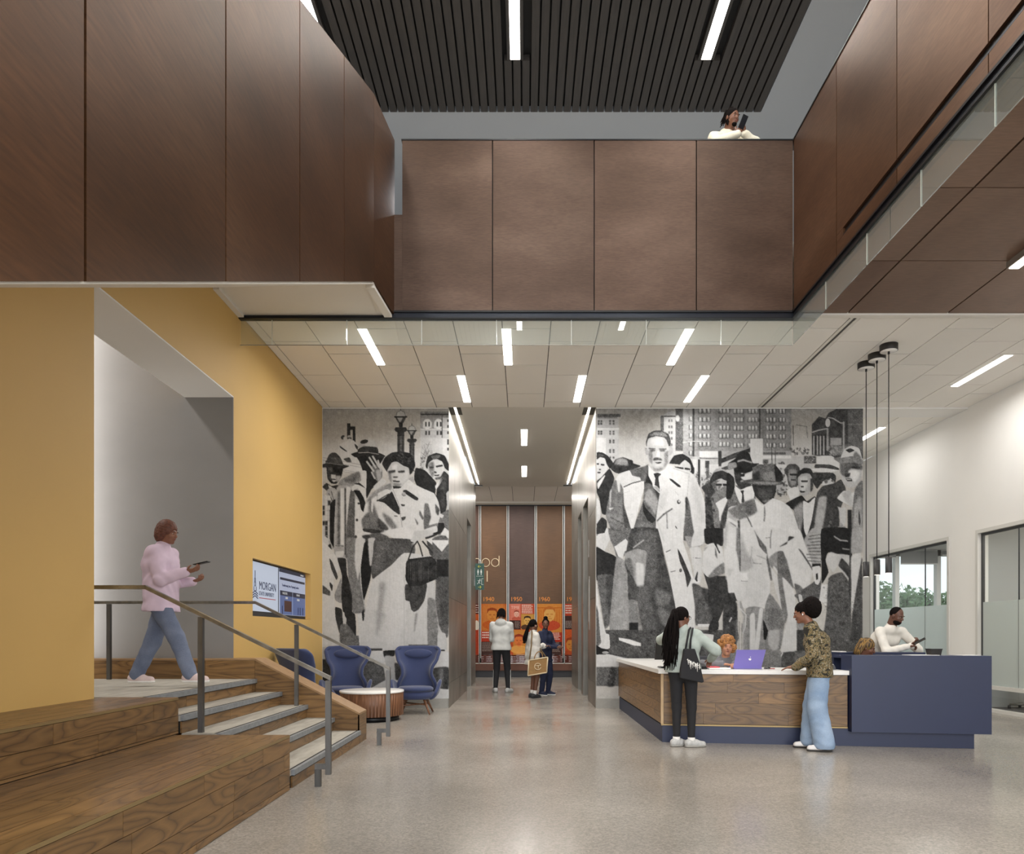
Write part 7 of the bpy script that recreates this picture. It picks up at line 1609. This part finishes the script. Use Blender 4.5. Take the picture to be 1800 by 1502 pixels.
p.P(82, '1060,460 1200,400 1290,560 1290,1230 1000,1230 1040,800', 5).P(60, '1290,0 1310,-60 1305,560 1290,760 1270,560').P(146, '1310,-60 1415,-60 1415,180 1300,200', 5).P(186, '1300,230 1400,200 1390,400 1310,830 1300,500', 4).P(70, '1400,300 1415,280 1415,1230 1290,1230 1310,840', 5); stipple(p, rg, 110, 1010, 500, 1400, 1220, 140, 4, 12, .35); stipple(p, rg, 46, 1010, 500, 1400, 1220, 140, 4, 12, .35)
p.L(150, '1120,20 1180,60 1260,70', 14, 3).L(150, '1210,150 1280,160', 10, 3)
p.at(1220, 880, 10.73)
p.P(190, '160,1100 200,900 300,820 380,860 430,1000 520,1190 400,1300 260,1420 180,1300', 6).P(112, '400,1280 560,1180 575,1370 270,1450', 14).P(96, '400,880 430,1000 440,1100 400,1040', 10).P(150, '190,900 260,870 230,920 190,960', 8).P(190, '430,960 520,1000 540,1190 470,1150', 6).L(34, '270,520 380,760 480,990', 26).P(190, '430,820 520,880 540,960 470,950', 6)
p.P(188, '0,900 110,900 130,1300 105,1500 60,1500 70,1350 30,1360 20,1440 0,1400', 4).L(80, '20,1090 120,1092', 9)
p.P(196, '600,400 810,520 790,960 850,1300 860,1500 600,1500 560,1000', 10, .6).P(156, '600,420 640,480 620,700 600,900 550,900 560,600', 26, .8).P(66, '820,380 855,400 872,700 885,1000 880,1340 855,1300 858,900 838,600', 5).P(110, '800,520 850,540 850,900 790,960 800,700', 16, .8)
p.P(146, '880,600 960,900 1060,1080 1110,1190 1080,1280 885,1350 875,900', 30, .9).P(196, '660,330 820,430 800,500 640,380', 8).L(90, '690,420 790,490', 16, 5).P(168, '620,1300 740,1290 690,1420 640,1440', 20, .7)
p.P(110, '640,180 760,120 900,60 1120,0 1190,210 1060,300 850,360 740,300', 14, .8).P(92, '900,60 1110,10 1180,210 1050,290 980,200', 18, .7).L(60, '980,200 1090,250', 9, 3)
p.L(74, '1000,315 1075,440', 10, 3).P(96, '1130,550 1200,680 1360,880 1375,1010 1290,930 1200,740', 10).L(140, '1180,1040 1345,1105', 16, 8).L(130, '1095,880 1080,1060 1120,1175 1165,1190', 8, 3).L(96, '1325,130 1342,260 1322,400', 12, 5).L(84, '1350,710 1440,700', 8).L(96, '1462,560 1442,700 1440,900', 14, 4).P(90, '1375,980 1400,1100 1445,1300 1475,1500 1440,1500 1370,1150', 10)
p.at(1040, 700, 6.008)
p.P(160, '1040,800 1085,850 1160,1040 1190,1300 1150,1320 1070,1020', 26, .5).L(168, '690,1300 760,1502', 14, 8, .6).P(166, '720,1030 800,960 780,1150 700,1200', 24, .5).L(150, '860,740 1030,800', 6, 3).P(130, '150,1240 230,1220 330,1260 300,1300 180,1300', 20, .6).L(62, '200,1260 330,1330', 12, 6, .7).L(62, '170,1380 300,1400', 10, 6, .6)
p.at(1280, 940, 6.008)
p.R(92, 700, 1230, 1420, 1420, 4); p.R(60, 1050, 1250, 1420, 1420, 6); p.R(120, 0, 1230, 560, 1440, 4); p.R(88, 0, 1440, 1420, 1740, 4)
p.grain(7, 4)
mu = p.mesh('mural', lambda X, Y: np.stack([PX(X, YM-0.006), np.full_like(X, YM-0.006), PZ(Y, YM-0.006)], 1), PRM, wmul=0.93)
tag(mu, 'black and white photo mural behind the reception desk, men walking in coats and hats', 'mural')

# ================================================================ EXHIBIT WALL in the corridor
ex_ = thing('exhibit_wall', 'rust-brown timeline wall with orange portrait prints at the corridor end', 'exhibit', (0, YX, 0))
OR = mat('orange_lettering', S(226, 140, 50), 0.5); CRM = mat('cream_lettering', S(222, 204, 172), 0.5)
sx_ = lambda x: PX(x, YX)
ST = [ramp_mat('exhibit_steel_%d' % i, [(0.3, tuple(v*0.6 for v in c)), (0.7, c)], 1.2, (1, 1, 0.6), 0.5, metal=0.2, fine=0.12, fstretch=(0.5, 1, 8), fscale=8) for i, c in enumerate(((0.085, 0.05, 0.042), (0.12, 0.06, 0.042), (0.145, 0.075, 0.036)))]
posts = [843.8+49.0*i for i in range(-2, 6)]
for i in range(-2, 5):
    a, b = sx_(843.8+49*i)+0.036, sx_(843.8+49*(i+1))-0.036
    MB().box(a, b, YX-0.01, YX+0.015, 0.36, 5.08).build('panel', ST[(i+2) % 3 if i != 2 else 2], ex_)
for x in posts:
    X0 = sx_(x); MB().box(X0-0.034, X0-0.014, YX-0.05, YX+0.01, 0.55, 5.08).box(X0+0.014, X0+0.034, YX-0.05, YX+0.01, 0.55, 5.08).build('post', mat('exhibit_post', S(196, 198, 196), 0.4, metal=0.3), ex_)
RX = (math.pi/2, 0, 0)
for i, s_ in enumerate(('1940', '1950', '1960', '1970')):
    text('year', s_, 0.178, (sx_(848.0+49*i), YX-0.012, PZ(1057.3, YX)), RX, OR, ex_)
lt = MB(); yl = YX-0.018
def ringl(cx, cy, r): lt.tube([(sx_(cx+r*math.cos(a)), yl, PZ(cy+r*1.05*math.sin(a), YX)) for a in [math.pi*2*k/24 for k in range(25)]], 0.011, 6, False)
ringl(838.3, 989.6, 6.8); ringl(854.0, 989.6, 6.8); ringl(870.4, 989.6, 6.6); lt.tube([(sx_(877.3), yl, PZ(996.6, YX)), (sx_(877.3), yl, PZ(977.8, YX))], 0.011, 6)
lt.build('lettering', CRM, ex_)
MB().box(sx_(855.6), sx_(857.2), YX-0.018, YX-0.012, PZ(1023, YX), PZ(1004, YX)).build('lettering', CRM, ex_)
MB().box(-3, 3, YX-0.42, YX, 0.20, 0.40).build('plinth', ramp_mat('plinth_copper', [(0.3, (0.10, 0.04, 0.025)), (0.7, (0.16, 0.065, 0.04))], 2, (1, 1, 1), 0.5), ex_)
MB().box(-3, 3, YX-0.36, YX, 0.0, 0.199).build('plinth_base', mat('plinth_dark', S(62, 64, 70), 0.5), ex_)
p = Paint(825, 1060, 1012, 1168, 4.0, (178, 78, 48)); O1, O2, O3, DKB = (210, 138, 66), (190, 100, 52), (224, 170, 96), (74, 52, 48)
def lines(x0, y0, x1, n, dy, g, w=0.9, seed=1, bold=0.9):
    q = random.Random(seed)
    for k in range(n):
        x = x0; e = x1-q.random()*(x1-x0)*0.25
        while x < e: L_ = q.uniform(1.2, 3.6); p.R(g, x, y0+k*dy, min(x+L_, e), y0+k*dy+w, al=bold); x += L_+0.6
def face(cx, cy, r, a, b, c, hat=None):
    p.E(b, cx, cy+r*1.9, r*1.9, r*0.9).P(a, [(cx-r, cy-r*.3), (cx-r*.7, cy-r*1.1), (cx+r*.7, cy-r*1.1), (cx+r, cy-r*.3), (cx+r*.8, cy+r*.7), (cx, cy+r*1.35), (cx-r*.8, cy+r*.7)]).P(c, [(cx-r, cy-r*.3), (cx-r*.9, cy-r*1.2), (cx, cy-r*1.5), (cx+r*.9, cy-r*1.2), (cx+r, cy-r*.3), (cx+r*.6, cy-r*.9), (cx-r*.6, cy-r*.9)])
    p.R(c, cx-r*.6, cy-r*.15, cx-r*.15, cy+0.02*r, al=.7).R(c, cx+r*.15, cy-r*.15, cx+r*.6, cy+0.02*r, al=.7).R(c, cx-r*.15, cy+r*.3, cx+r*.2, cy+r*.42, al=.5).R(c, cx-r*.4, cy+r*.65, cx+r*.4, cy+r*.78, al=.7).P(b, [(cx-r*.2, cy+r*1.2), (cx+r*.2, cy+r*1.2), (cx+r*.5, cy+r*2.4), (cx-r*.5, cy+r*2.4)], al=.6)
p.at(0, 0, 1)
p.R((96, 48, 40), 825, 1062, 841.8, 1080).R((200, 92, 44), 825, 1080, 841.8, 1108).E((230, 220, 205), 838, 1100, 4, 9).R((178, 70, 46), 825, 1108, 841.8, 1152); lines(836, 1064, 841, 4, 4, (230, 220, 210), 1.4)
p.R(O2, 846, 1062, 890.5, 1110).P(O1, '848,1064 888,1064 890,1108 846,1108', 3, .6); face(865, 1082, 9, O1, (196, 98, 44), (150, 70, 36)); p.R((184, 66, 46), 846, 1110, 890.5, 1128.5); lines(847.5, 1111.5, 872, 3, 4.3, (240, 226, 214), 2.2, 3); p.R(DKB, 846, 1128.5, 890.5, 1152); lines(847.5, 1130, 871, 10, 1.6, (200, 186, 176), 0.7, 4, .7)
p.R((196, 84, 60), 895.5, 1062, 939.5, 1152).R((222, 130, 110), 896, 1062, 915, 1091); face(908, 1080, 4.5, (232, 180, 160), (200, 100, 80), (150, 70, 56)); lines(917, 1063.5, 937, 7, 2.3, (240, 226, 214), 1.2, 5); p.R(DKB, 896, 1091, 915, 1107); lines(905, 1093, 914, 8, 1.6, (200, 186, 176), 0.7, 6, .7)
p.R((206, 154, 78), 916, 1080, 939.5, 1107); face(927, 1092, 6, (226, 176, 96), (90, 64, 48), (60, 42, 36)); p.R((198, 88, 48), 896, 1107, 939.5, 1152).R(O1, 902, 1108, 925, 1152); face(912, 1127, 8, (232, 130, 70), (236, 170, 90), (160, 66, 44)); lines(926, 1128, 929, 14, 1.6, (226, 200, 186), .8, 8)
p.R(O1, 944, 1062, 987.5, 1112).R((198, 110, 44), 944, 1068, 987.5, 1070); [p.R((204, 116, 48), 946+4*k, 1072, 948+4*k, 1100) for k in range(10)]; face(966, 1081, 10, O3, (196, 80, 52), (190, 110, 50)); p.R((180, 62, 44), 944, 1112, 987.5, 1129); lines(966, 1113, 986, 5, 2.6, (240, 226, 214), 1.3, 9); p.R(DKB, 944, 1129, 987.5, 1152); lines(971, 1130, 985, 10, 1.7, (200, 186, 176), 0.8, 10, .7)
p.R((186, 74, 52), 992.5, 1062, 1012, 1083).R(DKB, 992.5, 1083, 1012, 1107).R((204, 92, 48), 992.5, 1107, 1012, 1152); lines(994, 1064.5, 1010, 4, 4.1, (240, 226, 214), 2.0, 11); lines(994, 1092, 1009, 7, 1.9, (200, 186, 176), 0.9, 12, .8); face(1004, 1134, 9, O1, (180, 80, 46), (160, 70, 40)); 
p.R((104, 56, 48), 825, 1152, 1012, 1168)
for k in range(13): lines(826+k*14.5, 1154.5, 826+k*14.5+10, 3, 3.6, (214, 204, 214), 1.6, 20+k, .8)
p.grain(3, 6, 0.3)
for a, b in ((825, 841.6), (845.9, 890.6), (894.9, 939.6), (943.9, 988.6), (992.9, 1012)):
    i0 = int((a-825)*4*2); i1 = int((b-825)*4*2); q = Paint(a, 1060+2, b, 1168, 4.0); sub = p.a[16:, i0:i0+q.w]; q.a = sub[:q.h, :q.w].copy(); q.h, q.w = q.a.shape[:2]; q.h -= q.h % 2; q.w -= q.w % 2; q.a = q.a[:q.h, :q.w]
    q.mesh('portrait_print', lambda X, Y: np.stack([PX(X, YX-0.013), np.full_like(X, YX-0.013-YX), PZ(Y, YX-0.013)], 1), PRM, ex_, 0.88)
text('lettering', 'TIME', 0.125, (sx_(898.2), YX-0.018, PZ(1071.0, YX)), RX, mat('masthead', S(236, 186, 168), 0.5), ex_, sx=0.95)
gs = thing('glass_display_case', 'low clear display case with white captions below the timeline prints', 'display case', (0, YX-0.2, 0.40))
MB().box(-3, 3, YX-0.40, YX-0.39, 0.41, 0.68).build('pane', M['pane'], gs); MB().box(-3, 3, YX-0.40, YX-0.055, 0.681, 0.69).build('top_pane', M['pane'], gs)
MB().box(-3, 3, YX-0.40, YX-0.06, 0.401, 0.41).build('case_floor', M['counter'], gs)
for i in range(5):
    X0 = sx_(843.8+49*i); MB().box(X0-0.012, X0+0.012, YX-0.42, YX-0.402, 0.401, 0.70).build('clamp', M['rail'], gs)
# the tan bag of the girl in the corridor
tb = thing('tote_bag', 'tan square tote bag with pale edging and round emblem, on the girl in white', 'bag', (0.20, 13.84, 0.75))
TAN = mat('tan_suede', S(150, 116, 74), 0.9, var=0.06, vscale=30); FUZ = mat('cream_shearling', S(214, 196, 164), 0.95)
bx0, bx1, bz0, bz1 = PX(928, 13.8), PX(962.5, 13.8), PZ(1186, 13.8), PZ(1158, 13.8)
def bagp(u, w, y): return (bx0+(bx1-bx0)*u+0.02*(w-0.5), y, bz0+(bz1-bz0)*w+0.065*(u-0.5))
def bq(u0, u1, w0, w1, y0, y1): return [bagp(u0, w0, y0), bagp(u1, w0, y0), bagp(u1, w0, y1), bagp(u0, w0, y1), bagp(u0, w1, y0), bagp(u1, w1, y0), bagp(u1, w1, y1), bagp(u0, w1, y1)]
MB().hexa(bq(0.03, 0.97, 0.03, 0.97, 13.76, 13.88)).build('bag_body', TAN, tb)
e = MB(); [e.tube([bagp(*a, 13.757), bagp(*b, 13.757)], 0.012, 8) for a, b in (((0.02, 0.02), (0.98, 0.02)), ((0.98, 0.02), (0.98, 0.98)), ((0.98, 0.98), (0.02, 0.98)), ((0.02, 0.98), (0.02, 0.02)))]; e.build('edging', FUZ, tb)
e = MB(); c0 = bagp(0.5, 0.5, 13.752); ring = [(c0[0]+0.062*math.cos(a), 13.752, c0[2]+0.062*math.sin(a)) for a in [math.radians(25+10*k) for k in range(33)]]; e.tube(ring, 0.007, 6); e.tube([(c0[0]-0.055, 13.752, c0[2]+0.012), (c0[0]+0.06, 13.752, c0[2]+0.025)], 0.007, 6); e.tube([(c0[0]+0.005, 13.752, c0[2]+0.02), (c0[0]+0.012, 13.752, c0[2]-0.04)], 0.007, 6); e.build('emblem', FUZ, tb)
hd_ = [bagp(0.3+0.35*(1-math.cos(a))/2*1.2, 1.0+0.42*math.sin(a), 13.80) for a in [math.pi*k/10 for k in range(11)]]; MB().tube(hd_, 0.010, 8).build('handle', TAN, tb)
MB().tube([bagp(0.05, 1, 13.82), (0.14, 13.88, 1.05), (0.15, 13.97, 1.30), (0.15, 14.12, 1.345), (0.16, 14.24, 1.2), bagp(0.9, 1, 13.88)], 0.013, 8).build('strap', mat('strap_olive', S(120, 98, 68), 0.9), tb)
# black tote on the braided visitor
tt_ = thing('tote_bag', 'black cloth tote with white scribbled lettering hanging at the braided woman\'s hip', 'bag', (1.90, 7.86, 0.9))
def tp(x, y, Y=7.80): return (PX(x, Y), Y, PZ(y, Y))
BLK = mat('black_canvas', S(34, 34, 37), 0.9, var=0.08, vscale=30)
o = MB().prism([tp(1203, 1141), tp(1222, 1141), tp(1230, 1165), tp(1238, 1200), tp(1234, 1201), tp(1196, 1193), tp(1197, 1175), tp(1201, 1155)], (0, 0.07, 0)).build('bag_body', BLK, tt_, bevel=0.012)
MB().tube([tp(1205, 1143, 7.83), tp(1208, 1125, 7.84), tp(1211, 1108, 7.90), (PX(1213, 8.0), 7.98, PZ(1104, 8.0)), (PX(1214, 8.1), 8.10, PZ(1110, 8.1)), (PX(1212, 8.1), 8.12, PZ(1130, 8.1))], 0.011, 6).tube([tp(1213, 1143, 7.83), tp(1214, 1125, 7.83), tp(1217, 1109, 7.90), (PX(1217, 8.0), 7.98, PZ(1105, 8.0)), (PX(1217, 8.1), 8.10, PZ(1112, 8.1))], 0.011, 6).build('strap', BLK, tt_)
q = random.Random(12); e = MB(); pts = []
for k in range(8):
    x = 1209+k*2.9; y = 1163+k*1.3; e.tube([tp(x, y-q.uniform(3, 6), 7.796), tp(x+q.uniform(-1, 1.5), y, 7.796), tp(x+q.uniform(-1, 2), y+q.uniform(5, 12), 7.796)], [0.0035, 0.006, 0.0025], 5)
    e.tube([tp(x-1.5, y+q.uniform(-3, 3), 7.796), tp(x+2.5, y+q.uniform(-3, 3), 7.796)], 0.0035, 5)
e.build('scribble_lettering', M['white'], tt_)
